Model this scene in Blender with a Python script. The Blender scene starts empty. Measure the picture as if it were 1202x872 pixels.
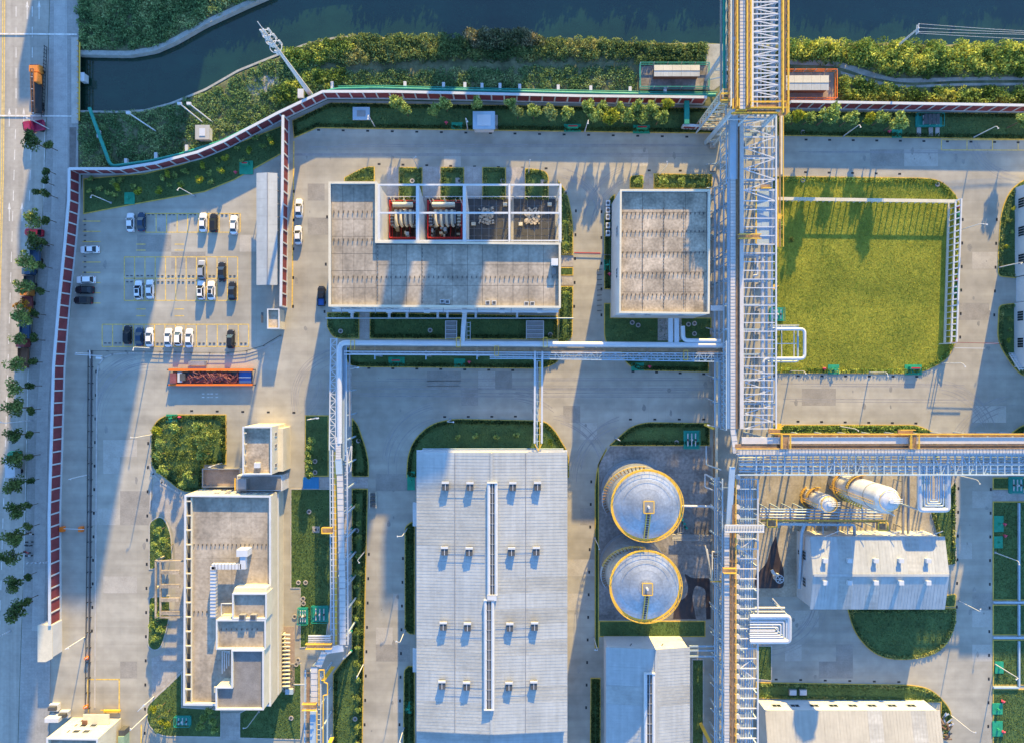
import bpy, math, random
import numpy as np
from mathutils import Vector, Matrix
random.seed(7); rng = np.random.default_rng(7)
scene = bpy.context.scene
COL = scene.collection
R = math.radians

# ------------------------------------------------------------------ camera, sky, sun
HC, S = 170.0, 0.21            # drone height (m) and metres per photograph pixel on the ground
cam_d = bpy.data.cameras.new('camera'); cam = bpy.data.objects.new('camera', cam_d); COL.objects.link(cam)
cam.location = (0, 0, HC); cam.rotation_euler = (0, 0, 0)
cam_d.sensor_width = 36; cam_d.lens = 36 * HC / (1202 * S); cam_d.clip_end = 6000; cam_d.clip_start = 1
scene.camera = cam
SUN_EL, SUN_AZ = R(15.5), R(10.8)     # low sun from the top of the picture, a little to the right
world = bpy.data.worlds.new('World'); scene.world = world; world.use_nodes = True
wn = world.node_tree; bg = wn.nodes['Background']
sky = wn.nodes.new('ShaderNodeTexSky'); sky.sky_type = 'NISHITA'; sky.sun_disc = False
sky.sun_elevation = SUN_EL; sky.sun_rotation = SUN_AZ; sky.air_density = 1.0; sky.dust_density = 0.2; sky.ozone_density = 4.6
wn.links.new(sky.outputs[0], bg.inputs[0]); bg.inputs[1].default_value = 0.15
sl = bpy.data.lights.new('sun', 'SUN'); sun = bpy.data.objects.new('sun', sl); COL.objects.link(sun)
sl.energy = 3.7; sl.angle = R(0.55); sl.color = (1.0, 0.66, 0.19)
sd = Vector((math.sin(SUN_AZ) * math.cos(SUN_EL), math.cos(SUN_AZ) * math.cos(SUN_EL), math.sin(SUN_EL)))
sun.rotation_euler = sd.to_track_quat('Z', 'Y').to_euler(); sun.location = (40, 200, 120)
vs = scene.view_settings; vs.view_transform = 'Standard'; vs.look = 'None'; vs.exposure = 1.9; vs.gamma = 1.0

# ------------------------------------------------------------------ helpers
def P(x, y, z=0.0):
    """metres of a place measured in the photograph at height z"""
    k = (HC - z) / HC * S
    return Vector(((x - 601) * k, (436 - y) * k, z))

MATS = {}
def mat(name, col, rough=0.8, metal=0.0, var=0.15, scale=0.4, bump=0.0, bscale=4.0, col2=None, detail=5.0, grid=None, spec=0.4, stretch=None, thr=None, streak=None):
    if name in MATS: return MATS[name]
    m = bpy.data.materials.new(name); m.use_nodes = True
    nt = m.node_tree; N = nt.nodes; L = nt.links
    b = N['Principled BSDF']; b.inputs['Roughness'].default_value = rough; b.inputs['Metallic'].default_value = metal
    b.inputs['Specular IOR Level'].default_value = spec
    c = tuple(col) + (1,)
    geo = N.new('ShaderNodeNewGeometry'); pos = geo.outputs['Position']
    if stretch:
        mp = N.new('ShaderNodeMapping'); mp.inputs['Scale'].default_value = stretch; L.new(pos, mp.inputs[0]); npos = mp.outputs[0]
    else: npos = pos
    nz = N.new('ShaderNodeTexNoise'); nz.inputs['Scale'].default_value = scale; nz.inputs['Detail'].default_value = detail; nz.inputs['Roughness'].default_value = 0.62
    L.new(npos, nz.inputs['Vector'])
    rp = N.new('ShaderNodeValToRGB'); L.new(nz.outputs['Fac'], rp.inputs[0])
    lo, hi = thr if thr else (0.32, 0.68)
    rp.color_ramp.elements[0].position = lo; rp.color_ramp.elements[1].position = hi
    rp.color_ramp.elements[0].color = tuple(v * (1 - var) for v in col) + (1,)
    rp.color_ramp.elements[1].color = (tuple(col2) if col2 else tuple(min(1, v * (1 + var)) for v in col)) + (1,)
    out = rp.outputs[0]
    # fine grain
    n2 = N.new('ShaderNodeTexNoise'); n2.inputs['Scale'].default_value = scale * 9; n2.inputs['Detail'].default_value = 3
    L.new(pos, n2.inputs['Vector'])
    mr = N.new('ShaderNodeMapRange'); mr.inputs[1].default_value = 0.3; mr.inputs[2].default_value = 0.7; mr.inputs[3].default_value = 1 - var * 0.6; mr.inputs[4].default_value = 1 + var * 0.6
    L.new(n2.outputs['Fac'], mr.inputs[0])
    mx = N.new('ShaderNodeMix'); mx.data_type = 'RGBA'; mx.blend_type = 'MULTIPLY'; mx.inputs[0].default_value = 1
    L.new(out, mx.inputs[6]); L.new(mr.outputs[0], mx.inputs[7]); out = mx.outputs[2]
    if streak:   # (direction scale vector, strength): long faint wear streaks
        mp2 = N.new('ShaderNodeMapping'); mp2.inputs['Scale'].default_value = streak[0]; L.new(pos, mp2.inputs[0])
        n3 = N.new('ShaderNodeTexNoise'); n3.inputs['Scale'].default_value = 1; n3.inputs['Detail'].default_value = 4; L.new(mp2.outputs[0], n3.inputs['Vector'])
        m3 = N.new('ShaderNodeMapRange'); m3.inputs[1].default_value = 0.35; m3.inputs[2].default_value = 0.65; m3.inputs[3].default_value = 1 - streak[1]; m3.inputs[4].default_value = 1 + streak[1] * 0.5
        L.new(n3.outputs['Fac'], m3.inputs[0])
        mx3 = N.new('ShaderNodeMix'); mx3.data_type = 'RGBA'; mx3.blend_type = 'MULTIPLY'; mx3.inputs[0].default_value = 1
        L.new(out, mx3.inputs[6]); L.new(m3.outputs[0], mx3.inputs[7]); out = mx3.outputs[2]
    if grid:   # (x pitch, y pitch, joint width, darkness): saw-cut joints too fine to build
        sep = N.new('ShaderNodeSeparateXYZ'); L.new(pos, sep.inputs[0]); res = None
        for ax in (0, 1):
            if not grid[ax]: continue
            a = N.new('ShaderNodeMath'); a.operation = 'DIVIDE'; a.inputs[1].default_value = grid[ax]; L.new(sep.outputs[ax], a.inputs[0])
            f = N.new('ShaderNodeMath'); f.operation = 'FRACT'; L.new(a.outputs[0], f.inputs[0])
            g = N.new('ShaderNodeMath'); g.operation = 'LESS_THAN'; g.inputs[1].default_value = grid[2] / grid[ax]; L.new(f.outputs[0], g.inputs[0])
            if res is None: res = g.outputs[0]
            else:
                q = N.new('ShaderNodeMath'); q.operation = 'MAXIMUM'; L.new(res, q.inputs[0]); L.new(g.outputs[0], q.inputs[1]); res = q.outputs[0]
        q = N.new('ShaderNodeMath'); q.operation = 'MULTIPLY'; q.inputs[1].default_value = grid[3]; L.new(res, q.inputs[0])
        m4 = N.new('ShaderNodeMix'); m4.data_type = 'RGBA'; L.new(q.outputs[0], m4.inputs[0]); L.new(out, m4.inputs[6])
        m4.inputs[7].default_value = tuple(v * 0.3 for v in col) + (1,); out = m4.outputs[2]
    L.new(out, b.inputs['Base Color'])
    if bump:
        nb = N.new('ShaderNodeTexNoise'); nb.inputs['Scale'].default_value = bscale; nb.inputs['Detail'].default_value = 4; L.new(pos, nb.inputs['Vector'])
        bp = N.new('ShaderNodeBump'); bp.inputs['Strength'].default_value = bump; bp.inputs['Distance'].default_value = 0.1
        L.new(nb.outputs['Fac'], bp.inputs['Height']); L.new(bp.outputs[0], b.inputs['Normal'])
    MATS[name] = m
    return m

def leafmat(name, a, b_, c_=None, scale=0.18):
    """foliage: colour drifts between kinds of leaf over a few metres and from leaf to leaf"""
    m = bpy.data.materials.new(name); m.use_nodes = True; nt = m.node_tree; N = nt.nodes; L = nt.links
    b = N['Principled BSDF']; b.inputs['Roughness'].default_value = 0.7; b.inputs['Specular IOR Level'].default_value = 0.15
    geo = N.new('ShaderNodeNewGeometry')
    nz = N.new('ShaderNodeTexNoise'); nz.inputs['Scale'].default_value = scale; nz.inputs['Detail'].default_value = 4; nz.inputs['Roughness'].default_value = 0.7
    L.new(geo.outputs['Position'], nz.inputs['Vector'])
    rp = N.new('ShaderNodeValToRGB'); L.new(nz.outputs['Fac'], rp.inputs[0]); e = rp.color_ramp.elements
    e[0].position = 0.38; e[0].color = tuple(a) + (1,); e[1].position = 0.62; e[1].color = tuple(b_) + (1,)
    if c_: q = e.new(0.52); q.color = tuple(c_) + (1,)
    mr = N.new('ShaderNodeMapRange'); mr.inputs[3].default_value = 0.42; mr.inputs[4].default_value = 1.6; L.new(geo.outputs['Random Per Island'], mr.inputs[0])
    mx = N.new('ShaderNodeMix'); mx.data_type = 'RGBA'; mx.blend_type = 'MULTIPLY'; mx.inputs[0].default_value = 1
    L.new(rp.outputs[0], mx.inputs[6]); L.new(mr.outputs[0], mx.inputs[7]); L.new(mx.outputs[2], b.inputs['Base Color'])
    tr = N.new('ShaderNodeBsdfTranslucent'); L.new(mx.outputs[2], tr.inputs[0]); ms = N.new('ShaderNodeMixShader'); ms.inputs[0].default_value = 0.3
    L.new(b.outputs[0], ms.inputs[1]); L.new(tr.outputs[0], ms.inputs[2]); L.new(ms.outputs[0], N['Material Output'].inputs[0])
    MATS[name] = m; return m

W = {}       # world place of each object's origin
def tag(o, label=None, cat=None, group=None, kind=None):
    if label: o['label'] = label
    if cat: o['category'] = cat
    if group: o['group'] = group
    if kind: o['kind'] = kind
    return o
def thing(name, label, cat, loc=(0, 0, 0), group=None):
    o = bpy.data.objects.new(name, None); o.empty_display_size = 0.5; COL.objects.link(o)
    o.location = loc; W[o.name] = Vector(loc); return tag(o, label, cat, group)
def link(me, name, parent=None, loc=None, kind=None):
    o = bpy.data.objects.new(name, me); COL.objects.link(o)
    if parent is not None: o.parent = parent; W[o.name] = W[parent.name].copy()
    else: W[o.name] = Vector(loc or (0, 0, 0)); o.location = W[o.name]
    if kind: o['kind'] = kind
    return o
def copy_tree(o, parent=None):
    c = o.copy(); COL.objects.link(c)
    if parent is not None: c.parent = parent
    W[c.name] = W[o.name].copy()
    for ch in list(o.children): copy_tree(ch, c)
    return c
def place(root, loc, rz=0.0, label=None, group=None, sc=None):
    root.location = loc; root.rotation_euler = (0, 0, rz)
    if sc: root.scale = (sc, sc, sc)
    if label: root['label'] = label
    if group: root['group'] = group
    return root

class MB:
    """collects shapes; build() links them as one mesh object"""
    def __init__(s): s.v = []; s.f = []; s.smooth = []
    def add(s, vs_, fs, sm=False):
        n = len(s.v); s.v += [tuple(v) for v in vs_]; s.f += [tuple(i + n for i in f) for f in fs]; s.smooth += [sm] * len(fs)
        return s
    def box(s, x0, x1, y0, y1, z0, z1):
        s.add([(x0, y0, z0), (x1, y0, z0), (x1, y1, z0), (x0, y1, z0), (x0, y0, z1), (x1, y0, z1), (x1, y1, z1), (x0, y1, z1)],
              [(3, 2, 1, 0), (4, 5, 6, 7), (0, 1, 5, 4), (1, 2, 6, 5), (2, 3, 7, 6), (3, 0, 4, 7)]); return s
    def cbox(s, c, sx, sy, sz, rz=0.0):
        ca, sa = math.cos(rz), math.sin(rz); vs_ = []
        for z in (0, sz):
            for x, y in ((-1, -1), (1, -1), (1, 1), (-1, 1)):
                X, Y = x * sx / 2, y * sy / 2; vs_.append((c[0] + X * ca - Y * sa, c[1] + X * sa + Y * ca, c[2] + z))
        s.add(vs_, [(3, 2, 1, 0), (4, 5, 6, 7), (0, 1, 5, 4), (1, 2, 6, 5), (2, 3, 7, 6), (3, 0, 4, 7)]); return s
    def bar(s, a, b, w, h=None):
        a, b = Vector(a), Vector(b); d = (b - a)
        if d.length < 1e-5: return s
        d.normalize(); up = Vector((0, 0, 1)) if abs(d.z) < 0.95 else Vector((0, 1, 0))
        sx = d.cross(up).normalized(); su = sx.cross(d); h = h or w
        vs_ = [p + sx * i * w / 2 + su * j * h / 2 for p in (a, b) for i, j in ((-1, -1), (1, -1), (1, 1), (-1, 1))]
        s.add(vs_, [(0, 1, 2, 3), (7, 6, 5, 4), (0, 4, 5, 1), (1, 5, 6, 2), (2, 6, 7, 3), (3, 7, 4, 0)]); return s
    def tube(s, pts, r, n=8, cap=True):
        pts = [Vector(p) for p in pts]; rings = []; up = Vector((0, 0, 1)); prev = None
        for i, p in enumerate(pts):
            d = (pts[min(i + 1, len(pts) - 1)] - pts[max(i - 1, 0)]).normalized()
            u = up if abs(d.z) < 0.95 else Vector((0, 1, 0))
            if prev is not None:
                a = (prev - d * prev.dot(d))
                if a.length > 1e-3: a.normalize()
                else: a = d.cross(u).normalized()
            else: a = d.cross(u).normalized()
            prev = a; b = d.cross(a); k = 1.0
            if 0 < i < len(pts) - 1:
                d1 = (p - pts[i - 1]).normalized(); c = max(0.5, d.dot(d1)); k = 1 / c
            rr = r[i] if isinstance(r, (list, tuple)) else r
            side = d.cross(Vector((0, 0, 1)))
            rings.append([p + (a * math.cos(t) + b * math.sin(t)) * rr for t in [2 * math.pi * j / n for j in range(n)]])
        vs_ = [v for rg in rings for v in rg]; fs = []
        for i in range(len(rings) - 1):
            for j in range(n):
                fs.append((i * n + j, i * n + (j + 1) % n, (i + 1) * n + (j + 1) % n, (i + 1) * n + j))
        s.add(vs_, fs, True)
        if cap:
            s.add(rings[0], [tuple(range(n))]); s.add(rings[-1], [tuple(reversed(range(n)))])
        return s
    def prism(s, poly, z0, z1, bottom=False):
        n = len(poly); vs_ = [(p[0], p[1], z0) for p in poly] + [(p[0], p[1], z1) for p in poly]
        area = sum(poly[i][0] * poly[(i + 1) % n][1] - poly[(i + 1) % n][0] * poly[i][1] for i in range(n))
        if area < 0: vs_ = [(p[0], p[1], z0) for p in reversed(poly)] + [(p[0], p[1], z1) for p in reversed(poly)]
        fs = [(i, (i + 1) % n, (i + 1) % n + n, i + n) for i in range(n)] + [tuple(range(n, 2 * n))]
        if bottom: fs.append(tuple(reversed(range(n))))
        s.add(vs_, fs); return s
    def cone(s, c, r0, r1, h, n=16, cap=True, a0=0.0):
        v = [(c[0] + r0 * math.cos(t + a0), c[1] + r0 * math.sin(t + a0), c[2]) for t in [2 * math.pi * j / n for j in range(n)]]
        v += [(c[0] + r1 * math.cos(t + a0), c[1] + r1 * math.sin(t + a0), c[2] + h) for t in [2 * math.pi * j / n for j in range(n)]]
        s.add(v, [(j, (j + 1) % n, (j + 1) % n + n, j + n) for j in range(n)], True)
        if cap: s.add(v[n:], [tuple(range(n))]); s.add(v[:n], [tuple(reversed(range(n)))])
        return s
    def ring(s, c, ri, ro, z0, z1, n=24, a0=0, a1=360):
        full = abs(a1 - a0) >= 360; m = n if full else n + 1
        T = [R(a0 + (a1 - a0) * j / n) for j in range(m)]; v = []
        for z in (z0, z1):
            for r in (ri, ro): v += [(c[0] + r * math.cos(t), c[1] + r * math.sin(t), z) for t in T]
        fs = []
        for j in range(n):
            k = (j + 1) % m
            fs += [(2 * m + j, 3 * m + j, 3 * m + k, 2 * m + k), (j, k, m + k, m + j), (m + j, m + k, 3 * m + k, 3 * m + j), (j, 2 * m + j, 2 * m + k, k)]
        if not full: fs += [(0, m, 3 * m, 2 * m), (m - 1, 3 * m - 1, 4 * m - 1, 2 * m - 1)]
        s.add(v, fs); return s
    def mesh(s, name, m, off=Vector((0, 0, 0))):
        me = bpy.data.meshes.new(name); me.from_pydata([(v[0] - off[0], v[1] - off[1], v[2] - off[2]) for v in s.v], [], s.f)
        if any(s.smooth): me.polygons.foreach_set('use_smooth', s.smooth)
        me.materials.append(m); me.update(); return me
    def build(s, name, m, parent=None, loc=None, kind=None):
        off = W[parent.name] if parent is not None else Vector(loc or (0, 0, 0))
        return link(s.mesh(name, m, off), name, parent, loc, kind)

UNIT = {}
def unit(kind, m):
    k = (kind, m.name)
    if k not in UNIT:
        b = MB()
        if kind == 'box': b.box(-.5, .5, -.5, .5, -.5, .5)
        elif kind == 'rod': b.tube([(-.5, 0, 0), (.5, 0, 0)], .5, 8)
        elif kind == 'rod16': b.tube([(-.5, 0, 0), (.5, 0, 0)], .5, 16)
        UNIT[k] = b.mesh(kind, m)
    return UNIT[k]
def bar(name, a, b, w, h, m, parent, kind='box', lab=None):
    """one straight member, sharing its mesh with all members of its material"""
    a, b = Vector(a), Vector(b); d = b - a; L_ = d.length
    if L_ < 1e-4: return None
    d.normalize(); up = Vector((0, 0, 1)) if abs(d.z) < 0.95 else Vector((0, 1, 0))
    sy = up.cross(d).normalized(); sz = d.cross(sy)
    M = Matrix((d, sy, sz)).transposed().to_4x4()
    o = bpy.data.objects.new(name, unit(kind, m)); COL.objects.link(o); o.parent = parent
    o.location = (a + b) / 2 - W[parent.name]; o.rotation_euler = M.to_euler(); o.scale = (L_, w, h)
    W[o.name] = W[parent.name].copy()
    if lab: o['label'] = lab
    return o
def blk(name, x0, x1, y0, y1, z0, z1, m, parent, lab=None):
    return bar(name, (x0, (y0 + y1) / 2, (z0 + z1) / 2), (x1, (y0 + y1) / 2, (z0 + z1) / 2), abs(y1 - y0), abs(z1 - z0), m, parent, lab=lab)

def rpoly(pts, n=6):
    """photo-pixel polygon with (x, y, corner radius) corners -> ground metres"""
    out = []; N = len(pts)
    for i in range(N):
        p = pts[i]; r = p[2] if len(p) > 2 else 0; v = P(p[0], p[1]).to_2d()
        if not r: out.append((v.x, v.y)); continue
        a = P(*pts[i - 1][:2]).to_2d(); b = P(*pts[(i + 1) % N][:2]).to_2d(); r *= S
        da = (a - v); db = (b - v); ra = min(r, da.length * .49); rb = min(r, db.length * .49)
        s0 = v + da.normalized() * ra; s1 = v + db.normalized() * rb
        for k in range(n + 1):
            t = k / n; q = s0 * (1 - t) ** 2 + v * 2 * t * (1 - t) * 1 + s1 * t * t; out.append((q.x, q.y))
    return out
def area2(poly): return sum(poly[i][0] * poly[(i + 1) % len(poly)][1] - poly[(i + 1) % len(poly)][0] * poly[i][1] for i in range(len(poly)))
def inset(poly, w):
    if area2(poly) < 0: poly = list(reversed(poly))
    n = len(poly); out = []
    for i in range(n):
        a, p, b = Vector(poly[i - 1]), Vector(poly[i]), Vector(poly[(i + 1) % n])
        d1 = (p - a); d2 = (b - p)
        if d1.length < 1e-6: d1 = d2
        if d2.length < 1e-6: d2 = d1
        d1 = d1.normalized(); d2 = d2.normalized()
        n1 = Vector((-d1.y, d1.x)); n2 = Vector((-d2.y, d2.x)); m_ = (n1 + n2)
        if m_.length < 1e-3: m_ = n1
        m_.normalize(); k = w / max(0.4, m_.dot(n1)); out.append((p.x + m_.x * k, p.y + m_.y * k))
    return poly, out
def pip(pts, poly):
    x, y = pts[:, 0], pts[:, 1]; ins = np.zeros(len(pts), bool); n = len(poly); j = n - 1
    for i in range(n):
        xi, yi = poly[i]; xj, yj = poly[j]
        c = ((yi > y) != (yj > y)) & (x < (xj - xi) * (y - yi) / ((yj - yi) or 1e-9) + xi); ins ^= c; j = i
    return ins
def scatter(poly, n):
    a = np.array(poly); lo, hi = a.min(0), a.max(0); out = np.zeros((0, 2))
    while len(out) < n:
        q = rng.uniform(lo, hi, (n * 2, 2)); out = np.vstack([out, q[pip(q, poly)]])
    return out[:n]
def leaves(name, C, size, m, parent=None, loc=(0, 0, 0), kind=None, flat=0.5, aspect=0.6):
    """a mesh of many small leaf faces centred on the rows of C"""
    n = len(C); C = np.asarray(C, float)
    u = rng.normal(size=(n, 3)); u /= np.linalg.norm(u, axis=1)[:, None]
    w = rng.normal(size=(n, 3)); w[:, 2] *= flat; w -= (w * u).sum(1)[:, None] * u; w /= np.linalg.norm(w, axis=1)[:, None]
    s_ = size * rng.uniform(0.6, 1.4, (n, 1)); u = u * s_; w = w * s_ * aspect
    V = np.stack([C - u, C - w * .9, C + u, C + w * .9], 1).reshape(-1, 3)
    me = bpy.data.meshes.new(name); me.vertices.add(4 * n); me.vertices.foreach_set('co', V.ravel())
    me.loops.add(4 * n); me.loops.foreach_set('vertex_index', np.arange(4 * n)); me.polygons.add(n)
    me.polygons.foreach_set('loop_start', np.arange(0, 4 * n, 4)); me.polygons.foreach_set('loop_total', np.full(n, 4))
    me.materials.append(m); me.update(calc_edges=True)
    return link(me, name, parent, loc, kind) if name else me
def blobs(C, r, h, per):
    """leaf places on the outside of lumps: centres C (n,3), radii r, heights h"""
    out = []
    for c, rr, hh in zip(C, r, h):
        k = max(6, int(per * rr * rr)); d = rng.normal(size=(k, 3)); d[:, 2] = np.abs(d[:, 2]); d /= np.linalg.norm(d, axis=1)[:, None]
        q = rng.uniform(0.72, 1.05, (k, 1)); out.append(np.array(c) + d * np.array([rr, rr, hh]) * q)
    return np.vstack(out)
def ordn(i):
    o = ['first', 'second', 'third', 'fourth', 'fifth', 'sixth', 'seventh', 'eighth', 'ninth', 'tenth', 'eleventh', 'twelfth', 'thirteenth', 'fourteenth', 'fifteenth', 'sixteenth', 'seventeenth', 'eighteenth', 'nineteenth', 'twentieth']
    if i < 20: return o[i]
    return {2: 'twenty-', 3: 'thirty-', 4: 'forty-', 5: 'fifty-'}[(i + 1) // 10] + o[(i + 1) % 10 - 1] if (i + 1) % 10 else {3: 'thirtieth', 4: 'fortieth', 5: 'fiftieth'}[(i + 1) // 10]

# ------------------------------------------------------------------ materials
M_conc = mat('concrete_paving', (.345, .333, .288), .85, var=.17, scale=.04, detail=10, grid=(4.2, 4.2, .05, .16), bump=.15, bscale=8, streak=((.015, .35, 1), .13))
M_road = mat('road_surface', (.35, .335, .30), .85, var=.12, scale=.12, grid=(0, 5.0, .06, .25), streak=((.7, .015, 1), .16))
M_walk = mat('sidewalk_paving', (.30, .30, .29), .85, var=.14, scale=.3, grid=(.8, .8, .05, .2))
M_path = mat('path_concrete', (.36, .34, .32), .85, var=.2, scale=.5, grid=(1.4, 1.4, .05, .3))
M_pad = mat('pad_concrete', (.21, .20, .195), .8, var=.42, scale=.16, bump=.2, detail=9, grid=(5, 5, .06, .4))
M_padtan = mat('process_pad_concrete', (.34, .31, .25), .85, var=.25, scale=.2, detail=8, grid=(4, 4, .06, .4))
M_stain = mat('wet_stain', (.045, .035, .035), .35, var=.3, scale=.6)
M_soil = mat('soil_and_scrub', (.07, .10, .045), .95, var=.4, scale=.12, col2=(.20, .21, .12), bump=.6, bscale=2, detail=8)
M_bankconc = mat('bank_lining', (.33, .34, .32), .85, var=.2, scale=.6)
M_track = mat('dirt_track_surface', (.33, .32, .29), .9, var=.25, scale=.5)
M_lawn = mat('lawn_grass', (.07, .125, .04), .95, var=.25, scale=.25, bump=.5, bscale=5, detail=8)
M_field = mat('field_grass', (.19, .235, .028), .95, var=.3, scale=.12, col2=(.28, .285, .035), bump=.5, bscale=3, detail=8)
M_kerbY = mat('yellow_kerb_paint', (.50, .36, .07), .7, var=.2, scale=1.0)
M_kerbG = mat('kerb_concrete', (.40, .39, .37), .85)
M_yel = mat('yellow_line_paint', (.66, .46, .10), .7, var=.3, scale=1.2)
M_whitel = mat('white_line_paint', (.62, .62, .60), .7, var=.25, scale=1.2)
M_white = mat('white_paint', (.50, .53, .56), .55, var=.06, scale=.5)
M_cream = mat('cream_render', (.55, .52, .42), .8, var=.08, scale=.4)
M_wallw = mat('white_wall', (.52, .54, .56), .7, var=.08, scale=.3)
M_roofc = mat('roof_concrete', (.33, .295, .245), .9, var=.28, scale=.16, detail=10, bump=.1, streak=((.35, .06, 1), .18))
M_roofc2 = mat('roof_screed', (.36, .31, .245), .9, var=.38, scale=.22, detail=10, bump=.1, streak=((.08, .5, 1), .16))
M_roofd = mat('roof_dark_screed', (.20, .195, .19), .9, var=.2, scale=.4, detail=8)
M_metroof = mat('white_sheet_roof', (.38, .41, .42), .55, var=.10, scale=.09, detail=8, streak=((1.3, .06, 1), .08))
M_metroof2 = mat('grey_sheet_roof', (.38, .38, .35), .5, var=.07, scale=.12, streak=((1.2, .05, 1), .07))
M_steelw = mat('white_steel', (.50, .53, .57), .45, var=.05)
M_steelb = mat('pale_blue_steel', (.33, .43, .52), .45, var=.06)
M_pipe = mat('silver_cladding', (.50, .52, .55), .38, metal=.35, var=.06, scale=.8)
M_tray = mat('ribbed_tray_cover', (.50, .49, .48), .5, var=.08, scale=.7)
M_tan = mat('rusty_deck', (.26, .17, .10), .8, var=.3, scale=.8)
M_yst = mat('yellow_steel', (.68, .42, .05), .5, var=.1)
M_red = mat('red_panel_paint', (.19, .04, .05), .75, var=.18, scale=.6)
M_teal = mat('teal_paint', (.01, .24, .20), .6, var=.12, scale=.8)
M_grn = mat('green_paint', (.015, .27, .16), .7, var=.15, scale=.8)
M_redp = mat('red_paint', (.45, .02, .03), .45, var=.08)
M_pink = mat('pink_red_paint', (.55, .06, .12), .5, var=.08)
M_blk = mat('black_iron', (.02, .022, .025), .6, var=.2)
M_dark = mat('dark_grey_metal', (.07, .075, .08), .6, var=.2)
M_grey = mat('grey_metal', (.28, .29, .30), .5, metal=.3, var=.1)
M_glass = mat('dark_window_glass', (.02, .03, .04), .12, var=.1, spec=.6)
M_rub = mat('tyre_rubber', (.02, .02, .02), .9)
M_maroon = mat('maroon_gravel_bed', (.055, .035, .034), .9, var=.3, scale=1.5)
M_brown = mat('brown_brick', (.20, .10, .06), .85, var=.2)
M_blue = mat('blue_paint', (.03, .10, .32), .5, var=.1)
M_bluecan = mat('blue_sheet', (.03, .22, .45), .6, var=.1)
M_orange = mat('orange_paint', (.75, .17, .015), .5, var=.1)
M_terr = mat('terrace_floor', (.30, .24, .20), .8, var=.2, scale=.4)
M_trunk = mat('bark', (.12, .09, .06), .9, var=.3, scale=3)
M_fol = leafmat('foliage_mid', (.10, .16, .05), (.32, .36, .10), (.18, .25, .07), scale=.5)
M_folD = leafmat('foliage_dark', (.03, .06, .02), (.08, .13, .04))
M_folY = leafmat('foliage_yellow', (.12, .20, .03), (.42, .42, .05), (.27, .32, .04), scale=.7)
M_folB = leafmat('foliage_bank', (.07, .13, .05), (.36, .36, .13), (.16, .23, .08), scale=.11)
M_folBS = leafmat('foliage_bank_shaded', (.10, .19, .08), (.32, .40, .18), (.17, .28, .11), scale=.13)  # copy of the bank foliage, lightened to make up for shade on these banks
M_folBY = leafmat('foliage_bank_bright', (.07, .14, .03), (.50, .52, .10), (.19, .29, .07), scale=.14)
M_folR = leafmat('foliage_reed', (.09, .12, .06), (.24, .22, .14))
M_folT = leafmat('foliage_round', (.11, .19, .05), (.42, .48, .14), (.24, .34, .10), scale=.9)
M_folL = leafmat('foliage_light', (.13, .20, .07), (.30, .36, .13))
M_folO = leafmat('foliage_orange', (.35, .12, .02), (.45, .25, .02), scale=.8)
M_tuft = leafmat('grass_tuft', (.20, .28, .035), (.44, .44, .06), scale=.16)
M_tuftD = leafmat('grass_tuft_dark', (.065, .12, .04), (.13, .19, .06), scale=.3)
M_water = mat('river_water', (.009, .036, .024), .12, var=.2, scale=.03, bump=.22, bscale=.9, spec=.75, streak=((.05, .3, 1), .12))

# ================================================================== THE SETTING
SB = [(-9000, 128), (60, 128), (95, 130), (135, 131), (170, 129), (200, 121), (240, 105), (280, 82), (320, 66), (360, 51), (392, 44), (430, 41), (560, 43), (650, 46), (760, 48), (860, 49), (1010, 48), (1202, 52), (9000, 52)]
NB = [(-9000, 60), (60, 60), (95, 61), (150, 62), (180, 57), (205, 46), (240, 26), (290, 3), (330, -14), (400, -24), (9000, -24)]
def interp(T, x):
    for (x0, y0), (x1, y1) in zip(T, T[1:]):
        if x0 <= x <= x1: return y0 + (y1 - y0) * (x - x0) / (x1 - x0)
xs_ = sorted(set([-9000, 9000] + list(range(-400, 1700, 12)) + [p[0] for p in SB[1:-1]] + [p[0] for p in NB[1:-1]]))
g = MB(); rows = []
for x in xs_:
    s0, n0 = interp(SB, x), interp(NB, x); jit = 0.8 * math.sin(x * .21) + .5 * math.sin(x * .53)
    col = [(x, 12000, 0), (x, s0 + 5, 0), (x, s0 + 2 + jit, -.3), (x, s0 - 5, -3.4), (x, n0 + 6, -3.4), (x, n0 + 1, -.3), (x, n0 - 1, 0), (x, -12000, 0)]
    rows.append([((a - 601) * S, (436 - b) * S, z) for a, b, z in col])
nc = len(rows[0]); vs_ = [v for r_ in rows for v in r_]; fs = []
for i in range(len(rows) - 1):
    for j in range(nc - 1): fs.append((i * nc + j, (i + 1) * nc + j, (i + 1) * nc + j + 1, i * nc + j + 1))
g.add(vs_, fs); g.build('ground', M_soil, kind='structure')
w = MB(); w.add([(-1900, 60, -1.6), (1900, 60, -1.6), (1900, 118, -1.6), (-1900, 118, -1.6)], [(0, 1, 2, 3)]); w.build('river_water', M_water, kind='structure')
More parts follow.
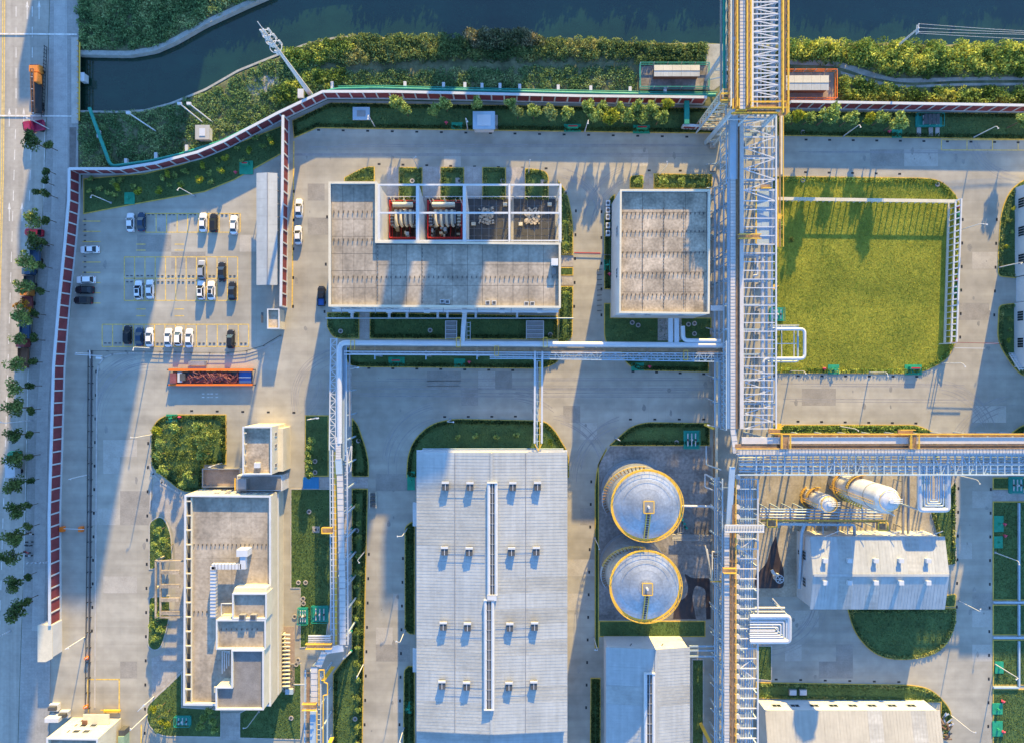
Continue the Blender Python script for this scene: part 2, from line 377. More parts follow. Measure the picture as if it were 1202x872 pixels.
# concrete lip along the banks
def lip(T, x0, x1, off, wdt, zt, name):
    m = MB(); pp = []
    X = [x for x in range(x0, x1 + 1, 6)]
    a = [P(x, interp(T, x) + off) for x in X]
    for i in range(len(a) - 1):
        d = (a[i + 1] - a[i]).normalized(); nn = Vector((-d.y, d.x, 0)) * wdt / 2
        b0, b1 = a[i] - nn, a[i] + nn; d2 = (a[min(i + 2, len(a) - 1)] - a[i + 1]); d2 = d2.normalized() if d2.length > 0 else d
        n2 = Vector((-d2.y, d2.x, 0)) * wdt / 2; c0, c1 = a[i + 1] - n2, a[i + 1] + n2
        z = zt; v = [(q.x, q.y, zz) for q in (b0, c0, c1, b1) for zz in (z - 1.6, z)]
        m.add(v, [(1, 3, 5, 7), (0, 2, 3, 1), (4, 6, 7, 5)])
    m.build(name, M_bankconc, kind='structure')
lip(NB, 92, 320, 1, 1.1, .12, 'river_bank_edging'); lip(SB, 92, 420, 1, .5, .05, 'river_bank_edging')
def sheet(name, pts, m, z=0.02, n=6, holes=None):
    poly = rpoly(pts, n)
    if area2(poly) < 0: poly = poly[::-1]
    b = MB(); b.add([(x, y, z) for x, y in poly], [tuple(range(len(poly)))]); return b.build(name, m, kind='structure')
sheet('plant_pavement', [(56, 1100), (56, 764), (72, 764), (72, 600), (77, 430), (90, 290), (97, 206), (192, 200), (240, 187), (333, 142), (384, 118), (680, 122), (1202, 132), (1500, 134), (1500, 1100)], M_conc, .02)
# public road, pavement beside it, both carried over the river on a deck
rd = MB(); LX = [(-200, -60), (-200, 1100)]
road = [(-260, -300), (60, -300), (58, 0), (55, 130), (50, 250), (41, 350), (33, 430), (30, 600), (25, 740), (20, 900), (12, 1200), (-260, 1200)]
rd.prism([tuple(P(*p).to_2d()) for p in road], -.6, .03, True); rd.build('public_road', M_road, kind='structure')
sw = [(60, -300), (94, -300), (93, 60), (92, 202), (86, 300), (76, 380), (70, 430), (66, 520), (63, 600), (60, 740), (58, 870), (50, 1200), (13, 1200), (21, 900), (26, 740), (31, 600), (34, 430), (42, 350), (51, 250), (56, 130), (59, 0)]
sb = MB(); sb.prism([tuple(P(*p).to_2d()) for p in sw], -.6, .15, True); sb.build('sidewalk', M_walk, kind='structure')
lane = MB(); lane.prism([tuple(P(*p).to_2d()) for p in [(64, 0), (79, 0), (80, 200), (73, 300), (64, 400), (57, 480), (55, 600), (52, 740), (38, 740), (41, 600), (44, 480), (50, 400), (59, 300), (63, 180)]], .15, .165); lane.build('sidewalk_inner_lane', mat('inner_paving', (.37, .37, .36), .85, var=.12, scale=.4, grid=(2.5, 2.5, .05, .25)), kind='structure')
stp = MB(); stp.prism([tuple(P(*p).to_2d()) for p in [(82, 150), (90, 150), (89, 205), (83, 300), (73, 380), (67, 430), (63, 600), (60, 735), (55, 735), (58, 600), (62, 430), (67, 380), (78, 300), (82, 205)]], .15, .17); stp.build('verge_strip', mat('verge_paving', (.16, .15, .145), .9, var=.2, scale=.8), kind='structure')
# joints of the bridge deck
for y in (40, 136):
    j = MB(); a, b_ = P(-60, y), P(91, y + 1); j.bar((a.x, a.y, .17), (b_.x, b_.y, .17), .35, .04); j.build('deck_joint', M_whitel, kind='structure')
dk = MB(); dk.prism([tuple(P(*p).to_2d()) for p in [(85, 45), (93, 45), (93, 146), (85, 146)]], .16, .42); dk.build('bridge_kerb', M_kerbG, kind='structure')
# road markings
mk = MB()
def line(m, a, b, w_, z): pa, pb = P(*a), P(*b); d = (pb - pa).normalized(); n = Vector((-d.y, d.x, 0)) * w_ / 2; m.add([(pa - n).xy.to_3d() + Vector((0, 0, z)), (pb - n).xy.to_3d() + Vector((0, 0, z)), (pb + n).xy.to_3d() + Vector((0, 0, z)), (pa + n).xy.to_3d() + Vector((0, 0, z))], [(0, 1, 2, 3)])
for dx in (0, 2.2): line(mk, (4 + dx, -60), (2 + dx, 200), .22, .036); line(mk, (2 + dx, 200), (-4 + dx, 420), .22, .036)
mk.build('yellow_centre_lines', M_yel, kind='structure')
mk = MB()
for y0 in range(-40, 870, 24):
    for k in (0, 1):
        xo = lambda y: (19, 38)[k] - max(0, y - 130) * .032
        if k == 0 or y0 < 320 : line(mk, (xo(y0), y0), (xo(y0 + 12), y0 + 12), .16, .037)
line(mk, (53, 140), (51, 250), .15, .037); line(mk, (51, 250), (43, 345), .15, .037); line(mk, (43, 345), (33, 440), .15, .037); line(mk, (33, 440), (29, 620), .15, .037); line(mk, (29, 620), (24, 870), .15, .037)
def arrow(x, y, s=1, up=True):
    k = 1 if up else -1; line(mk, (x, y), (x, y + 15 * k), .18, .037)
    a = [P(x - 1.8, y + 1 * k), P(x + 1.8, y + 1 * k), P(x, y - 7 * k)]
    if k < 0: a = [a[1], a[0], a[2]]
    mk.add([(p.x, p.y, .037) for p in a], [(0, 1, 2)])
for x, y in ((32, 8), (46, 8), (11, 134), (28, 134), (11, 245), (26, 245)): arrow(x, y)
mk.build('white_lane_markings', M_whitel, kind='structure')

# ---- planted islands: kerb, lawn, low border planting
LAWNS = {}
def island(pts, km=M_kerbY, lm=M_lawn, z=.13, tuft=14, border=None, tm=None, bw=.9, n=6, kname='kerb'):
    poly = rpoly(pts, n); poly, inn = inset(poly, .24); N_ = len(poly)
    k = MB(); vo = [(x, y, 0.0) for x, y in poly] + [(x, y, z) for x, y in poly] + [(x, y, z) for x, y in inn] + [(x, y, 0.0) for x, y in inn]
    k.add(vo, [(i, (i + 1) % N_, N_ + (i + 1) % N_, N_ + i) for i in range(N_)] + [(N_ + i, N_ + (i + 1) % N_, 2 * N_ + (i + 1) % N_, 2 * N_ + i) for i in range(N_)] + [(2 * N_ + i, 2 * N_ + (i + 1) % N_, 3 * N_ + (i + 1) % N_, 3 * N_ + i) for i in range(N_)])
    k.build(kname, km, kind='structure')
    l = MB(); l.add([(x, y, z - .04) for x, y in inn], [tuple(range(N_))]); l.build('lawn', lm, kind='structure')
    A = abs(area2(inn)) / 2
    if tuft:
        q = scatter(inn, int(min(A, 3000) * tuft)); c = np.column_stack([q, np.full(len(q), z)])
        o = leaves('grass_tufts', c, .13, tm or M_tuftD, kind='stuff', flat=2.5)
    if border:
        _, in2 = inset(poly, .24 + bw); q = scatter(inn, int(A * 3) + 200); q = scatter(inn, int(A * 40)) if A < 900 else scatter(inn, int(A * 22))
        q = q[~pip(q, in2)]; c = np.column_stack([q, z + rng.uniform(0, .45, len(q))])
        leaves('border_hedge', c, .22, border, kind='stuff')
    return inn
# north-west lawn
island([(98, 210), (170, 204), (215, 193), (331, 148), (331, 181), (275, 212), (240, 226), (150, 242), (98, 252)], km=M_kerbY)
# long strip under the north wall
island([(343, 142), (388, 121), (840, 127.5), (840, 157), (800, 157), (372, 151), (345, 163)], border=M_folD)
island([(912, 131), (1500, 136), (1500, 166), (1200, 164.5), (912, 160)], border=M_folD)
# island of the large hall
island([(404, 209, 0), (428, 196, 12), (440, 196), (440, 214), (404, 214)], border=M_folB)
for x0, x1, xr in ((468, 496, 0), (517, 545, 0), (566, 594, 0)):
    island([(x0, 196.5), (x1, 197), (x1, 236), (x0, 236)], border=M_folB, kname='kerb')
island([(616, 198), (632, 199, 10), (644, 203, 8), (644, 236), (616, 236)], border=M_folB)
island([(655, 212), (666, 226, 12), (673, 260, 18), (673, 300), (656, 300)], border=M_folB, tuft=20)
island([(656, 314), (673, 314), (673, 324), (656, 324)], border=None); island([(656, 336), (673, 336), (672, 398, 6), (655, 405), (656, 372)], border=M_folB)
island([(384, 367), (422, 367), (422, 398), (400, 398), (390, 396, 8), (384, 384)], border=M_folB)
island([(434, 367), (655, 371), (655, 399), (434, 398)], border=M_folD)
island([(405, 408), (660, 410), (657, 424, 9), (640, 433, 12), (412, 431, 14), (405, 420, 10)], border=M_folD)
# island of the square-roofed block
island([(739, 207, 4), (749, 206), (755, 206), (755, 222), (739, 222)], border=M_folB); island([(767, 204), (836, 205), (836, 222), (767, 222)], border=M_folB)
island([(709, 252, 8), (716, 232, 6), (722, 228), (722, 340), (709, 340)], border=M_folD); island([(709, 356), (717, 356), (717, 373), (835, 373), (835, 404), (712, 404), (709, 396, 6)], border=None)
island([(728, 412), (832, 412), (832, 437), (750, 435), (735, 428, 14)], border=M_folD)
# the big field on the right
fld = island([(906, 207), (1085, 209, 10), (1105, 212, 25), (1126, 232, 25), (1127, 262), (1123, 400), (1112, 423, 14), (1080, 439, 20), (1055, 439), (906, 438)], lm=M_field, tuft=0, border=M_folBY, bw=1.1)
q = scatter(fld, 60000); leaves('field_grass', np.column_stack([q, np.full(len(q), .11)]), .13, M_tuft, kind='stuff', flat=2.0, aspect=.35)
# right edge islands
island([(1202, 211), (1186, 222, 14), (1174, 248, 20), (1171, 300), (1171, 325, 6), (1192, 327), (1400, 327), (1400, 211)], border=M_folB)
island([(1400, 356), (1190, 356), (1172, 358, 6), (1170, 400, 12), (1184, 425, 14), (1200, 443, 10), (1400, 450)], border=M_folB)
island([(906, 498), (1075, 498, 8), (1100, 508, 10), (1100, 560), (1092, 512), (906, 512)], border=M_folBY, bw=1.4)
island([(1183, 510, 4), (1202, 497, 8), (1400, 490), (1400, 512), (1183, 512)], border=M_folD)
# garden left of the office
gard = island([(178, 500, 12), (192, 486, 16), (266, 486), (266, 545), (240, 545), (238, 578), (214, 577, 10), (178, 548, 8)], tuft=4, border=M_folD)
island([(175, 612, 6), (190, 603, 10), (201, 622, 12), (203, 656), (186, 660), (183, 668, 6), (175, 668)], km=M_kerbG, border=None, tuft=25, tm=M_fol)
island([(175, 700, 4), (200, 698), (200, 725, 16), (190, 760, 10), (181, 764, 6), (173, 758, 6)], km=M_kerbG, border=None, tuft=25, tm=M_fol)
island([(172, 828, 6), (195, 806, 14), (214, 786), (214, 829), (260, 832), (260, 865), (186, 864, 14), (172, 848, 8)], km=M_kerbG, border=None)
island([(281, 836), (331, 808), (335, 790), (335, 778), (354, 778), (354, 868), (281, 866)], km=M_kerbG, border=None, tuft=20)
# lawns round the left pipe rack
island([(358, 487), (386, 487), (386, 559), (358, 559)], border=None); island([(413, 490), (420, 497, 8), (433, 535, 20), (433, 559), (413, 559)], border=M_folD)
island([(341, 573), (391, 573), (391, 690), (382, 758), (352, 760), (352, 690), (341, 690)], km=M_kerbG, border=None, tuft=18)
island([(413, 573), (432, 573), (427, 800), (425, 930), (391, 930), (391, 790), (413, 760)], border=M_folD)
island([(475, 618, 4), (482, 612, 4), (487, 612), (487, 744), (480, 744, 5), (475, 738)], border=M_folD); island([(474, 786, 4), (479, 781), (487, 781), (487, 900), (473, 900)], border=M_folD)
island([(477, 560), (478, 535, 10), (486, 515, 10), (505, 497, 16), (530, 491, 12), (640, 493, 10), (652, 505, 8), (668, 532, 8), (668, 560)], border=M_folD)
# tank farm borders
island([(698, 760), (698, 570), (701, 545, 14), (712, 525), (712, 528), (703, 545), (703, 760)], border=None, tuft=60)
island([(714, 523, 3), (740, 500, 10), (758, 495, 8), (833, 496), (833, 523)], border=M_folD); island([(703, 728), (828, 728), (828, 747), (703, 747)], border=None)
island([(693, 795), (705, 795), (705, 930), (692, 930)], border=M_folD); island([(812, 773), (826, 773), (826, 930), (812, 930)], km=M_kerbG, border=None)
island([(887, 757), (906, 757), (906, 799), (887, 797)], km=M_kerbG, border=None); island([(887, 800), (1070, 803, 10), (1095, 808, 20), (1117, 832, 14), (1117, 850, 8), (1108, 866, 6), (1104, 866), (1104, 824), (887, 819)], border=M_folB, bw=.7)
island([(994, 713), (1122, 713), (1122, 735, 16), (1106, 765, 22), (1070, 775, 20), (1030, 772, 20), (1003, 745, 24)], border=M_folB, bw=.8)
island([(1091, 600), (1113, 575), (1122, 562), (1122, 662, 3), (1109, 664)], border=M_folB, km=M_kerbG); island([(1108, 698), (1123, 696, 4), (1121, 712), (1108, 712)], border=None)
for y0, y1 in ((560, 574), (588, 704), (709, 745), (750, 804), (808, 940)): island([(1165, y0), (1400, y0), (1400, y1), (1165, y1)], border=None, tuft=18)
# pads and footpaths, each a few millimetres to centimetres above the paving
pz = [('footpath', [(496, 196), (517, 196), (517, 236), (496, 236)]), ('footpath', [(545, 196), (566, 196), (566, 236), (545, 236)]), ('footpath', [(594, 197), (616, 197), (616, 236), (594, 236)]), ('footpath', [(454, 196), (468, 196), (468, 236), (454, 236)]),
      ('footpath', [(422, 367), (434, 367), (434, 398), (422, 398)]), ('footpath', [(755, 205), (767, 205), (767, 224), (755, 224)]), ('footpath', [(836, 205), (848, 205), (848, 500), (836, 500)]), ('footpath', [(405, 404), (413, 404), (413, 760), (405, 760)]),
      ('footpath', [(358, 560), (432, 560), (432, 572), (358, 572)]), ('footpath', [(260, 836), (281, 836), (281, 868), (260, 868)]), ('footpath', [(1165, 575), (1400, 575), (1400, 587), (1165, 587)]), ('footpath', [(772, 374), (800, 374), (800, 400), (772, 400)]), ('footpath', [(656, 301), (673, 301), (673, 313), (656, 313)]), ('footpath', [(656, 325), (673, 325), (673, 335), (656, 335)])]
for i_, (nme, q) in enumerate(pz): sheet(nme, q, M_path, .044 + .0045 * i_)
sheet('tank_farm_slab', [(703, 545), (716, 524), (835, 524), (835, 727), (703, 727)], M_pad, .06)
sheet('process_area_slab', [(886, 556), (1091, 556), (1091, 632), (935, 632), (935, 700), (886, 700)], M_padtan, .055)
sheet('dark_wet_patch', [(905, 640, 6), (911, 628, 2), (914, 650, 6), (920, 668, 6), (920, 690, 6), (886, 690, 6), (886, 676, 5), (900, 660, 5)], M_stain, .064)
sheet('dark_wet_patch', [(803, 672, 3), (812, 678, 4), (833, 678, 3), (834, 726), (829, 726), (828, 690, 5), (816, 686, 4), (812, 700, 5), (817, 726), (790, 726), (792, 708, 6), (806, 700, 5), (808, 688, 4)], M_stain, .066)
sheet('paved_lay_by', [(1092, 560), (1122, 560), (1107, 580), (1091, 598)], M_path, .03)
# curving walk between kerbs west of the office
sheet('forecourt_walk', [(214, 577), (181, 561, 10), (178, 600), (188, 600, 8), (204, 620, 14), (206, 660), (206, 700), (203, 728, 18), (194, 766, 10), (178, 772), (178, 822), (212, 787), (219, 780), (219, 578)], M_path, .028)
sheet('dirt_track', [(926, 70), (985, 72, 20), (1020, 84, 20), (1050, 93, 20), (1130, 91, 20), (1500, 88), (1500, 91), (1130, 95, 20), (1060, 98, 20), (1015, 90, 20), (985, 78, 20), (926, 76)], M_track, .02)
sheet('dirt_track', [(987, 84), (1020, 94, 20), (1060, 101, 20), (1130, 98, 20), (1500, 96), (1500, 99), (1130, 101, 20), (1055, 104, 20), (1010, 96, 20), (987, 87)], M_track, .025)
sheet('bank_apron', [(829, 52), (852, 52), (852, 96), (838, 106), (829, 106)], M_bankconc, .03)
sheet('bank_clearing', [(285, 105, 6), (300, 92, 8), (340, 84, 8), (335, 96, 8), (300, 116, 8)], M_track, .02)

# ---- yellow parking bays and other paint inside the plant
pk = MB()
def L2(a, b, w_=.2): line(pk, a, b, w_, .03)
def bays(x0, x1, y0, y1, n, mid=None, skew=0):
    L2((x0, y0), (x1, y0)); L2((x0, y1), (x1, y1))
    for i in range(n + 1): x = x0 + (x1 - x0) * i / n; L2((x, y0), (x, y1))
    if mid: L2((x0, mid), (x1, mid))
bays(171, 282, 251, 273, 9); bays(146, 279, 302, 353, 11, 327); bays(120, 292, 381, 407, 14)
for y in range(260, 360, 12): L2((97, y), (118, y))
for x in range(160, 250, 45):
    for y in (287, 294, 363, 371): L2((x, y), (x + 11, y))
L2((1105, 164.5), (1400, 165)); L2((1105, 176.5), (1400, 177))
for x in range(1105, 1400, 30): L2((x, 164.5), (x, 176.5))
for a, b in (((103, 797), (141, 797)), ((140, 797), (140, 836)), ((118, 833), (142, 833)), ((103, 797), (104, 836)), ((345, 166), (343, 362)), ((166, 850), (165, 940)), ((1102, 155), (1102, 156))): L2(a, b, .3)
pk.build('yellow_bay_markings', M_yel, kind='structure')
pw = MB()
for y in (462, 466): 
    for x in (237, 243, 247, 253): line(pw, (x, y), (x + 3, y), .2, .031)
line(pw, (1102, 450), (1102, 451), .1, .03); pw.build('white_paint_marks', M_whitel, kind='structure')

# ---- dense planting on the river banks: countless stems, so one mass per patch
def mass(name, poly_px, nb, h, r, per, size, m, seed=1, z0=0.0):
    poly = [tuple(P(*p).to_2d()) for p in poly_px]; q = scatter(poly, nb)
    hh = rng.uniform(h[0], h[1], nb); rr = rng.uniform(r[0], r[1], nb)
    C = np.column_stack([q, np.full(nb, z0)]); leaves(name, blobs(C, rr, hh, per), size, m, kind='stuff')
mass('bank_scrub', [(92, 0), (285, 0), (245, 20), (205, 42), (180, 53), (150, 58), (95, 56)], 560, (.5, 1.5), (.5, 1.3), 60, .22, M_folBS)
mass('bank_scrub', [(92, -60), (420, -60), (330, -18), (285, -2), (92, -2)], 420, (1.0, 2.2), (1.2, 2.4), 16, .34, M_folBS)
mass('bank_scrub', [(93, 135), (172, 132), (205, 124), (245, 107), (285, 86), (325, 70), (362, 55), (378, 100), (330, 132), (240, 172), (190, 190), (135, 194), (97, 200)], 1000, (.2, .8), (.5, 1.2), 55, .2, M_folBS)
mass('bank_scrub', [(362, 55), (392, 48), (430, 44), (560, 46), (745, 50), (745, 68), (600, 70), (480, 69), (400, 76)], 760, (.7, 1.9), (.6, 1.5), 55, .22, M_folB)
mass('bank_scrub', [(362, 88), (600, 80), (745, 80), (745, 104), (640, 105), (395, 101), (372, 108)], 560, (.2, .8), (.5, 1.2), 55, .2, M_folBS)
mass('bank_scrub', [(745, 52), (828, 55), (828, 72), (745, 74)], 140, (.7, 1.8), (.7, 1.4), 48, .24, M_folB)
mass('bank_reeds', [(548, 42), (620, 42), (640, 52), (560, 56)], 60, (2.2, 3.6), (1.0, 2.0), 60, .26, M_folR)
mass('bank_reeds', [(330, 62), (420, 46), (415, 62), (350, 80)], 70, (1.0, 2.2), (.9, 1.7), 60, .24, M_folBY)
mass('bank_reeds', [(318, 110), (352, 88), (400, 82), (408, 92), (350, 118), (330, 126)], 70, (.8, 1.7), (.9, 1.6), 60, .24, M_folBY)
mass('bank_thicket', [(925, 52), (1010, 52), (1202, 54), (1500, 54), (1500, 84), (1120, 86), (1060, 88), (1000, 76), (925, 68)], 640, (1.2, 3.8), (.8, 2.0), 50, .26, M_folBY)
mass('bank_thicket', [(988, 90), (1020, 99), (1060, 108), (1202, 104), (1500, 104), (1500, 127), (988, 122)], 460, (.8, 2.6), (.7, 1.7), 50, .25, M_folBY)
# scrub on the far bank, seen only as reflections
mass('bank_thicket', [(420, -60), (1400, -60), (1400, -30), (420, -30)], 420, (1, 2.6), (1.6, 3), 8, .5, M_folD)

# ---- perimeter wall: white posts, rails, red panels
def wallrun(path, label, H_=4.0, th=.5, step=3.0, skip_end=False):
    pts = [P(*p) for p in path]; c = pts[0]
    root = thing('perimeter_wall', label, 'wall', tuple(c), 'white framed walls with red panels round the plant'); tot = 0
    for a, b in zip(pts, pts[1:]):
        L_ = (b - a).length; d = (b - a) / L_; n = max(1, round(L_ / step)); k = L_ / n
        bar('coping', a + Vector((0, 0, H_)), b + Vector((0, 0, H_)) + d * .1, th + .12, .22, M_white, root)
        bar('plinth', a + Vector((0, 0, .26)), b + Vector((0, 0, .26)), th + .1, .5, M_white, root)
        for i in range(n + 1 if (a - pts[-2]).length < 1e-6 else n):
            q = a + d * k * i; bar('post', q, q + Vector((0, 0, H_ - .1)), .34, th + .04, M_white, root) if abs(d.y) < .7 else bar('post', q, q + Vector((0, 0, H_ - .1)), th + .04, .34, M_white, root)
        for i in range(n):
            q = a + d * (k * i + .17); e = a + d * (k * (i + 1) - .17)
            bar('red_panel', q + Vector((0, 0, (H_ - .1 + .5) / 2)), e + Vector((0, 0, (H_ - .1 + .5) / 2)), th - .22, H_ - .6, M_red, root)
    return root
wallrun([(71, 727), (70.5, 600), (73.5, 500), (75.5, 430), (81.5, 360), (88.5, 290), (93, 240), (93.5, 204)], 'long white wall with red panels dividing the sidewalk from the car park')
wallrun([(93.5, 204), (151, 204), (192, 197.5), (240, 185), (270.5, 172.5), (333.6, 139.5), (384, 115.5), (460, 115.5), (680, 120.5), (824, 122)], 'white wall with red panels bending along the river bank from left corner to the stair tower')
wallrun([(921, 127), (960, 127.5), (1200, 131.5), (1440, 135.5)], 'white wall with red panels right of the pipe bridge below bright bushes')
wallrun([(338.5, 143), (338, 200), (336, 361)], 'inner white wall with red panels beside the long metal canopy')
wallrun([(800, 151), (846, 153)], 'short low piece of red panelled wall at the foot of the stair tower', H_=2.2)
gb = thing('gate_pier', 'solid white sloping end block of the red panelled wall', 'wall', tuple(P(64, 750)))
b = MB(); b.prism([tuple(P(*p).to_2d()) for p in [(57, 727), (73, 727), (73, 764), (66, 768), (57, 768)]], 0, 3.6); b.build('body', M_white, gb)
b = MB(); b.prism([tuple(P(*p).to_2d()) for p in [(56.5, 726.5), (73.5, 726.5), (73.5, 765), (66, 769), (56.5, 769)]], 3.61, 3.8); b.build('coping', M_cream, gb)
bt = MB()
rs = thing('rumble_strip', 'x', 'road strip', tuple(P(57.5, 772)))
for i in range(26): p = P(57.5, 772 + i * 1.9); blk('stud', p.x - .15, p.x + .15, p.y - .12, p.y + .12, .03, .14, M_blk, rs)
tag(rs, 'black dotted strip on the paving below the white wall end block', 'road strip')

mass('bank_scrub', [(853, 56), (925, 56), (925, 118), (853, 118)], 160, (.3, .8), (.6, 1.3), 30, .22, M_folD)
sheet('bridge_footing_slab', [(858, 96), (922, 96), (922, 132), (858, 132)], M_pad, .03)
# dark rubber left by turning lorries: long thin worn bands on the corners
M_rubber = mat('tyre_rubber_marks', (.27, .265, .26), .8, var=.14, scale=.6)
tm = MB(); zt_ = .0245
def arc(cx, cy, r, a0, a1, w_):
    n = 22; c = P(cx, cy); r *= S
    for i in range(n):
        t0, t1 = R(a0 + (a1 - a0) * i / n), R(a0 + (a1 - a0) * (i + 1) / n); v = []
        for t_, rr in ((t0, r), (t1, r), (t1, r + w_), (t0, r + w_)): v.append((c.x + rr * math.cos(t_), c.y + rr * math.sin(t_), zt_))
        tm.add(v, [(3, 2, 1, 0)])
TMK = [(175, 488, 60, 92, 190), (175, 488, 70, 100, 180), (520, 545, 62, 95, 185), (600, 545, 82, 60, 90), (405, 470, 55, 100, 190), (330, 450, 48, 300, 360), (640, 560, 70, 20, 80), (745, 560, 72, 110, 175), (1200, 560, 85, 100, 165), (1200, 150, 55, 190, 260), (1100, 520, 70, 20, 80), (650, 260, 60, 20, 80), (760, 270, 70, 110, 170), (900, 700, 60, 270, 350)]
for j, (cx, cy, r, a0, a1) in enumerate(TMK):
    for k in range(7): q = rng.uniform(-9, 9); arc(cx + rng.uniform(-5, 5), cy + rng.uniform(-5, 5), r + q, a0 + rng.uniform(-8, 10), a1 + rng.uniform(-10, 8), rng.uniform(.08, .2)); zt_ += .00004
for y0, x0, x1 in ((455, 420, 830), (463, 420, 830), (446, 430, 840), (452, 930, 1130), (470, 930, 1130), (172, 380, 840), (181, 360, 840), (178, 930, 1190)):
    for k in range(3): yy = y0 + rng.uniform(-2, 2); line(tm, (x0 + rng.uniform(-20, 30), yy), (x1 + rng.uniform(-30, 20), yy + rng.uniform(-2, 2)), rng.uniform(.1, .22), .0243 + .0001 * k)
tm.build('tyre_marks', M_rubber, kind='structure')

# pale and dark repair slabs, oil drips and dirt on the paving
for nme, m, n_, k0 in (('paving_repair', mat('pale_repair', (.385, .37, .33), .85, var=.12, scale=.3), 26, 0), ('paving_repair', mat('dark_repair', (.27, .26, .235), .85, var=.15, scale=.3), 22, 1)):
    b_ = MB(); ok = 0
    AR = [(350, 165, 840, 190), (115, 430, 170, 800), (420, 440, 830, 485), (435, 560, 470, 860), (672, 450, 690, 860), (915, 448, 1100, 490), (1133, 200, 1165, 500), (1126, 575, 1160, 780), (910, 720, 990, 795), (345, 200, 380, 480), (115, 260, 290, 400), (1000, 170, 1180, 200)]
    for k in range(n_):
        x0, y0, x1, y1 = AR[rng.integers(len(AR))]; x, y = rng.uniform(x0, x1), rng.uniform(y0, y1); p = P(x, y); gx, gy = math.floor(p.x / 4.2) * 4.2, math.floor(p.y / 4.2) * 4.2
        w1, h1 = 4.2 * rng.integers(1, 3), 4.2; z = .0205 + .00008 * (k + 30 * k0); b_.add([(gx + .05, gy + .05, z), (gx + w1, gy + .05, z), (gx + w1, gy + h1, z), (gx + .05, gy + h1, z)], [(0, 1, 2, 3)])
    b_.build(nme, m, kind='structure')
b_ = MB()
for k in range(80):
    x0, y0, x1, y1 = AR[rng.integers(len(AR))]; p = P(rng.uniform(x0, x1), rng.uniform(y0, y1)); n = 9; r_ = rng.uniform(.12, .55); z = .0255 + .00001 * k; st = rng.uniform(1, 2.4)
    b_.add([(p.x + r_ * rng.uniform(.6, 1.2) * math.cos(6.283 * i / n), p.y + st * r_ * rng.uniform(.6, 1.2) * math.sin(6.283 * i / n), z) for i in range(n)], [tuple(range(n))])
b_.build('oil_stains', mat('oil_stain', (.24, .235, .215), .6, var=.2), kind='structure')
def kerbline(pts, m=M_kerbG, w_=.3, h_=.12, name='kerb'):
    k = MB()
    for q, r_ in zip(pts, pts[1:]): q, r_ = P(*q), P(*r_); d_ = (r_ - q).normalized() * w_ * .3; k.bar((q.x - d_.x, q.y - d_.y, h_ / 2), (r_.x + d_.x, r_.y + d_.y, h_ / 2), w_, h_)
    k.build(name, m, kind='structure')
arcp = [(111.5, 830), (113, 600), (114, 440), (116, 428), (122, 420), (132, 416), (150, 414.5), (225, 416), (268, 416.5), (290, 414.5), (311, 408), (331, 396)]
kerbline(arcp, w_=.35)
kerbline([(178, 560), (176, 600)], w_=.3); kerbline([(210, 578), (190, 566), (180, 556), (176, 545)], w_=.5); kerbline([(215, 787), (196, 806), (176, 823)], w_=.4)

# ================================================================== BUILDINGS
def gpoly(pts, h):   # photo pixels read at roof height h -> ground plan
    return [tuple(P(x, y, h).to_2d()) for x, y in pts]
def wallring(root, poly, z0, z1, th, m, name='wall'):
    if area2(poly) < 0: poly = poly[::-1]
    _, inn = inset(poly, th); n = len(poly)
    for i in range(n):
        a, b, c, d = poly[i], poly[(i + 1) % n], inn[(i + 1) % n], inn[i]
        w_ = MB(); w_.prism([a, b, c, d], z0, z1, True); w_.build(name, m, root)
def coping(root, poly, z, w_, m, hh=.14, out=.06):
    if area2(poly) < 0: poly = poly[::-1]
    _, o = inset(poly, -out); _, i_ = inset(poly, w_); n = len(poly); c = MB()
    v = [(x, y, z) for x, y in o] + [(x, y, z + hh) for x, y in o] + [(x, y, z + hh) for x, y in i_] + [(x, y, z) for x, y in i_]
    c.add(v, [(k * n + i, k * n + (i + 1) % n, ((k + 1) % 4) * n + (i + 1) % n, ((k + 1) % 4) * n + i) for k in range(4) for i in range(n)]); c.build('coping', m, root)
def slabs(root, x0, x1, y0, y1, z, nx, ny, m, gap=.07, holes=()):
    """roof slabs laid in a grid with recessed joints"""
    dx, dy = (x1 - x0) / nx, (y1 - y0) / ny
    for i in range(nx):
        for j in range(ny):
            blk('roof_panel', x0 + dx * i + gap / 2, x0 + dx * (i + 1) - gap / 2, y0 + dy * j + gap / 2, y0 + dy * (j + 1) - gap / 2, z - .1, z + rng.uniform(0, .012), m, root)
def studs(root, pts, m=None, s_=(.16, .45, .28), name='roof_stud'):
    b = MB()
    for x, y, z in pts: b.cbox((x, y, z), *s_)
    b.build(name, m or M_dark, root, kind='stuff')
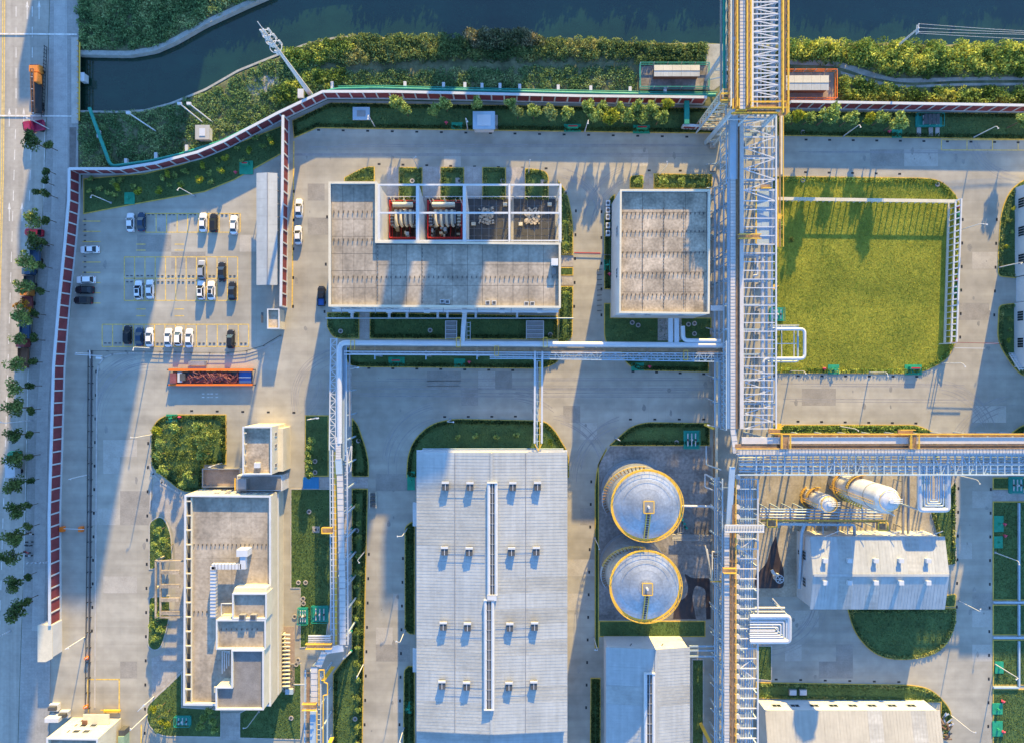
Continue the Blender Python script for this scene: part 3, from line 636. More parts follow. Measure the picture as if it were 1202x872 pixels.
def window(root, a, b_, z0, z1, nrm, m=M_glass, frame=M_steelw, name='window', mull=1):
    """window on a wall between plan points a and b, standing proud along nrm"""
    a, b_ = Vector(a), Vector(b_); nrm = Vector(nrm) ; d = (b_ - a).normalized(); o = nrm * .03
    w_ = MB(); t = .1
    p0, p1 = a + o, b_ + o
    def bx(q0, q1, za, zb, dp): w_.prism([tuple(q0), tuple(q1), tuple(q1 + nrm * dp), tuple(q0 + nrm * dp)], za, zb, True)
    bx(p0, p0 + d * t, z0, z1, .07); bx(p1 - d * t, p1, z0, z1, .07); bx(p0 + d * t, p1 - d * t, z0, z0 + t, .07); bx(p0 + d * t, p1 - d * t, z1 - t, z1, .07)
    for k in range(mull):
        q = p0 + (p1 - p0) * (k + 1) / (mull + 1); bx(q - d * .03, q + d * .03, z0 + t, z1 - t, .06)
    f = w_.build(name, frame, root)
    g_ = MB(); g_.prism([tuple(p0 + d * t), tuple(p1 - d * t), tuple(p1 - d * t + nrm * .02), tuple(p0 + d * t + nrm * .02)], z0 + t, z1 - t, True); g_.build('pane', m, f)
    return f

# ---- large hall with transformer bays
h = 14.0
hall = thing('industrial_hall', 'largest concrete roofed hall with open transformer bays along its upper side', 'building', tuple(P(520, 330)))
pl = gpoly([(386, 214), (442.5, 214), (442.5, 283.5), (658, 285.5), (658, 361.5), (386, 360)], h)
wallring(hall, pl, 0, h, .3, M_wallw); coping(hall, pl, h, .42, M_cream)
zr = h - .95
X = lambda px, hh=h: P(px, 0, hh).x
Y = lambda py, hh=h: P(0, py, hh).y
slabs(hall, X(388), X(440.5), Y(358), Y(216), zr, 4, 7, M_roofc)
slabs(hall, X(440.5) + .02, X(656), Y(359), Y(286.5), zr, 12, 3, M_roofc)
bs = MB(); _, ii = inset(pl[::-1] if area2(pl) < 0 else pl, .3); bs.prism(ii, zr - .5, zr - .12); bs.build('roof_deck', M_dark, hall)
st_ = []
for y, x0, x1, stp_ in ((248, 391, 441, 5.6), (281, 391, 441, 5.6), (325, 391, 655, 5.6)):
    x = x0
    while x < x1: st_.append((X(x), Y(y), zr)); x += stp_
studs(hall, st_, s_=(.14, .5, .32))
st_ = [(X(x), Y(y), zr) for x in (442.5, 495) for y in np.arange(292 if x > 450 else 290, 356, 4.5)]; studs(hall, st_, s_=(.12, .35, .2))
for cx, cy in ((519, 354), (525, 354.5), (572.5, 355.5), (580, 355.5), (618, 356.5), (625, 356.5)):
    f = bar('roof_fan', (X(cx) - .5, Y(cy), zr + .45), (X(cx) + .5, Y(cy), zr + .45), .9, .75, M_white, hall); bar('fan_grille', (X(cx) - .36, Y(cy), zr + .86), (X(cx) + .36, Y(cy), zr + .86), .6, .06, M_dark, hall)
blk('roof_hatch', X(647), X(655), Y(312), Y(304), zr, zr + 1.4, M_wallw, hall); blk('hatch_shade', X(648), X(653), Y(322), Y(314), zr, zr + .5, M_roofd, hall)  # low dark block stands in for the blue shade beside the hatch
for x in (497, 549, 602): pass
# south face: windows, ducts and wall units hung below the eave
ys = Y(361.5)
for i, px in enumerate(np.arange(400, 652, 15)):
    x = X(px); window(hall, (x - 1, Y(360.2)), (x + 1, Y(360.2)), 9.5, 11.2, (0, -1), mull=1)
    if i % 3 == 0: blk('wall_unit', x + 1.2, x + 2.4, Y(361.8) - .9, Y(361.6), 10.8, 11.8, M_steelw, hall)
for px in (402, 448, 470, 508, 520, 555, 606): blk('drain_box', X(px), X(px + 2.5), ys - 1.6, ys - .35, 5, 6.2, M_steelw, hall)
bar('eave_gutter', (X(388), ys - .5, 12.4), (X(656), ys - .75, 12.4), .45, .3, M_steelw, hall)
bar('pipe_run', (P(386, 366).x, P(0, 371).y - .8, 3.0), (P(672, 0).x, P(0, 371).y - .8, 3.0), .3, .3, M_steelb, hall, kind='rod')
for px in (400, 440, 480, 520, 560, 600): bar('hoist_bracket', (X(px), ys, 13.3), (X(px), ys - 1.2, 13.3), .15, .15, M_grey, hall)
# open bays: firewalls, portal frame
xb = [443, 490, 545, 598, 658]
for i, px in enumerate(xb):
    wd = .9 if i in (0,) else .55
    if i in (3, 4):
        for yy in (217.5, 250, 283): bar('column', (X(px), Y(yy), 0), (X(px), Y(yy), h - .1), .45, .45, M_wallw, hall)
        bar('beam', (X(px), Y(216), h - .3), (X(px), Y(284), h - .3), .45, .6, M_wallw, hall)
        bar('beam', (X(px), Y(224), 9), (X(px), Y(284), 9), .3, .4, M_wallw, hall)
    else:
        blk('firewall', X(px) - wd / 2, X(px) + wd / 2, Y(284.2), Y(233), 0, h - .5, M_wallw, hall)
        w_ = MB(); x0, x1 = X(px) - wd / 2, X(px) + wd / 2; ya, yb = Y(233), Y(216)
        w_.add([(x0, ya, 0), (x0, ya - .01, h - .5), (x0, yb, h - .5), (x0, yb, h - 1.4), (x1, ya, 0), (x1, ya - .01, h - .5), (x1, yb, h - .5), (x1, yb, h - 1.4)], [(0, 3, 2, 1), (4, 5, 6, 7), (0, 4, 7, 3), (1, 2, 6, 5), (2, 3, 7, 6)]); w_.build('firewall_haunch', M_wallw, hall)
        bar('beam', (X(px), Y(216), h - .25), (X(px), Y(284), h - .25), wd + .15, .4, M_white, hall)
for a_, b_ in zip(xb, xb[1:]):
    for yy, hh, ww in ((217, h - .3, .5), (250, h - .3, .5), (282.6, h - .32, .4)): bar('beam', (X(a_) + .3, Y(yy), hh), (X(b_) - .3, Y(yy), hh), ww * .75, .45, M_white, hall)
for px in (443, 658): pass
for a_, b_ in zip((455, 500, 548, 605), (497, 546, 603, 652)):   # low parapet fence along the yard edge
    n = int((b_ - a_) / 5); root = hall
    pa, pb = P(a_, 233), P(b_, 233)
    bar('yard_rail', (pa.x, pa.y, 1.5), (pb.x, pb.y, 1.5), .16, .14, M_white, hall)
    for k in range(n + 1): q = pa.lerp(pb, k / n); bar('rail_post', q, q + Vector((0, 0, 1.45)), .14, .14, M_white, hall)
def yard(x0, x1, m): b = MB(); a, c = P(x0, 295), P(x1, 233.6); b.box(a.x, c.x, a.y, c.y, .02, .12); return b.build('yard_bed', m, hall)
yard(457, 496, M_maroon); yard(501, 545, M_maroon)
cell = mat('dark_cell_paving', (.055, .058, .062), .8, var=.2, scale=.6)
for x0, x1 in ((548, 600), (603, 652)):
    a, c = P(x0, 295), P(x1, 233.6); nx, ny = 6, 7; dx, dy = (c.x - a.x) / nx, (c.y - a.y) / ny
    for i in range(nx):
        for j in range(ny): blk('yard_slab', a.x + dx * i + .07, a.x + dx * (i + 1) - .07, a.y + dy * j + .07, a.y + dy * (j + 1) - .07, .02, .2, cell, hall)
    b = MB(); b.box(a.x, c.x, a.y, c.y, .02, .08); b.build('joint_bed', M_grey, hall)
    m_ = P((x0 + x1) / 2 - 3, 254); rub = MB()
    for k in range(70): rub.cbox((m_.x + rng.uniform(-1.8, 1.8), m_.y + rng.uniform(-1.9, 1.9), .18), rng.uniform(.2, .7), rng.uniform(.2, .7), rng.uniform(.1, .5), rng.uniform(0, 3))
    tag(rub.build('rubble_heap', mat('rubble', (.42, .37, .30), .9, var=.4, scale=2), loc=tuple(m_), kind='stuff'))
    for q in ((x0 + 8, 264), (x1 - 7, 241)): p = P(*q); blk('yard_box', p.x - .5, p.x + .5, p.y - .4, p.y + .4, .2, 1.0, M_cream, hall)
def transformer(x0, x1, lab):
    a, c = P(x0, 284), P(x1, 236); cx = (a.x + c.x) / 2; t = thing('transformer', lab, 'transformer', (cx, (a.y + c.y) / 2, .12), 'transformers in the open bays of the large hall'); yc = (a.y + c.y) / 2 + .8
    wx = (c.x - a.x)
    b = MB(); b.box(cx - wx * .3, cx + wx * .3, yc - 2.2, yc + 1.1, .5, 3.6); b.build('tank', M_grey, t)
    for k in range(4):
        x = cx - wx * .22 + k * wx * .145
        p = MB(); p.tube([(x - .15, yc + 1.0, 4.2), (x - .12, yc - 1.2, 4.3), (x + .05, yc - 2.6, 4.3), (x + .3, yc - 2.9, 3.9)], .34, 12); p.build('busbar_duct', M_cream, t)
    b = MB(); b.tube([(cx - wx * .32, yc + 2.2, 4.4), (cx + wx * .28, yc + 2.2, 4.4)], .62, 14); b.build('conservator', M_cream, t)
    for sx in (-1, 1):
        for k in range(5): y = yc - 2.3 + k * .75; bar('radiator_fin', (cx + sx * wx * .33, y, 1.8), (cx + sx * wx * .43, y, 1.8), .45, 2.4, M_cream if sx > 0 else M_grey, t)
    for k in range(3): x = cx - wx * .3 + k * wx * .3; bsh = MB(); bsh.cone((x, yc + 3.4, 3), .22, .1, 2.0, 8); bsh.build('bushing', M_cream, t)
    for k in range(16):
        x_, y_ = a.x + .9 + rng.uniform(0, wx - 1.8), a.y + 1 + rng.uniform(0, 6.5); s1, s2 = rng.uniform(.35, 1.0), rng.uniform(.35, 1.0); blk('switch_box', x_ - s1 / 2, x_ + s1 / 2, y_ - s2 / 2, y_ + s2 / 2, .12, rng.uniform(1.0, 3.2), (M_grey, M_cream, M_dark, M_steelb)[k % 4], t)
    for k in range(7): x_ = a.x + .8 + k * (wx - 1.6) / 6; tb = MB(); tb.tube([(x_, a.y + .8, 1.6), (x_ + .2, yc - 1.5, 2.2), (x_ - .1, yc - 2.6, 3.8)], .07, 5); tb.build('cable', M_dark if k % 2 else M_redp, t)
    # red fire main around the bay
    zf = 3.2; pts = [(a.x + .4, a.y + .4, zf), (a.x + .4, c.y - .8, zf), (c.x - .4, c.y - .8, zf), (c.x - .4, a.y + .4, zf), (a.x + .4, a.y + .4, zf)]
    for q, r_ in zip(pts, pts[1:]): bar('fire_main', q, r_, .22, .22, M_redp, t, kind='rod')
    for q, r_ in zip(pts, pts[1:]): bar('fire_main', (q[0], q[1], 1.4), (r_[0], r_[1], 1.4), .16, .16, M_redp, t, kind='rod')
    for q in pts[:4]: bar('riser', (q[0], q[1], 0), q, .25, .25, M_redp, t)
    for k in range(3): x = a.x + .8 + k * (wx - 1.6) / 2; bar('spray_arm', (x, c.y - .3, 4), (x + .7, c.y - 1.9, 2.8), .22, .22, M_cream, t)
transformer(458, 496, 'transformer with cream ducts in a red gravel bay, the left one of two')
transformer(502, 545, 'transformer with cream ducts in a red gravel bay, the right one of two')

# ---- square flat-roofed block
h = 14.0
blkb = thing('flat_roofed_block', 'square block with sandy flat roof between the large hall and the main pipe rack', 'building', tuple(P(770, 310)))
pl = gpoly([(728, 223), (833.5, 223), (832.5, 368.5), (727, 367.5)], h); wallring(blkb, pl, 0, h, .3, M_wallw); coping(blkb, pl, h, .35, M_cream)
zr = h - .98; slabs(blkb, X(730), X(831), Y(366), Y(225), zr, 4, 6, M_roofc2)
bs = MB(); bs.box(X(729.5), X(831.5), Y(366.5), Y(224.5), zr - .5, zr - .12); bs.build('roof_deck', M_dark, blkb)
studs(blkb, [(X(x), Y(y), zr) for y in (250, 271, 296, 320.5, 345.5) for x in np.arange(732, 828, 5)], s_=(.14, .45, .3))
studs(blkb, [(X(x), Y(y), zr) for x in (755, 779.8, 804) for y in np.arange(244, 364, 4)], s_=(.11, .35, .14))
for py in (262, 312): window(blkb, (X(727.4), Y(py)), (X(727.4), Y(py + 12)), 9.2, 11.2, (-1, 0), name='louvre', mull=2)
for px in (742, 760, 800): window(blkb, (X(px), Y(368.3)), (X(px + 8), Y(368.3)), 9.5, 11, (0, -1), name='window')
for k, (px, py) in enumerate(((713, 240), (713, 248), (713, 256), (713, 266), (713, 275))):
    p = P(px, py); ac = thing('air_conditioner', 'white air conditioning unit, %s from the top of the column beside the square block' % ordn(k), 'air conditioner', tuple(p), 'air conditioners beside the square block')
    blk('case', p.x - .5, p.x + .5, p.y - .7, p.y + .7, .15, 1.2, M_white, ac); b = MB(); b.cone((p.x, p.y, 1.2), .38, .36, .05, 12); b.build('fan', M_dark, ac)

# ---- office building on the left
h = 9.0
off = thing('office_building', 'long grey roofed office building with stepped penthouse and rooftop duct', 'building', tuple(P(270, 700)))
pl = gpoly([(217, 580.5), (318, 581.5), (318, 828), (215.5, 827)], h); wallring(off, pl, 0, h, .35, M_cream); coping(off, pl, h, .4, M_white)
zr = h - .9; slabs(off, X(224, h), X(316, h), Y(825, h), Y(584, h), zr, 4, 10, M_roofc, gap=.03)
bs = MB(); bs.box(X(217.5, h), X(317.5, h), Y(827, h), Y(582, h), zr - .5, zr - .12); bs.build('roof_deck', M_dark, off)
for k in range(14): y = 588 + k * 17; bar('parapet_brace', (X(217, h), Y(y, h), h - .2), (X(224, h), Y(y, h), h - .2), .3, .3, M_cream, off)
bar('inner_upstand', (X(224, h), Y(584, h), zr + .35), (X(224, h), Y(825, h), zr + .35), .25, .7, M_cream, off)
studs(off, [(X(x, h), Y(y, h), zr) for y, xs2 in ((640, np.arange(226, 314, 5)), (719, np.arange(226, 252, 5))) for x in xs2], s_=(.14, .4, .28))
# north face: framed dark panes stand in for the slanted shadows on it
for k in range(7): x = X(232 + k * 13, h); window(off, (x, Y(581, h)), (x + 1.6, Y(581, h)), 5.4, 7.2, (0, 1)); window(off, (x, Y(581, h)), (x + 1.6, Y(581, h)), 1.6, 3.4, (0, 1))
ex = X(318, h)
bar('string_course', (ex + .12, Y(583, h), 4.3), (ex + .12, Y(826, h), 4.3), .2, .3, M_white, off)
# penthouse in steps
hp = 12.8
def pent(pts, z0, z1, mr=M_roofc, lab=None, par=.6):
    q = gpoly(pts, z1); wallring(off, q, z0, z1, .25, M_cream, 'penthouse_wall'); coping(off, q, z1, .28, M_white)
    qq = q if area2(q) > 0 else q[::-1]; _, i2 = inset(qq, .25); r_ = MB(); r_.prism(i2, z1 - par - .2, z1 - par); r_.build('penthouse_roof', mr, off)
pent([(273, 696), (313, 696), (313, 726), (273, 726)], zr, 12.2)
pent([(254, 727), (312, 727), (312, 761.5), (254, 761.5)], zr, 12.2)
pent([(253.5, 806), (253.5, 832.5), (309.5, 832.5), (309.5, 762.5), (272, 762.5), (272, 806)], 0.0, 12.8, M_roofd)
nb = MB(); nb.prism(gpoly([(275, 690), (313, 690), (313, 696), (273, 696)], 11.5), zr, 11.4); nb.build('penthouse_lip', M_cream, off)
for px in (284, 297): blk('roof_vent_box', X(px, hp) - .7, X(px, hp) + .7, Y(724.5, hp) - .8, Y(724.5, hp) + .6, 11.6, 12.8, M_grey, off); 
for px in (284, 297): bar('vent_cowl', (X(px, hp) - .55, Y(724, hp), 12.84), (X(px, hp) + .55, Y(724, hp), 12.84), 1.0, .08, M_dark, off)
studs(off, [(X(x, 11.6), Y(738, 11.6), 11.6) for x in np.arange(260, 308, 6)], s_=(.14, .4, .25))
# big white duct over the roof
zd = 10.2; D = lambda px, py, z=zd: tuple(P(px, py, z))
duct = MB(); 
for a, b_ in ((D(251, 724), D(251, 664)), (D(249.5, 664), D(284, 664)), (D(286, 667), D(286, 650))): duct.bar(a, b_, 1.25, 1.1)
duct.build('roof_duct', M_steelw, off)
blk('duct_outlet', P(279, 0, zd).x, P(292, 0, zd).x, P(0, 652, zd).y, P(0, 644, zd).y, zr, 11, M_steelw, off); 
db = MB()
for k in range(15): p = D(251, 668 + k * 3.9); db.cbox((p[0], p[1], zd - .57), 1.36, .1, 1.2)
for k in range(8): p = D(253 + k * 4, 664); db.cbox((p[0], p[1], zd - .57), .1, 1.36, 1.2)
db.build('duct_flange', M_grey, off, kind='stuff')
for k in range(4):
    pts = [D(261 + k * 2.6, 790 - k * 3, 9.4), D(261 + k * 2.6, 764 + k, 9.4), D(270, 764 + k, 9.4)]; tb = MB(); tb.tube(pts, .14, 8); tb.build('roof_pipe', M_steelw, off)
tb = MB(); tb.tube([D(260, 722), D(260, 708), D(272, 708)], .16, 8); tb.build('roof_pipe', M_steelw, off)
tb = MB(); tb.tube([D(252, 812), D(252, 806), D(262, 806)], .2, 8); tb.build('roof_pipe', M_cream, off)
# open pergola porch west of the office
pg = thing('entrance_pergola', 'concrete slatted porch frame projecting from the left side of the office building', 'pergola', tuple(P(198, 690)))
hz = 4.0; E = lambda px, py: P(px, py, hz)
for a, b_ in (((183, 658), (215, 658)), ((183, 724), (215, 724)), ((183, 657), (183, 725)), ((188.5, 658), (188.5, 724))): bar('beam', E(*a), E(*b_), .38, .4, M_roofc2, pg)
for py in (671, 687.5, 703.5, 719): bar('slat', E(189, py), E(211, py), .95, .3, M_roofc2, pg)
for px, py in ((183, 658), (183, 690), (183, 724)): p = E(px, py); bar('column', (p.x, p.y, 0), (p.x, p.y, hz - .2), .45, .45, M_cream, pg)

# small stair block north of the office, terrace, link roof
nbk = thing('stair_block', 'small square block with hatch on its roof above the office building', 'building', tuple(P(305, 530)))
h2 = 10.0; q = gpoly([(285, 500.5), (319, 500.5), (319, 556.5), (285, 556.5)], h2); wallring(nbk, q, 0, h2, .25, M_cream); coping(nbk, q, h2, .3, M_white)
r_ = MB(); r_.prism(gpoly([(286, 502), (318, 502), (318, 555), (286, 555)], h2), h2 - 1.1, h2 - .9); r_.build('roof', M_roofc2, nbk)
blk('roof_hatch', X(298, h2), X(305, h2), Y(549, h2), Y(543, h2), h2 - .9, h2 - .1, M_wallw, nbk)
for z in (7.2, 4.2): 
    for py in (508, 522, 545): window(nbk, (X(319, h2), Y(py, h2)), (X(319, h2), Y(py + 5, h2)), z - .6, z + .9, (1, 0), mull=0)
wl = gpoly([(319.2, 503), (330, 503), (330, 554), (319.2, 554)], 7); w_ = MB(); w_.prism(wl, 0, 5.5); w_.build('side_wing', M_cream, nbk)
for k in range(4): bar('parapet_brace', (X(285, h2), Y(508 + k * 13, h2), h2 - .3), (X(289, h2), Y(508 + k * 13, h2), h2 - .3), .3, .3, M_cream, nbk)
ter = thing('terrace', 'walled brownish terrace between the garden and the small stair block', 'terrace', tuple(P(262, 560)))
tp = gpoly([(239, 549), (284, 549), (284, 571), (239, 571)], 1.0); wallring(ter, tp, 0, 1.9, .25, M_grey); r_ = MB(); r_.prism(inset(tp if area2(tp) > 0 else tp[::-1], .26)[1], .1, .9); r_.build('floor', M_terr, ter)
lk = thing('link_building', 'low dark roofed link between the small stair block and the office', 'building', tuple(P(308, 567)))
q = gpoly([(278, 557.5), (331, 557.5), (331, 576), (278, 576)], 5); w_ = MB(); w_.prism(q, 0, 4.9); w_.build('body', M_wallw, lk); r_ = MB(); r_.prism(inset(q if area2(q) > 0 else q[::-1], .25)[1], 4.9, 5.0); r_.build('roof', M_roofd, lk)
q = gpoly([(277, 562), (289, 562), (289, 574), (277, 574)], 6.6); w_ = MB(); w_.prism(q, 5.0, 6.6); w_.build('lift_box', M_grey, lk); bar('yellow_edge', P(276, 561, 5.2), P(276, 575, 5.2), .25, .3, M_yst, lk)

# ---- white sheet-metal warehouses (gabled)
def ribs(root, x0, x1, y0, y1, zf, axis, pitch, m, w_=.05, hh=.05):
    b = MB()
    if axis == 'x':   # ribs run along x at successive y
        y = y0 + pitch / 2
        while y < y1:
            for xa, xb_ in ((x0, None), (None, x1)):
                pass
            y += pitch
    b.build('seam', m, root, kind='stuff')
def gable(root, x0, x1, y0, y1, ze, zr_, ridge, axis, m, nsheet, wm=M_wallw, seam=.75):
    """walls, two roof slopes split into sheets, seams. axis = direction of the ridge; ridge = its coordinate"""
    wb = MB()
    if axis == 'y':
        for y, yy in ((y0, y0 + .25), (y1 - .25, y1)): 
            f = [(x0 + .1, ze), (x0 + .1, 0), (x1 - .1, 0), (x1 - .1, ze), (ridge, zr_ - .1)]; v = [(a, y, c) for a, c in f] + [(a, yy, c) for a, c in f]
            e = MB(); e.add(v, [(0, 1, 2, 3, 4), (9, 8, 7, 6, 5)] + [(i, (i + 1) % 5 + 0, (i + 1) % 5 + 5, i + 5) for i in range(5)]); e.build('end_wall', wm, root)
        blk('side_wall', x0 + .1, x0 + .35, y0 + .25, y1 - .25, 0, ze - .05, wm, root); blk('side_wall', x1 - .35, x1 - .1, y0 + .25, y1 - .25, 0, ze - .05, wm, root)
    else:
        for x, xx in ((x0, x0 + .25), (x1 - .25, x1)):
            f = [(y0 + .1, ze), (y0 + .1, 0), (y1 - .1, 0), (y1 - .1, ze), (ridge, zr_ - .1)]; v = [(x, a, c) for a, c in f] + [(xx, a, c) for a, c in f]
            e = MB(); e.add(v, [(0, 1, 2, 3, 4), (9, 8, 7, 6, 5)] + [(i, (i + 1) % 5 + 0, (i + 1) % 5 + 5, i + 5) for i in range(5)]); e.build('end_wall', wm, root)
        blk('side_wall', x0 + .25, x1 - .25, y0 + .1, y0 + .35, 0, ze - .05, wm, root); blk('side_wall', x0 + .25, x1 - .25, y1 - .35, y1 - .1, 0, ze - .05, wm, root)
    lo, hi = (y0, y1) if axis == 'y' else (x0, x1); e0, e1 = (x0, x1) if axis == 'y' else (y0, y1); o = .35
    for side, ec in ((0, e0 - o), (1, e1 + o)):
        zz = ze - (zr_ - ze) * o / abs(ridge - (e0 if side == 0 else e1)); k = (hi - lo + .4) / nsheet
        for i in range(nsheet):
            a0, a1 = lo - .2 + k * i + .008, lo - .2 + k * (i + 1) - .008; dz = rng.uniform(0, .008)
            mm = m if rng.uniform() > .25 else mat(m.name + '_replaced', tuple(v_ * rng.uniform(.84, .9) for v_ in (.42, .44, .44)), .6, var=.14, scale=.15, streak=((.05, 1.2, 1), .1))
            c = [(ec, zz), (ridge + (-.05 if side == 0 else .05), zr_)]
            v = []
            for u in (a0, a1):
                for (s_, z) in c:
                    for t in (0, .12): v.append((s_, u, z + t + dz) if axis == 'y' else (u, s_, z + t + dz))
            p = MB(); p.add(v, [(0, 2, 3, 1), (4, 5, 7, 6), (1, 3, 7, 5), (0, 4, 6, 2), (0, 1, 5, 4), (2, 6, 7, 3)]); p.build('roof_sheet', mm, root)
        sm = MB(); u = lo
        while u < hi:
            A, B_ = ((ec, u, zz + .15), (ridge, u, zr_ + .15)) if axis == 'y' else ((u, ec, zz + .15), (u, ridge, zr_ + .15)); sm.bar(A, B_, .05, .012); u += seam
        sm.build('roof_seam', m, root, kind='stuff')
    a, b_ = ((ridge, lo, zr_ + .2), (ridge, hi, zr_ + .2)) if axis == 'y' else ((lo, ridge, zr_ + .2), (hi, ridge, zr_ + .2)); bar('ridge_cap', a, b_, .6, .08, m, root)

def ridge_vent(root, x, y0, y1, z, w_=2.1, m=M_metroof):
    """long ridge ventilator: two curved cheeks and a dark slotted throat"""
    for s_ in (-1, 1):
        c = MB(); c.tube([(x + s_ * w_ * .40, y0, z + .45), (x + s_ * w_ * .40, y1, z + .45)], .42, 10); c.build('vent_cheek', M_white, root)
    bar('vent_throat', (x, y0, z + .4), (x, y1, z + .4), w_ * .5, .5, M_dark, root)
    n = int((y1 - y0) / 2.2)
    for k in range(n + 1): y = y0 + (y1 - y0) * k / n; bar('vent_rib', (x - w_ * .3, y, z + .72), (x + w_ * .3, y, z + .72), .12, .1, M_grey, root)
    bar('vent_wire', (x, y0, z + .75), (x, y1, z + .75), .1, .08, M_steelw, root)
    for y in (y0, y1): blk('vent_end', x - w_ * .55, x + w_ * .55, y - .1, y + .1, z, z + .95, M_white, root)

def roofvent(root, x, y, z, s_=1.0):
    f = blk('roof_vent', x - .75 * s_, x + .75 * s_, y - .95 * s_, y + .95 * s_, z - .3, z + 1.0, M_dark, root)
    blk('vent_hood', x - .85 * s_, x + .85 * s_, y + .6 * s_, y + 1.1 * s_, z + .9, z + 1.15, M_white, root)
    blk('vent_divider', x - .06, x + .06, y - .9 * s_, y + .55 * s_, z + .98, z + 1.06, M_steelw, root)

ze, zrd = 8.5, 10.0
wh = thing('warehouse', 'largest white sheet metal warehouse with a long ridge vent in the middle of the plant', 'warehouse', tuple(P(576, 690)))
wx0, wx1, wy1 = X(489, ze) + .35, X(666, ze) - .35, Y(531, ze); wy0 = Y(857, ze); rx = X(577, zrd)
gable(wh, wx0, wx1, wy0, wy1, ze, zrd, rx, 'y', M_metroof, 18)
# lower continuation beyond the step
wl2 = thing('warehouse_annex', 'lower blue grey roofed continuation at the bottom end of the largest warehouse', 'warehouse', tuple(P(576, 890)))
gable(wl2, wx0 - .2, wx1 + .1, wy0 - 22, wy0 - .45, 7.0, 8.4, rx, 'y', M_metroof, 6)
zs = lambda x: ze + (zrd - ze) * (1 - abs(x - rx) / (wx1 - rx)) + .15
ridge_vent(wh, X(578, zrd + .5), Y(697, zrd), Y(566, zrd), zrd); ridge_vent(wh, X(574, zrd + .5), Y(831, zrd), Y(703, zrd), zrd)
for y, xs2 in ((570, (523, 552, 602, 631)), (646, (522, 551, 600.5, 629.5)), (734, (520.5, 549, 598.5, 627.5)), (803, (519, 548, 597.5, 626.5))):
    for xp in xs2: x = X(xp, 9.7); roofvent(wh, x, Y(y, 9.7), zs(x))
    for s_ in (0, 1):
        a, b_ = (xs2[0], 571) if s_ == 0 else (583, xs2[3]); 
        for dy in (-5, 5): bar('guy_rail', (X(a, 9.7), Y(y + dy, 9.7), zs(X(a, 9.7)) + .5), (X(b_, 9.7), Y(y + dy, 9.7), zs(X(b_, 9.7)) + .5), .05, .05, M_grey, wh)
bar('cross_hatch', (X(572, zrd), Y(700, zrd), zrd + .5), (X(583, zrd), Y(700, zrd), zrd + .5), 1.3, .9, M_steelw, wh)
bar('gutter', (X(489, ze), Y(529, ze), 8.3), (X(666, ze), Y(529, ze), 8.3), .35, .3, M_white, wh)
bar('eave_pipe', (X(495, ze), Y(527.5, ze), 6.8), (X(662, ze), Y(527.5, ze), 6.8), .25, .25, M_steelb, wh, kind='rod')
for py0, py1 in ((590, 618), (762, 790)): blk('side_canopy', X(484, 6), X(488.5, 6), Y(py1, 6), Y(py0, 6), 5, 5.3, M_wallw, wh)
for xp in (534, 617): bar('sheet_lap', (X(xp, 9.2), wy0, zs(X(xp, 9.2)) + .02), (X(xp, 9.2), wy1, zs(X(xp, 9.2)) + .02), .12, .06, M_grey, wh)

w2 = thing('warehouse', 'white warehouse with a ridge vent just below the two storage tanks', 'warehouse', tuple(P(760, 840)))
z1, z2 = 7.3, 8.6; gable(w2, X(713, z1), X(808, z1), Y(935, z1), Y(760, z1), z1, z2, X(770, z2), 'y', M_metroof, 8)
ridge_vent(w2, X(762, z2), Y(930, z2), Y(789, z2), z2 - .1, 2.3)
for px in (739, 776): bar('wall_lamp', (X(px, 6), Y(758, 6), 6), (X(px, 6) + .5, Y(755, 6), 6), .15, .15, M_dark, w2)

w3 = thing('warehouse', 'pale metal warehouse with two rows of roof vents right of the pipe rack', 'warehouse', tuple(P(1020, 670)))
z1, z2 = 8.0, 9.6; gable(w3, X(951.5, z1), X(1108, z1), Y(713, z1), Y(631, z1), z1, z2, Y(674.5, z2), 'x', M_metroof, 10)
for xp in (969, 997.5, 1028.5, 1058, 1090):
    for yp, zz in ((658, z1 + 1.0), (684, z1 + 1.25)):
        x, y = X(xp, zz + 1), Y(yp, zz + 1); p = MB(); p.box(x - .42, x + .42, y - .42, y + .42, zz - .5, zz + .89); c = p.build('vent_stack', M_white, w3); p = MB(); p.box(x - .55, x + .55, y - .45, y + .55, zz + .9, zz + 1.2); p.build('vent_cowl', M_white, w3)
for py in (645, 676): window(w3, (X(951.5, z1) - .0, Y(py, 4)), (X(951.5, z1), Y(py + 11, 4)), 3.6, 5.6, (-1, 0), name='louvre', mull=2); window(w3, (X(951.5, z1), Y(py + 3, 4)), (X(951.5, z1), Y(py + 9, 4)), .8, 2.8, (-1, 0), name='louvre', mull=1)
for xp in (965, 1000, 1035, 1062, 1085): bar('lamp_bracket', (X(xp, 7), Y(631, z1), 7.4), (X(xp, 7) + 2.8, Y(637, z1) + 1.8 + 1.4, 9.6), .12, .12, M_steelw, w3)

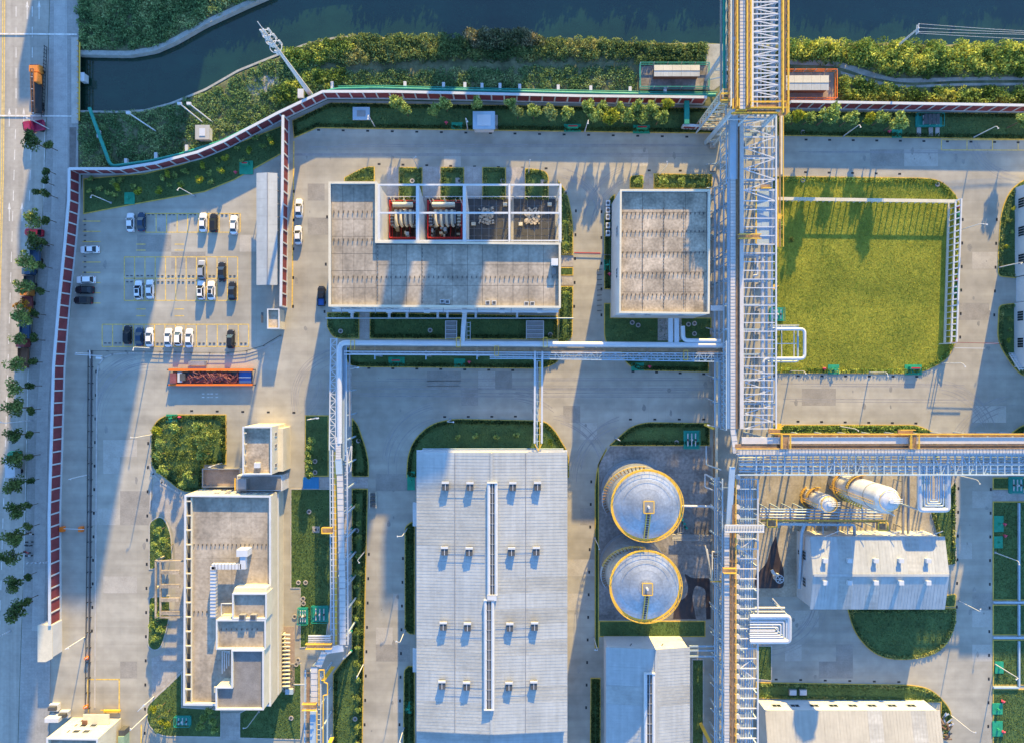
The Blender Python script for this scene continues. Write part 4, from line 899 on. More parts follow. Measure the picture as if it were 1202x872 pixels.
w4 = thing('warehouse', 'white warehouse with dark windows below its eave at the bottom right of the rack', 'warehouse', tuple(P(1000, 860)))
z1, z2 = 6.4, 8.4; gable(w4, X(899, z1), X(1102, z1), Y(935, z1), Y(835, z1), z1, z2, Y(890, z2), 'x', M_metroof2, 12, wm=M_white)
for xp in (912, 934, 957, 980, 1003, 1026, 1050, 1073): x = X(xp, z1); window(w4, (x, Y(835, z1) - .1), (x + 2.2, Y(835, z1) - .1), 2.6, 4.0, (0, 1), mull=1)
for k, xp in enumerate((929.5, 941.5)):
    p = P(xp, 811); s_ = thing('roof_hatch_box', 'pale square box on the grass strip, %s one above the bottom warehouse' % ('left' if k == 0 else 'right'), 'utility box', tuple(p)); blk('case', p.x - .9, p.x + .9, p.y - .7, p.y + .7, .08, .7, M_grey, s_); blk('lid', p.x - .8, p.x + .8, p.y - .6, p.y + .6, .7, .8, M_steelw, s_)

# ---- tall white factory blocks at the right edge
def factory(x0, x1, y0, y1, h_, lab, wins):
    t = thing('factory_building', lab, 'building', tuple(P(x0 + 40, (y0 + y1) / 2))); a, b_ = P(x0, y1), P(x1, y0)
    pl_ = [(a.x, a.y), (b_.x, a.y), (b_.x, b_.y), (a.x, b_.y)]; wallring(t, pl_, 0, h_, .4, M_white); coping(t, pl_, h_, .5, M_wallw)
    r_ = MB(); r_.box(a.x + .41, b_.x - .41, a.y + .41, b_.y - .41, h_ - 1.5, h_ - 1.1); r_.build('roof', M_roofc, t)
    for wy in wins:
        q0, q1 = P(x0, wy), P(x0, wy + 12)
        for z in (1.2, 5.2, 9.5, 14): window(t, (a.x, q0.y), (a.x, q1.y), z, z + 2.2, (-1, 0), mull=3)
    return t, a
fb, a = factory(1191, 1330, 221, 325, 20, 'tall white factory wall with dark windows at the right edge beside the field road', (235, 268, 300))
fb2, a2 = factory(1190, 1330, 356, 431, 20, 'lower white factory wall with dark windows at the right edge near the road bend', (366, 397))
cx_ = thing('covered_passage', 'dark purple covered passage between the two white factory walls', 'passage', tuple(P(1260, 340))); a_, b_ = P(1192, 355.6), P(1330, 325.4)
blk('roof', a_.x, b_.x, a_.y + .05, b_.y - .05, 3.2, 3.5, mat('purple_roof', (.14, .11, .14), .8), cx_); blk('curb', a_.x + .1, b_.x, a_.y + .1, b_.y - .1, 0, 3.19, M_wallw, cx_)
sc = MB()
for k in range(4): p = P(1185, 418 + k * 6, 2 + k); sc.bar(p, p + Vector((1.6, 0, 0)), .3, .12)
t = thing('outside_stair', 'white metal stair at the corner of the factory near the road bend', 'stair', tuple(P(1188, 428)))
for k in range(10): p = P(1183 + k * .2, 415 + k * 2.0); blk('tread', p.x, p.x + 1.6, p.y - .15, p.y + .15, .3 + k * .3, .36 + k * .3, M_steelw, t)
for sx in (0, 1.65): a_, b_ = P(1183, 415), P(1185, 435); bar('stringer', (a_.x + sx, a_.y, .3), (b_.x + sx, b_.y, 3.4), .1, .25, M_steelw, t); bar('handrail', (a_.x + sx, a_.y, 1.3), (b_.x + sx, b_.y, 4.4), .07, .07, M_steelw, t)
fw = thing('boundary_fence', 'white edged wall running down the far right lawns', 'fence', tuple(P(1199, 700)))
for a_, b_ in (((1196, 590), (1196, 704)), ((1166, 748), (1400, 748)), ((1196, 709), (1196, 745)), ((1196, 752), (1196, 805)), ((1166, 806.5), (1196, 806.5)), ((1166, 706.5), (1400, 706.5))): bar('low_wall', P(*a_, .3), P(*b_, .3), .4, .5, M_steelb, fw)

# ---- gatehouse, canopy, gate hut, kiosk
h = 9.5
gh = thing('gatehouse', 'cream gatehouse with small slanted windows in its sunlit wall at the bottom left', 'building', tuple(P(110, 860)))
pl = gpoly([(55, 865.5), (115, 866.5), (115, 930), (55, 930)], h); wallring(gh, pl, 0, h, .3, M_cream); coping(gh, pl, h, .35, M_white); r_ = MB(); r_.prism(gpoly([(56, 867), (114, 867), (114, 929), (56, 929)], h), h - 1.2, h - 1.0); r_.build('roof', M_roofc, gh)
yN = Y(866, h)
for k in range(3):
    for z in (3.6, 6.4): x = X(64 + k * 12, h); window(gh, (x, yN), (x + 1.7, yN), z - .5, z + .9, (0, 1), mull=0)
for k in range(2): x = X(66 + k * 17, h); window(gh, (x, yN), (x + 2.2, yN), .8, 2.2, (0, 1), mull=0)
bk = P(108, 839); blk('brick_pier', bk.x - .4, bk.x + .9, bk.y - 1, bk.y + .4, 0, 3.4, M_brown, gh)
blk('porch', P(100, 0).x + 1.5, P(118, 0).x + 4, yN + .02, yN + 2.4, 3.0, 3.3, M_cream, gh)
lo = P(78, 846); blk('side_porch', lo.x - 3.4, lo.x, yN + .3, yN + 1.3, 0, 3.0, M_wallw, gh)
for k, (px, py) in enumerate(((66, 828), (78, 836))):
    p = P(px, py); t = thing('rooftop_unit', 'dark grey unit on a white plinth at the gatehouse, %s one' % ('upper' if k == 0 else 'lower'), 'machine', tuple(p)); blk('plinth', p.x - 1.1, p.x + 1.1, p.y - .9, p.y + .8, 0, 1.0, M_wallw, t); blk('case', p.x - .9, p.x + .9, p.y - .4, p.y + .5, 1.0, 1.8, M_dark, t)
cn = thing('canopy', 'long white metal canopy beside the inner red panelled wall', 'canopy', tuple(P(313, 270)))
zc = 4.2; x0, x1, xm = X(301, zc), X(325.5, zc), X(314, zc + .5); ya, yb = Y(335, zc), Y(203.5, zc)
for side, xx in ((0, x0), (1, x1)):
    n = 13; k = (yb - ya) / n
    for i in range(n):
        p = MB(); y0_, y1_ = ya + k * i + .012, ya + k * (i + 1) - .012; p.add([(xx, y0_, zc), (xm, y0_, zc + .55), (xm, y1_, zc + .55), (xx, y1_, zc), (xx, y0_, zc - .08), (xm, y0_, zc + .47), (xm, y1_, zc + .47), (xx, y1_, zc - .08)], [(0, 1, 2, 3), (7, 6, 5, 4), (0, 3, 7, 4), (0, 4, 5, 1), (2, 6, 7, 3)]); p.build('roof_sheet', M_metroof, cn)
bar('ridge_strip', (xm, ya, zc + .58), (xm, yb, zc + .58), .25, .06, M_grey, cn)
for i in range(9):
    y = ya + .6 + (yb - ya - 1.2) * i / 8
    for xx in (x0 + .4, x1 - .4): bar('post', (xx, y, 0), (xx, y, zc - .1), .15, .15, M_steelw, cn)
hut = thing('gate_hut', 'small cream hut with a flat roof below the inner wall end', 'hut', tuple(P(322, 375)))
q = gpoly([(314, 363), (328, 363), (328, 386), (314, 386)], 3.8); wallring(hut, q, 0, 3.8, .2, M_cream); coping(hut, q, 3.8, .22, M_white); r_ = MB(); r_.prism(inset(q if area2(q) > 0 else q[::-1], .2)[1], 3.0, 3.3); r_.build('roof', M_roofc2, hut)
blk('side_cabinet', P(329.5, 0).x, P(333.5, 0).x, P(0, 384).y, P(0, 368).y, 0, 2.4, M_brown, hut); blk('awning', P(311, 0).x, P(313.5, 0).x, P(0, 380).y, P(0, 368).y, 2.5, 2.6, M_dark, hut)
for nm, rect, z, lab, cat in (('kiosk', (555, 131, 581, 152), 3.2, 'grey flat roofed kiosk among the round trees on the top lawn', 'kiosk'), ('equipment_box', (414, 126, 434, 141), 1.2, 'grey metal equipment box with a grating on the top lawn near the wall bend', 'utility box'), ('pump_house', (229, 147, 246, 164), 2.6, 'small square grey flat roofed hut on the overgrown river bank', 'hut')):
    t = thing(nm, lab, cat, tuple(P((rect[0] + rect[2]) / 2, (rect[1] + rect[3]) / 2))); q = gpoly([(rect[0], rect[1]), (rect[2], rect[1]), (rect[2], rect[3]), (rect[0], rect[3])], z)
    w_ = MB(); w_.prism(inset(q if area2(q) > 0 else q[::-1], .3)[1], 0, z - .3); w_.build('body', M_wallw, t); w_ = MB(); w_.prism(q, z - .3, z); w_.build('roof', M_steelb if nm != 'pump_house' else M_metroof2, t)
    a_ = P(rect[0] + 5, rect[3] - 4, z); b_ = P(rect[2] - 5, rect[1] + 4, z); blk('roof_grating' if nm == 'equipment_box' else 'roof_panel', a_.x, b_.x, a_.y, b_.y, z + .003, z + .1, M_grey if nm == 'equipment_box' else M_steelw, t)
pt = P(581, 140); blk('side_step', pt.x - .3, pt.x + .7, pt.y - 2.6, pt.y + .8, 0, .5, M_path, bpy.data.objects['kiosk'])
# fenced container pads by the bridge
def container_pad(px0, py0, px1, py1, tx, rail, lab, floor):
    t = thing('fenced_pad', lab, 'enclosure', tuple(P((px0 + px1) / 2, (py0 + py1) / 2))); a_, b_ = P(px0, py1), P(px1, py0)
    blk('slab', a_.x, b_.x, a_.y, b_.y, 0, .25, floor, t)
    for z in (1.0, 2.1):
        for q, r_ in (((a_.x, a_.y), (b_.x, a_.y)), ((a_.x, b_.y), (b_.x, b_.y)), ((a_.x, a_.y), (a_.x, b_.y)), ((b_.x, a_.y), (b_.x, b_.y))): bar('rail', (*q, z), (*r_, z), .16, .16, rail, t)
    for i in range(6):
        x = a_.x + (b_.x - a_.x) * i / 5
        for y in (a_.y, b_.y): bar('post', (x, y, .25), (x, y, 2.2), .14, .14, M_steelb, t)
    p0, p1 = P(tx[0], tx[3]), P(tx[2], tx[1]); c = thing('container_unit', lab.split(' with ')[0].replace('fenced pad', 'long white roofed unit on the pad'), 'equipment unit', ((p0.x + p1.x) / 2, (p0.y + p1.y) / 2, .25))
    blk('body', p0.x, p1.x, p0.y, p1.y, .3, 2.6, M_brown, c); n = 5; k = (p1.x - p0.x + .4) / n
    for i in range(n): blk('roof_sheet', p0.x - .2 + k * i + .02, p0.x - .2 + k * (i + 1) - .02, (p0.y + p1.y) / 2 + .02, p1.y + .3, 2.62, 2.8, M_cream, c); blk('roof_sheet', p0.x - .2 + k * i + .02, p0.x - .2 + k * (i + 1) - .02, p0.y - .3, (p0.y + p1.y) / 2 - .02, 2.6, 2.72, M_metroof, c)
    return t
container_pad(750, 78, 830, 106, (766, 84, 817, 94), M_teal, 'fenced pad left of the pipe bridge with teal rails', M_pad)
container_pad(918, 86, 978, 119, (918, 96, 966, 110), M_orange, 'fenced pad right of the pipe bridge with orange rails', M_terr)

# ---- storage tanks
def tank(cx, cy, lab):
    c = P(cx, cy); t = thing('storage_tank', lab, 'storage tank', tuple(c), 'twin storage tanks'); r = 7.45; H_ = 17.2; n = 24; k = 6
    b = MB(); b.cone((c.x, c.y, 0), r + .45, r + .45, .35, 48); b.build('plinth', M_grey, t)
    for j in range(k):
        b = MB(); b.cone((c.x, c.y, .3 + j * (H_ - .3) / k), r + .02 * (j % 2), r + .02 * (j % 2), (H_ - .3) / k - .03, 56, cap=False); b.build('shell_course', M_tank, t)
    # domed roof in plates
    R_ = [0.0, .24, .5, .76, 1.0]; Z_ = [1.75, 1.62, 1.25, .7, 0]
    for i in range(4):
        m = (6, 12, 16, 24)[i]
        for q in range(m):
            a0, a1 = 2 * math.pi * (q + .004) / m, 2 * math.pi * (q + .996) / m; sub = 3; v = []
            for s_ in range(sub + 1):
                a_ = a0 + (a1 - a0) * s_ / sub
                for rr, zz in ((R_[i] * r + .01, Z_[i]), (R_[i + 1] * r - .005, Z_[i + 1])): v.append((c.x + rr * math.cos(a_), c.y + rr * math.sin(a_), H_ + zz))
            p = MB(); p.add(v, [(2 * s_, 2 * s_ + 1, 2 * s_ + 3, 2 * s_ + 2) for s_ in range(sub)], True); p.build('roof_plate', M_tank, t)
    b = MB(); b.cone((c.x, c.y, H_ - .12), r * .97, r * .99, .02, 48); b.build('roof_support', M_grey, t)
    # rim walkway and yellow handrails
    b = MB(); b.ring(c, r - .02, r + .5, H_ - .12, H_, 48); b.build('rim_walkway', M_yst, t)
    for rr in (r + .55, ):
        for z in (H_ + .55, H_ + 1.1): b = MB(); b.ring(c, rr - .05, rr + .05, z, z + .07, 48); b.build('handrail', M_yst, t)
    for q in range(30): a_ = 2 * math.pi * q / 30; p = (c.x + (r + .55) * math.cos(a_), c.y + (r + .55) * math.sin(a_)); bar('rail_post', (*p, H_), (*p, H_ + 1.1), .07, .07, M_yst, t)
    b = MB(); b.ring(c, r * .72, r * .72 + .06, H_ + 1.0, H_ + 1.06, 40, 20, 160); b.build('roof_pipe', M_grey, t)
    # centre platform and ladder bridge
    zz = H_ + 1.75
    for s_ in ((-1, -1, 1, -1), (1, -1, 1, 1), (1, 1, -1, 1), (-1, 1, -1, -1)): bar('platform_rail', (c.x + s_[0] * 1.1, c.y + s_[1] * 1.3, zz + .9), (c.x + s_[2] * 1.1, c.y + s_[3] * 1.3, zz + .9), .2, .1, M_yst, t)
    blk('platform', c.x - 1.1, c.x + 1.1, c.y - 1.3, c.y + 1.3, zz, zz + .08, M_grey, t); bar('vent_pipe', (c.x, c.y, zz), (c.x, c.y, zz + 1.2), .5, .5, M_steelw, t, kind='rod')
    for sx in (-.42, .42): bar('bridge_rail', (c.x + sx, c.y - 1.3, zz + .8), (c.x + sx - .4, c.y - r, H_ + 1.0), .2, .16, M_yst, t)
    for q in range(11): y = c.y - 1.5 - q * .55; bar('bridge_tread', (c.x - .42 - .04 * q, y, zz + .1 - q * .14), (c.x + .42 - .04 * q, y, zz + .1 - q * .14), .28, .06, M_dark, t)
    # spiral stair on the sunlit flank
    prev = None
    for q in range(44):
        a_ = R(215 - q * 2.9); z = 2 + q * (H_ - 2.4) / 43; ca, sa = math.cos(a_), math.sin(a_)
        if q % 2 == 0: bar('stair_tread', (c.x + (r + .05) * ca, c.y + (r + .05) * sa, z), (c.x + (r + .95) * ca, c.y + (r + .95) * sa, z), .3, .07, M_tan, t)
        p = (c.x + (r + .98) * ca, c.y + (r + .98) * sa, z + 1.0)
        if prev: bar('stair_rail', prev, p, .08, .08, M_yst if sa > .2 else M_steelw, t); bar('stair_stringer', (prev[0], prev[1], prev[2] - 1), (p[0], p[1], p[2] - 1), .06, .25, M_yst if sa > .2 else M_steelw, t)
        prev = p
    return t
M_tank = mat('tank_plate', (.38, .42, .46), .34, metal=.5, var=.22, scale=.22, detail=9, bump=.25, bscale=.6)
tank(743, 576.5, 'silver storage tank with yellow rim rail, the upper one of the pair'); tank(741.5, 661.5, 'silver storage tank with yellow rim rail, the lower one of the pair')

# ---- process vessels
M_vess = mat('vessel_cladding', (.52, .53, .55), .38, metal=.1, var=.12, scale=.5)
def vessel(cx, cy, r, H_, lab, big):
    c = P(cx, cy); t = thing('process_vessel', lab, 'vessel', tuple(c))
    b = MB(); b.cone((c.x, c.y, 0), r * .82, r * .82, 3.2, 24); b.build('skirt', M_grey, t)
    n = 5 if big else 3
    for j in range(n): b = MB(); b.cone((c.x, c.y, 3.2 + j * (H_ - 3.2) / n), r, r, (H_ - 3.2) / n - .01, 36, cap=False); b.build('shell_course', M_vess, t)
    b = MB(); R_ = [r * math.cos(R(a_)) for a_ in range(0, 91, 15)]; Z_ = [H_ + r * .62 * math.sin(R(a_)) for a_ in range(0, 91, 15)]
    for i in range(6): b.cone((c.x, c.y, Z_[i]), R_[i], max(R_[i + 1], .02), Z_[i + 1] - Z_[i], 36, cap=False)
    b.build('domed_top', M_vess, t)
    for z, a0, a1, w_ in ((H_ * .22, 120, 330, .8), (H_ * .52, 80, 170, .9), (H_ + .3, 0, 360, .7)):
        b = MB(); b.ring(c, r + .02 if z < H_ else r * .55, r + w_ if z < H_ else r * .55 + w_, z, z + .08, 28, a0, a1); b.build('platform', M_tan, t)
        rr = r + w_ if z < H_ else r * .55 + w_
        for dz in (.55, 1.1): b = MB(); b.ring(c, rr - .05, rr + .05, z + dz, z + dz + .07, 28, a0, a1); b.build('handrail', M_yst, t)
        for q in range(0, 13): a_ = R(a0 + (a1 - a0) * q / 12); bar('rail_post', (c.x + rr * math.cos(a_), c.y + rr * math.sin(a_), z), (c.x + rr * math.cos(a_), c.y + rr * math.sin(a_), z + 1.1), .07, .07, M_yst, t)
    for s_ in (-.3, .3): bar('ladder_rail', (c.x - r - .25, c.y + s_ - .6, 3), (c.x - r - .25, c.y + s_ - .6, H_ + .5), .08, .08, M_yst, t)
    for q in range(int(H_ / .9)): bar('rung', (c.x - r - .25, c.y - .9, 3 + q * .9), (c.x - r - .25, c.y - .3, 3 + q * .9), .06, .06, M_yst, t)
    zt = H_ + r * .62
    for k in range(3): bar('nozzle', (c.x + .3, c.y - .4 + k * .4, zt + .3), (c.x + 2.6, c.y - .45 + k * .4, zt - .2), .14, .14, M_steelw, t, kind='rod')
    b = MB(); b.cone((c.x, c.y, zt - .1), .45, .45, .5, 12); b.build('manway', M_steelw, t)
    if big:
        b = MB(); b.tube([(c.x - .4, c.y - r - .3, 4), (c.x - .4, c.y - r - .3, H_ - 2), (c.x + 1.4, c.y - r - .3, H_ - 1), (c.x + 1.4, c.y - r - .5, H_ + .5)], .16, 8); b.build('side_pipe', M_steelw, t)
        for zz in (H_ * .25, H_ * .48, H_ * .8): b = MB(); b.ring(c, r, r + .1, zz, zz + .3, 36); b.build('stiffener', M_grey, t)
        for k in range(12): z0_, z1_ = H_ * .32 + k * .58, H_ * .32 + (k + 1) * .58; a_ = R(200 + k * 5); bar('stair_tread', (c.x + (r + .1) * math.cos(a_), c.y + (r + .1) * math.sin(a_), z0_), (c.x + (r + .9) * math.cos(a_), c.y + (r + .9) * math.sin(a_), z0_), .3, .08, M_yst, t)
    for k in range(4): a_ = R(45 + 90 * k); bar('leg', (c.x + r * .8 * math.cos(a_), c.y + r * .8 * math.sin(a_), 0), (c.x + r * .8 * math.cos(a_), c.y + r * .8 * math.sin(a_), 3.2), .35, .35, M_grey, t)
vessel(982, 566, 2.8, 22.6, 'tall silver column vessel with yellow ladder platforms, the larger of two', True)
vessel(947, 580.5, 2.0, 10.8, 'short silver vessel with a round yellow railing on top, the smaller of two', False)
# fan unit on the wet ground
p = P(911, 676); t = thing('blower', 'small white round blower on the dark wet patch', 'machine', tuple(p))
b = MB(); b.cone((p.x, p.y, 0), .9, .9, 2.2, 18); b.build('casing', M_white, t); b = MB(); b.cone((p.x, p.y, 2.2), 1.05, 1.05, .15, 18); b.build('rim', M_steelw, t)
b = MB(); b.cone((p.x, p.y, 2.36), .82, .82, .02, 18); b.build('grille', M_blk, t)
for k in range(3): a_ = R(60 * k); bar('blade', (p.x - .8 * math.cos(a_), p.y - .8 * math.sin(a_), 2.42), (p.x + .8 * math.cos(a_), p.y + .8 * math.sin(a_), 2.42), .16, .05, M_white, t)
b = MB(); b.tube([(p.x - .3, p.y + .6, 1.6), (p.x - 1.2, p.y + 1.2, 1.6), (p.x - 1.6, p.y + 2.0, 1.4)], .38, 10); b.build('inlet', M_white, t)

# ---- unseen blocks and stack added beyond the river to cast the long shadows
def faraway(nm, x0, x1, y0, y1, h_, lab, cat):
    t = thing(nm, lab, cat, tuple(P((x0 + x1) / 2, (y0 + y1) / 2))); a_, b_ = P(x0, y1), P(x1, y0)
    pl_ = [(a_.x, a_.y), (b_.x, a_.y), (b_.x, b_.y), (a_.x, b_.y)]; wallring(t, pl_, 0, h_, .5, M_wallw); r_ = MB(); r_.box(a_.x + .5, b_.x - .5, a_.y + .5, b_.y - .5, h_ - 2, h_ - 1.2); r_.build('roof', M_roofc, t)
    for k in range(int(h_ / 4)): bar('window_band', (a_.x + 1, a_.y - .05, 3 + 4 * k), (b_.x - 1, a_.y - .05, 3 + 4 * k), .2, 1.6, M_glass, t)
faraway('shadow_tower', 258, 306, -360, -300, 60, 'unseen grey tower block added beyond the river to shade the car park', 'building')
faraway('shadow_tower', 176, 257.8, -360, -300, 74, 'unseen taller grey tower block added beyond the river to shade the left road', 'building')
faraway('shadow_block', 102, 137, -340, -300, 25, 'unseen low grey block added beyond the river to shade the street', 'building')
faraway('shadow_block', 137.2, 175.5, -340, -300, 36, 'unseen middle sized grey block added beyond the river to shade the street', 'building')
faraway('shadow_house', 642, 690, -380, -300, 60, 'unseen tall block added beyond the river to shade the hall roof', 'building')
t = thing('chimney', 'slim concrete chimney added unseen beyond the river to streak the hall roof with shade', 'chimney', tuple(P(598, -300))); c = P(598, -300); b = MB(); b.cone((c.x, c.y, 0), 3.4, 2.4, 70, 24); b.build('shaft', M_conc, t); b = MB(); b.cone((c.x, c.y, 70), 2.7, 2.7, 1, 24); b.build('rim', M_redp, t)

# ================================================================== PIPE RACKS
def tubepart(name, pts, r, m, root, n=8, fil=0.0, lab=None):
    """pipe along a path, elbows rounded by fil"""
    pts = [Vector(p) for p in pts]
    if fil:
        o = [pts[0]]
        for a, p, b in zip(pts, pts[1:], pts[2:]):
            da, db = (a - p), (b - p); f = min(fil, da.length * .49, db.length * .49); s0, s1 = p + da.normalized() * f, p + db.normalized() * f
            for k in range(5): t = k / 4; o.append(s0 * (1 - t) ** 2 + p * 2 * t * (1 - t) + s1 * t * t)
        pts = o + [pts[-1]]
    b = MB(); b.tube(pts, r, n); q = b.build(name, m, root)
    if lab: q['label'] = lab
    return q
def tray(root, a, b_, w_, hh, m=None, pitch=.75, name='cable_tray'):
    """covered cable tray with raised cover joints"""
    m = m or M_tray; bar(name, a, b_, w_, hh, m, root); a, b_ = Vector(a), Vector(b_); L_ = (b_ - a).length; n = max(1, int(L_ / pitch)); k = MB(); d = (b_ - a).normalized()
    for i in range(n + 1): q = a + d * (L_ * i / n); k.bar(q - d * .04, q + d * .04, w_ + .06, hh + .07)
    k.build('cover_joint', M_grey, root, kind='stuff')
def rail(root, a, b_, m=M_yst, h_=1.05, pitch=1.9, w_=.09):
    a, b_ = Vector(a), Vector(b_); up = Vector((0, 0, 1)); bar('handrail', a + up * h_, b_ + up * h_, w_, w_, m, root); bar('mid_rail', a + up * h_ * .5, b_ + up * h_ * .5, w_ * .7, w_ * .7, m, root)
    n = max(1, int((b_ - a).length / pitch)); k = MB()
    for i in range(n + 1): q = a.lerp(b_, i / n); k.bar(q, q + up * h_, .07, .07)
    k.build('rail_posts', m, root, kind='stuff')
def side_truss(root, a, b_, zt, zb, pitch, m=M_steelb, w_=.2, name='diagonal', zig=True):
    """vertical lattice girder between plan points a and b"""
    a, b_ = Vector(a), Vector(b_); n = max(1, round((b_ - a).length / pitch))
    bar('top_chord', (*a, zt), (*b_, zt), .28, .28, m, root); bar('bottom_chord', (*a, zb), (*b_, zb), .28, .28, m, root)
    for i in range(n):
        q, r_ = a.lerp(b_, i / n), a.lerp(b_, (i + 1) / n); bar('upright', (*q, zb), (*q, zt), w_, w_, m, root)
        z0, z1 = (zb, zt) if (i % 2 or not zig) else (zt, zb); bar(name, (*q, z0), (*r_, z1), w_ * .8, w_ * .8, m, root)
def flat_truss(root, xa, xb_, ya, yb, z, pitch, m=M_steelw, w_=.2, diag=True, axis='y', k0=0):
    """rungs across the rack, with crossing diagonals between pairs of bays"""
    L_ = abs(yb - ya); n = max(1, round(L_ / pitch))
    for i in range(n + 1):
        y = ya + (yb - ya) * i / n
        if axis == 'y': bar('cross_beam', (xa, y, z), (xb_, y, z), w_, w_, m, root)
        else: bar('cross_beam', (y, xa, z), (y, xb_, z), w_, w_, m, root)
        if diag and i < n:
            y2 = ya + (yb - ya) * (i + 1) / n; s_, e_ = (xa, xb_) if (i + k0) % 2 else (xb_, xa)
            if axis == 'y': bar('brace', (s_, y, z - .02), (e_, y2, z - .02), w_ * .8, w_ * .8, m, root)
            else: bar('brace', (y, s_, z - .02), (y2, e_, z - .02), w_ * .8, w_ * .8, m, root)

XW = 48.8
def PX(px, z): return P(px, 0, z).x
def PY(py, z): return P(0, py, z).y
# ---- high bridge over the river
zb = 22.0
br = thing('pipe_bridge', 'tall pipe bridge with yellow walkways and white lattice roof crossing the river at the top', 'pipe bridge', tuple(P(870, 60)))
y0, y1 = PY(126, zb), PY(-60, zb); 
xs = lambda px: PX(px, zb)
side_truss(br, (xs(861.5), y0), (xs(861.5), y1), zb - .6, zb - 5.5, 2.6, M_steelb)
side_truss(br, (xs(915.5), y0), (xs(915.5), y1), zb - .4, zb - 5.5, 2.6, M_steelw)
bar('walkway', (xs(861.0), y0, zb - .6), (xs(861.0), y1, zb - .6), (xs(867) - xs(856)), .12, M_tan, br)
for px in (857.5, 864.8): rail(br, (xs(px), y0, zb - .5), (xs(px), y1, zb - .5), M_yst if px > 860 else M_cream, w_=.22)
bar('edge_girder', (xs(854.2), y0 + 3, zb - 2.5), (xs(854.2), y1, zb - 2.5), .35, .9, M_teal, br); bar('edge_girder', (xs(852.3), y0 + 3, zb - 3.6), (xs(852.3), y1, zb - 3.6), .3, .7, M_grey, br)
tray(br, (xs(871.3), y0 - .5, zb), (xs(871.3), y1, zb), 1.15, .5)
bar('walkway', (xs(877.8), y0, zb - .1), (xs(877.8), y1, zb - .1), .9, .1, M_tan, br); rail(br, (xs(875.6), y0, zb), (xs(875.6), y1, zb), w_=.16); rail(br, (xs(880), y0, zb), (xs(880), y1, zb), w_=.16)
bar('edge_beam', (xs(882.8), y0, zb), (xs(882.8), y1, zb), .55, .4, M_steelw, br)
flat_truss(br, xs(884), xs(914.5), y0 + 2.2, y1, zb - .1, 1.27, M_steelw, w_=.24)
bar('long_strut', (xs(889.5), y0, zb - .35), (xs(889.5), y1, zb - .35), .3, .2, M_steelw, br); bar('edge_beam', (xs(915), y0, zb), (xs(915), y1, zb), .32, .4, M_steelw, br)
bar('cable_bundle', (xs(909.5), y0, zb - 1.2), (xs(909.5), y1, zb - 1.2), .95, .4, M_steelb, br)
bar('walkway', (xs(920.4), y0 - 1.5, zb - .3), (xs(920.4), y1, zb - .3), 1.15, .12, M_tan, br)
for px in (917.6, 924): rail(br, (xs(px), y0 - 1.5, zb - .2), (xs(px), y1, zb - .2), w_=.26 if px < 920 else .2)
for k, (px, z, r_) in enumerate(((886, 19.5, .3), (893, 18.8, .35), (899, 18.8, .22), (905, 18.5, .3), (911, 18.8, .2))): tubepart('pipe', [(xs(px), y0 - 1, z), (xs(px), y1, z)], r_, M_pipe, br)
for py in (128, 44):
    for px in (862, 915): yb_ = PY(py, zb); bar('tower_leg', (xs(px), yb_, 0), (xs(px), yb_, zb - .5), .7, .7, M_steelb, br)
    for z in (6, 11, 16): bar('tower_brace', (xs(862), PY(py, zb), z), (xs(915), PY(py, zb), z), .35, .4, M_steelb, br)
    for z in (0, 6, 11): bar('tower_brace', (xs(862), PY(py, zb), z), (xs(915), PY(py, zb), z + 5.5), .25, .25, M_steelb, br)
# ---- yellow junction platform and stair tower
jp = thing('junction_platform', 'yellow railed platform where the high pipe bridge steps down to the rack', 'platform', tuple(P(880, 140)))
J = lambda px, py, z=21.5: P(px, py, z)
def deck(root, x0, y0_, x1, y1_, z, m=M_tan, rails='nsew'):
    a_, b_ = P(x0, y1_, z), P(x1, y0_, z); blk('deck', a_.x, b_.x, a_.y, b_.y, z - .12, z, m, root)
    c = {'n': ((a_.x, b_.y), (b_.x, b_.y)), 's': ((a_.x, a_.y), (b_.x, a_.y)), 'w': ((a_.x, a_.y), (a_.x, b_.y)), 'e': ((b_.x, a_.y), (b_.x, b_.y))}
    for r_ in rails: rail(root, (*c[r_][0], z), (*c[r_][1], z), w_=.17)
deck(jp, 879, 121.5, 921, 128.5, 21.6, rails='ns'); deck(jp, 858, 129.5, 912, 134.5, 20.6, rails='ns'); deck(jp, 859, 118, 866, 130, 21.2, rails='we'); deck(jp, 845, 112, 858, 120, 20.8, rails='ns')
deck(jp, 912, 122, 922, 136, 20.0, rails='e'); deck(jp, 862, 126.5, 875, 131.5, 21.0, rails='s')
for px, py in ((858, 134), (879, 134), (912, 134), (846, 119)): p = P(px, py, 20); bar('platform_leg', (p.x, p.y, 0), (p.x, p.y, 20), .35, .35, M_steelb, jp)
stw = thing('stair_tower', 'tall zigzag stair tower of cream steel left of the yellow platform', 'stair tower', tuple(P(832, 145)))
bx0, bx1, by0, by1 = P(818, 0).x, P(837, 0).x, P(0, 155).y, P(0, 146).y; Z = 20.0
for x in (bx0, bx1):
    for y in (by0, by1): bar('corner_post', (x, y, 0), (x, y, Z + 1.1), .22, .22, M_cream, stw)
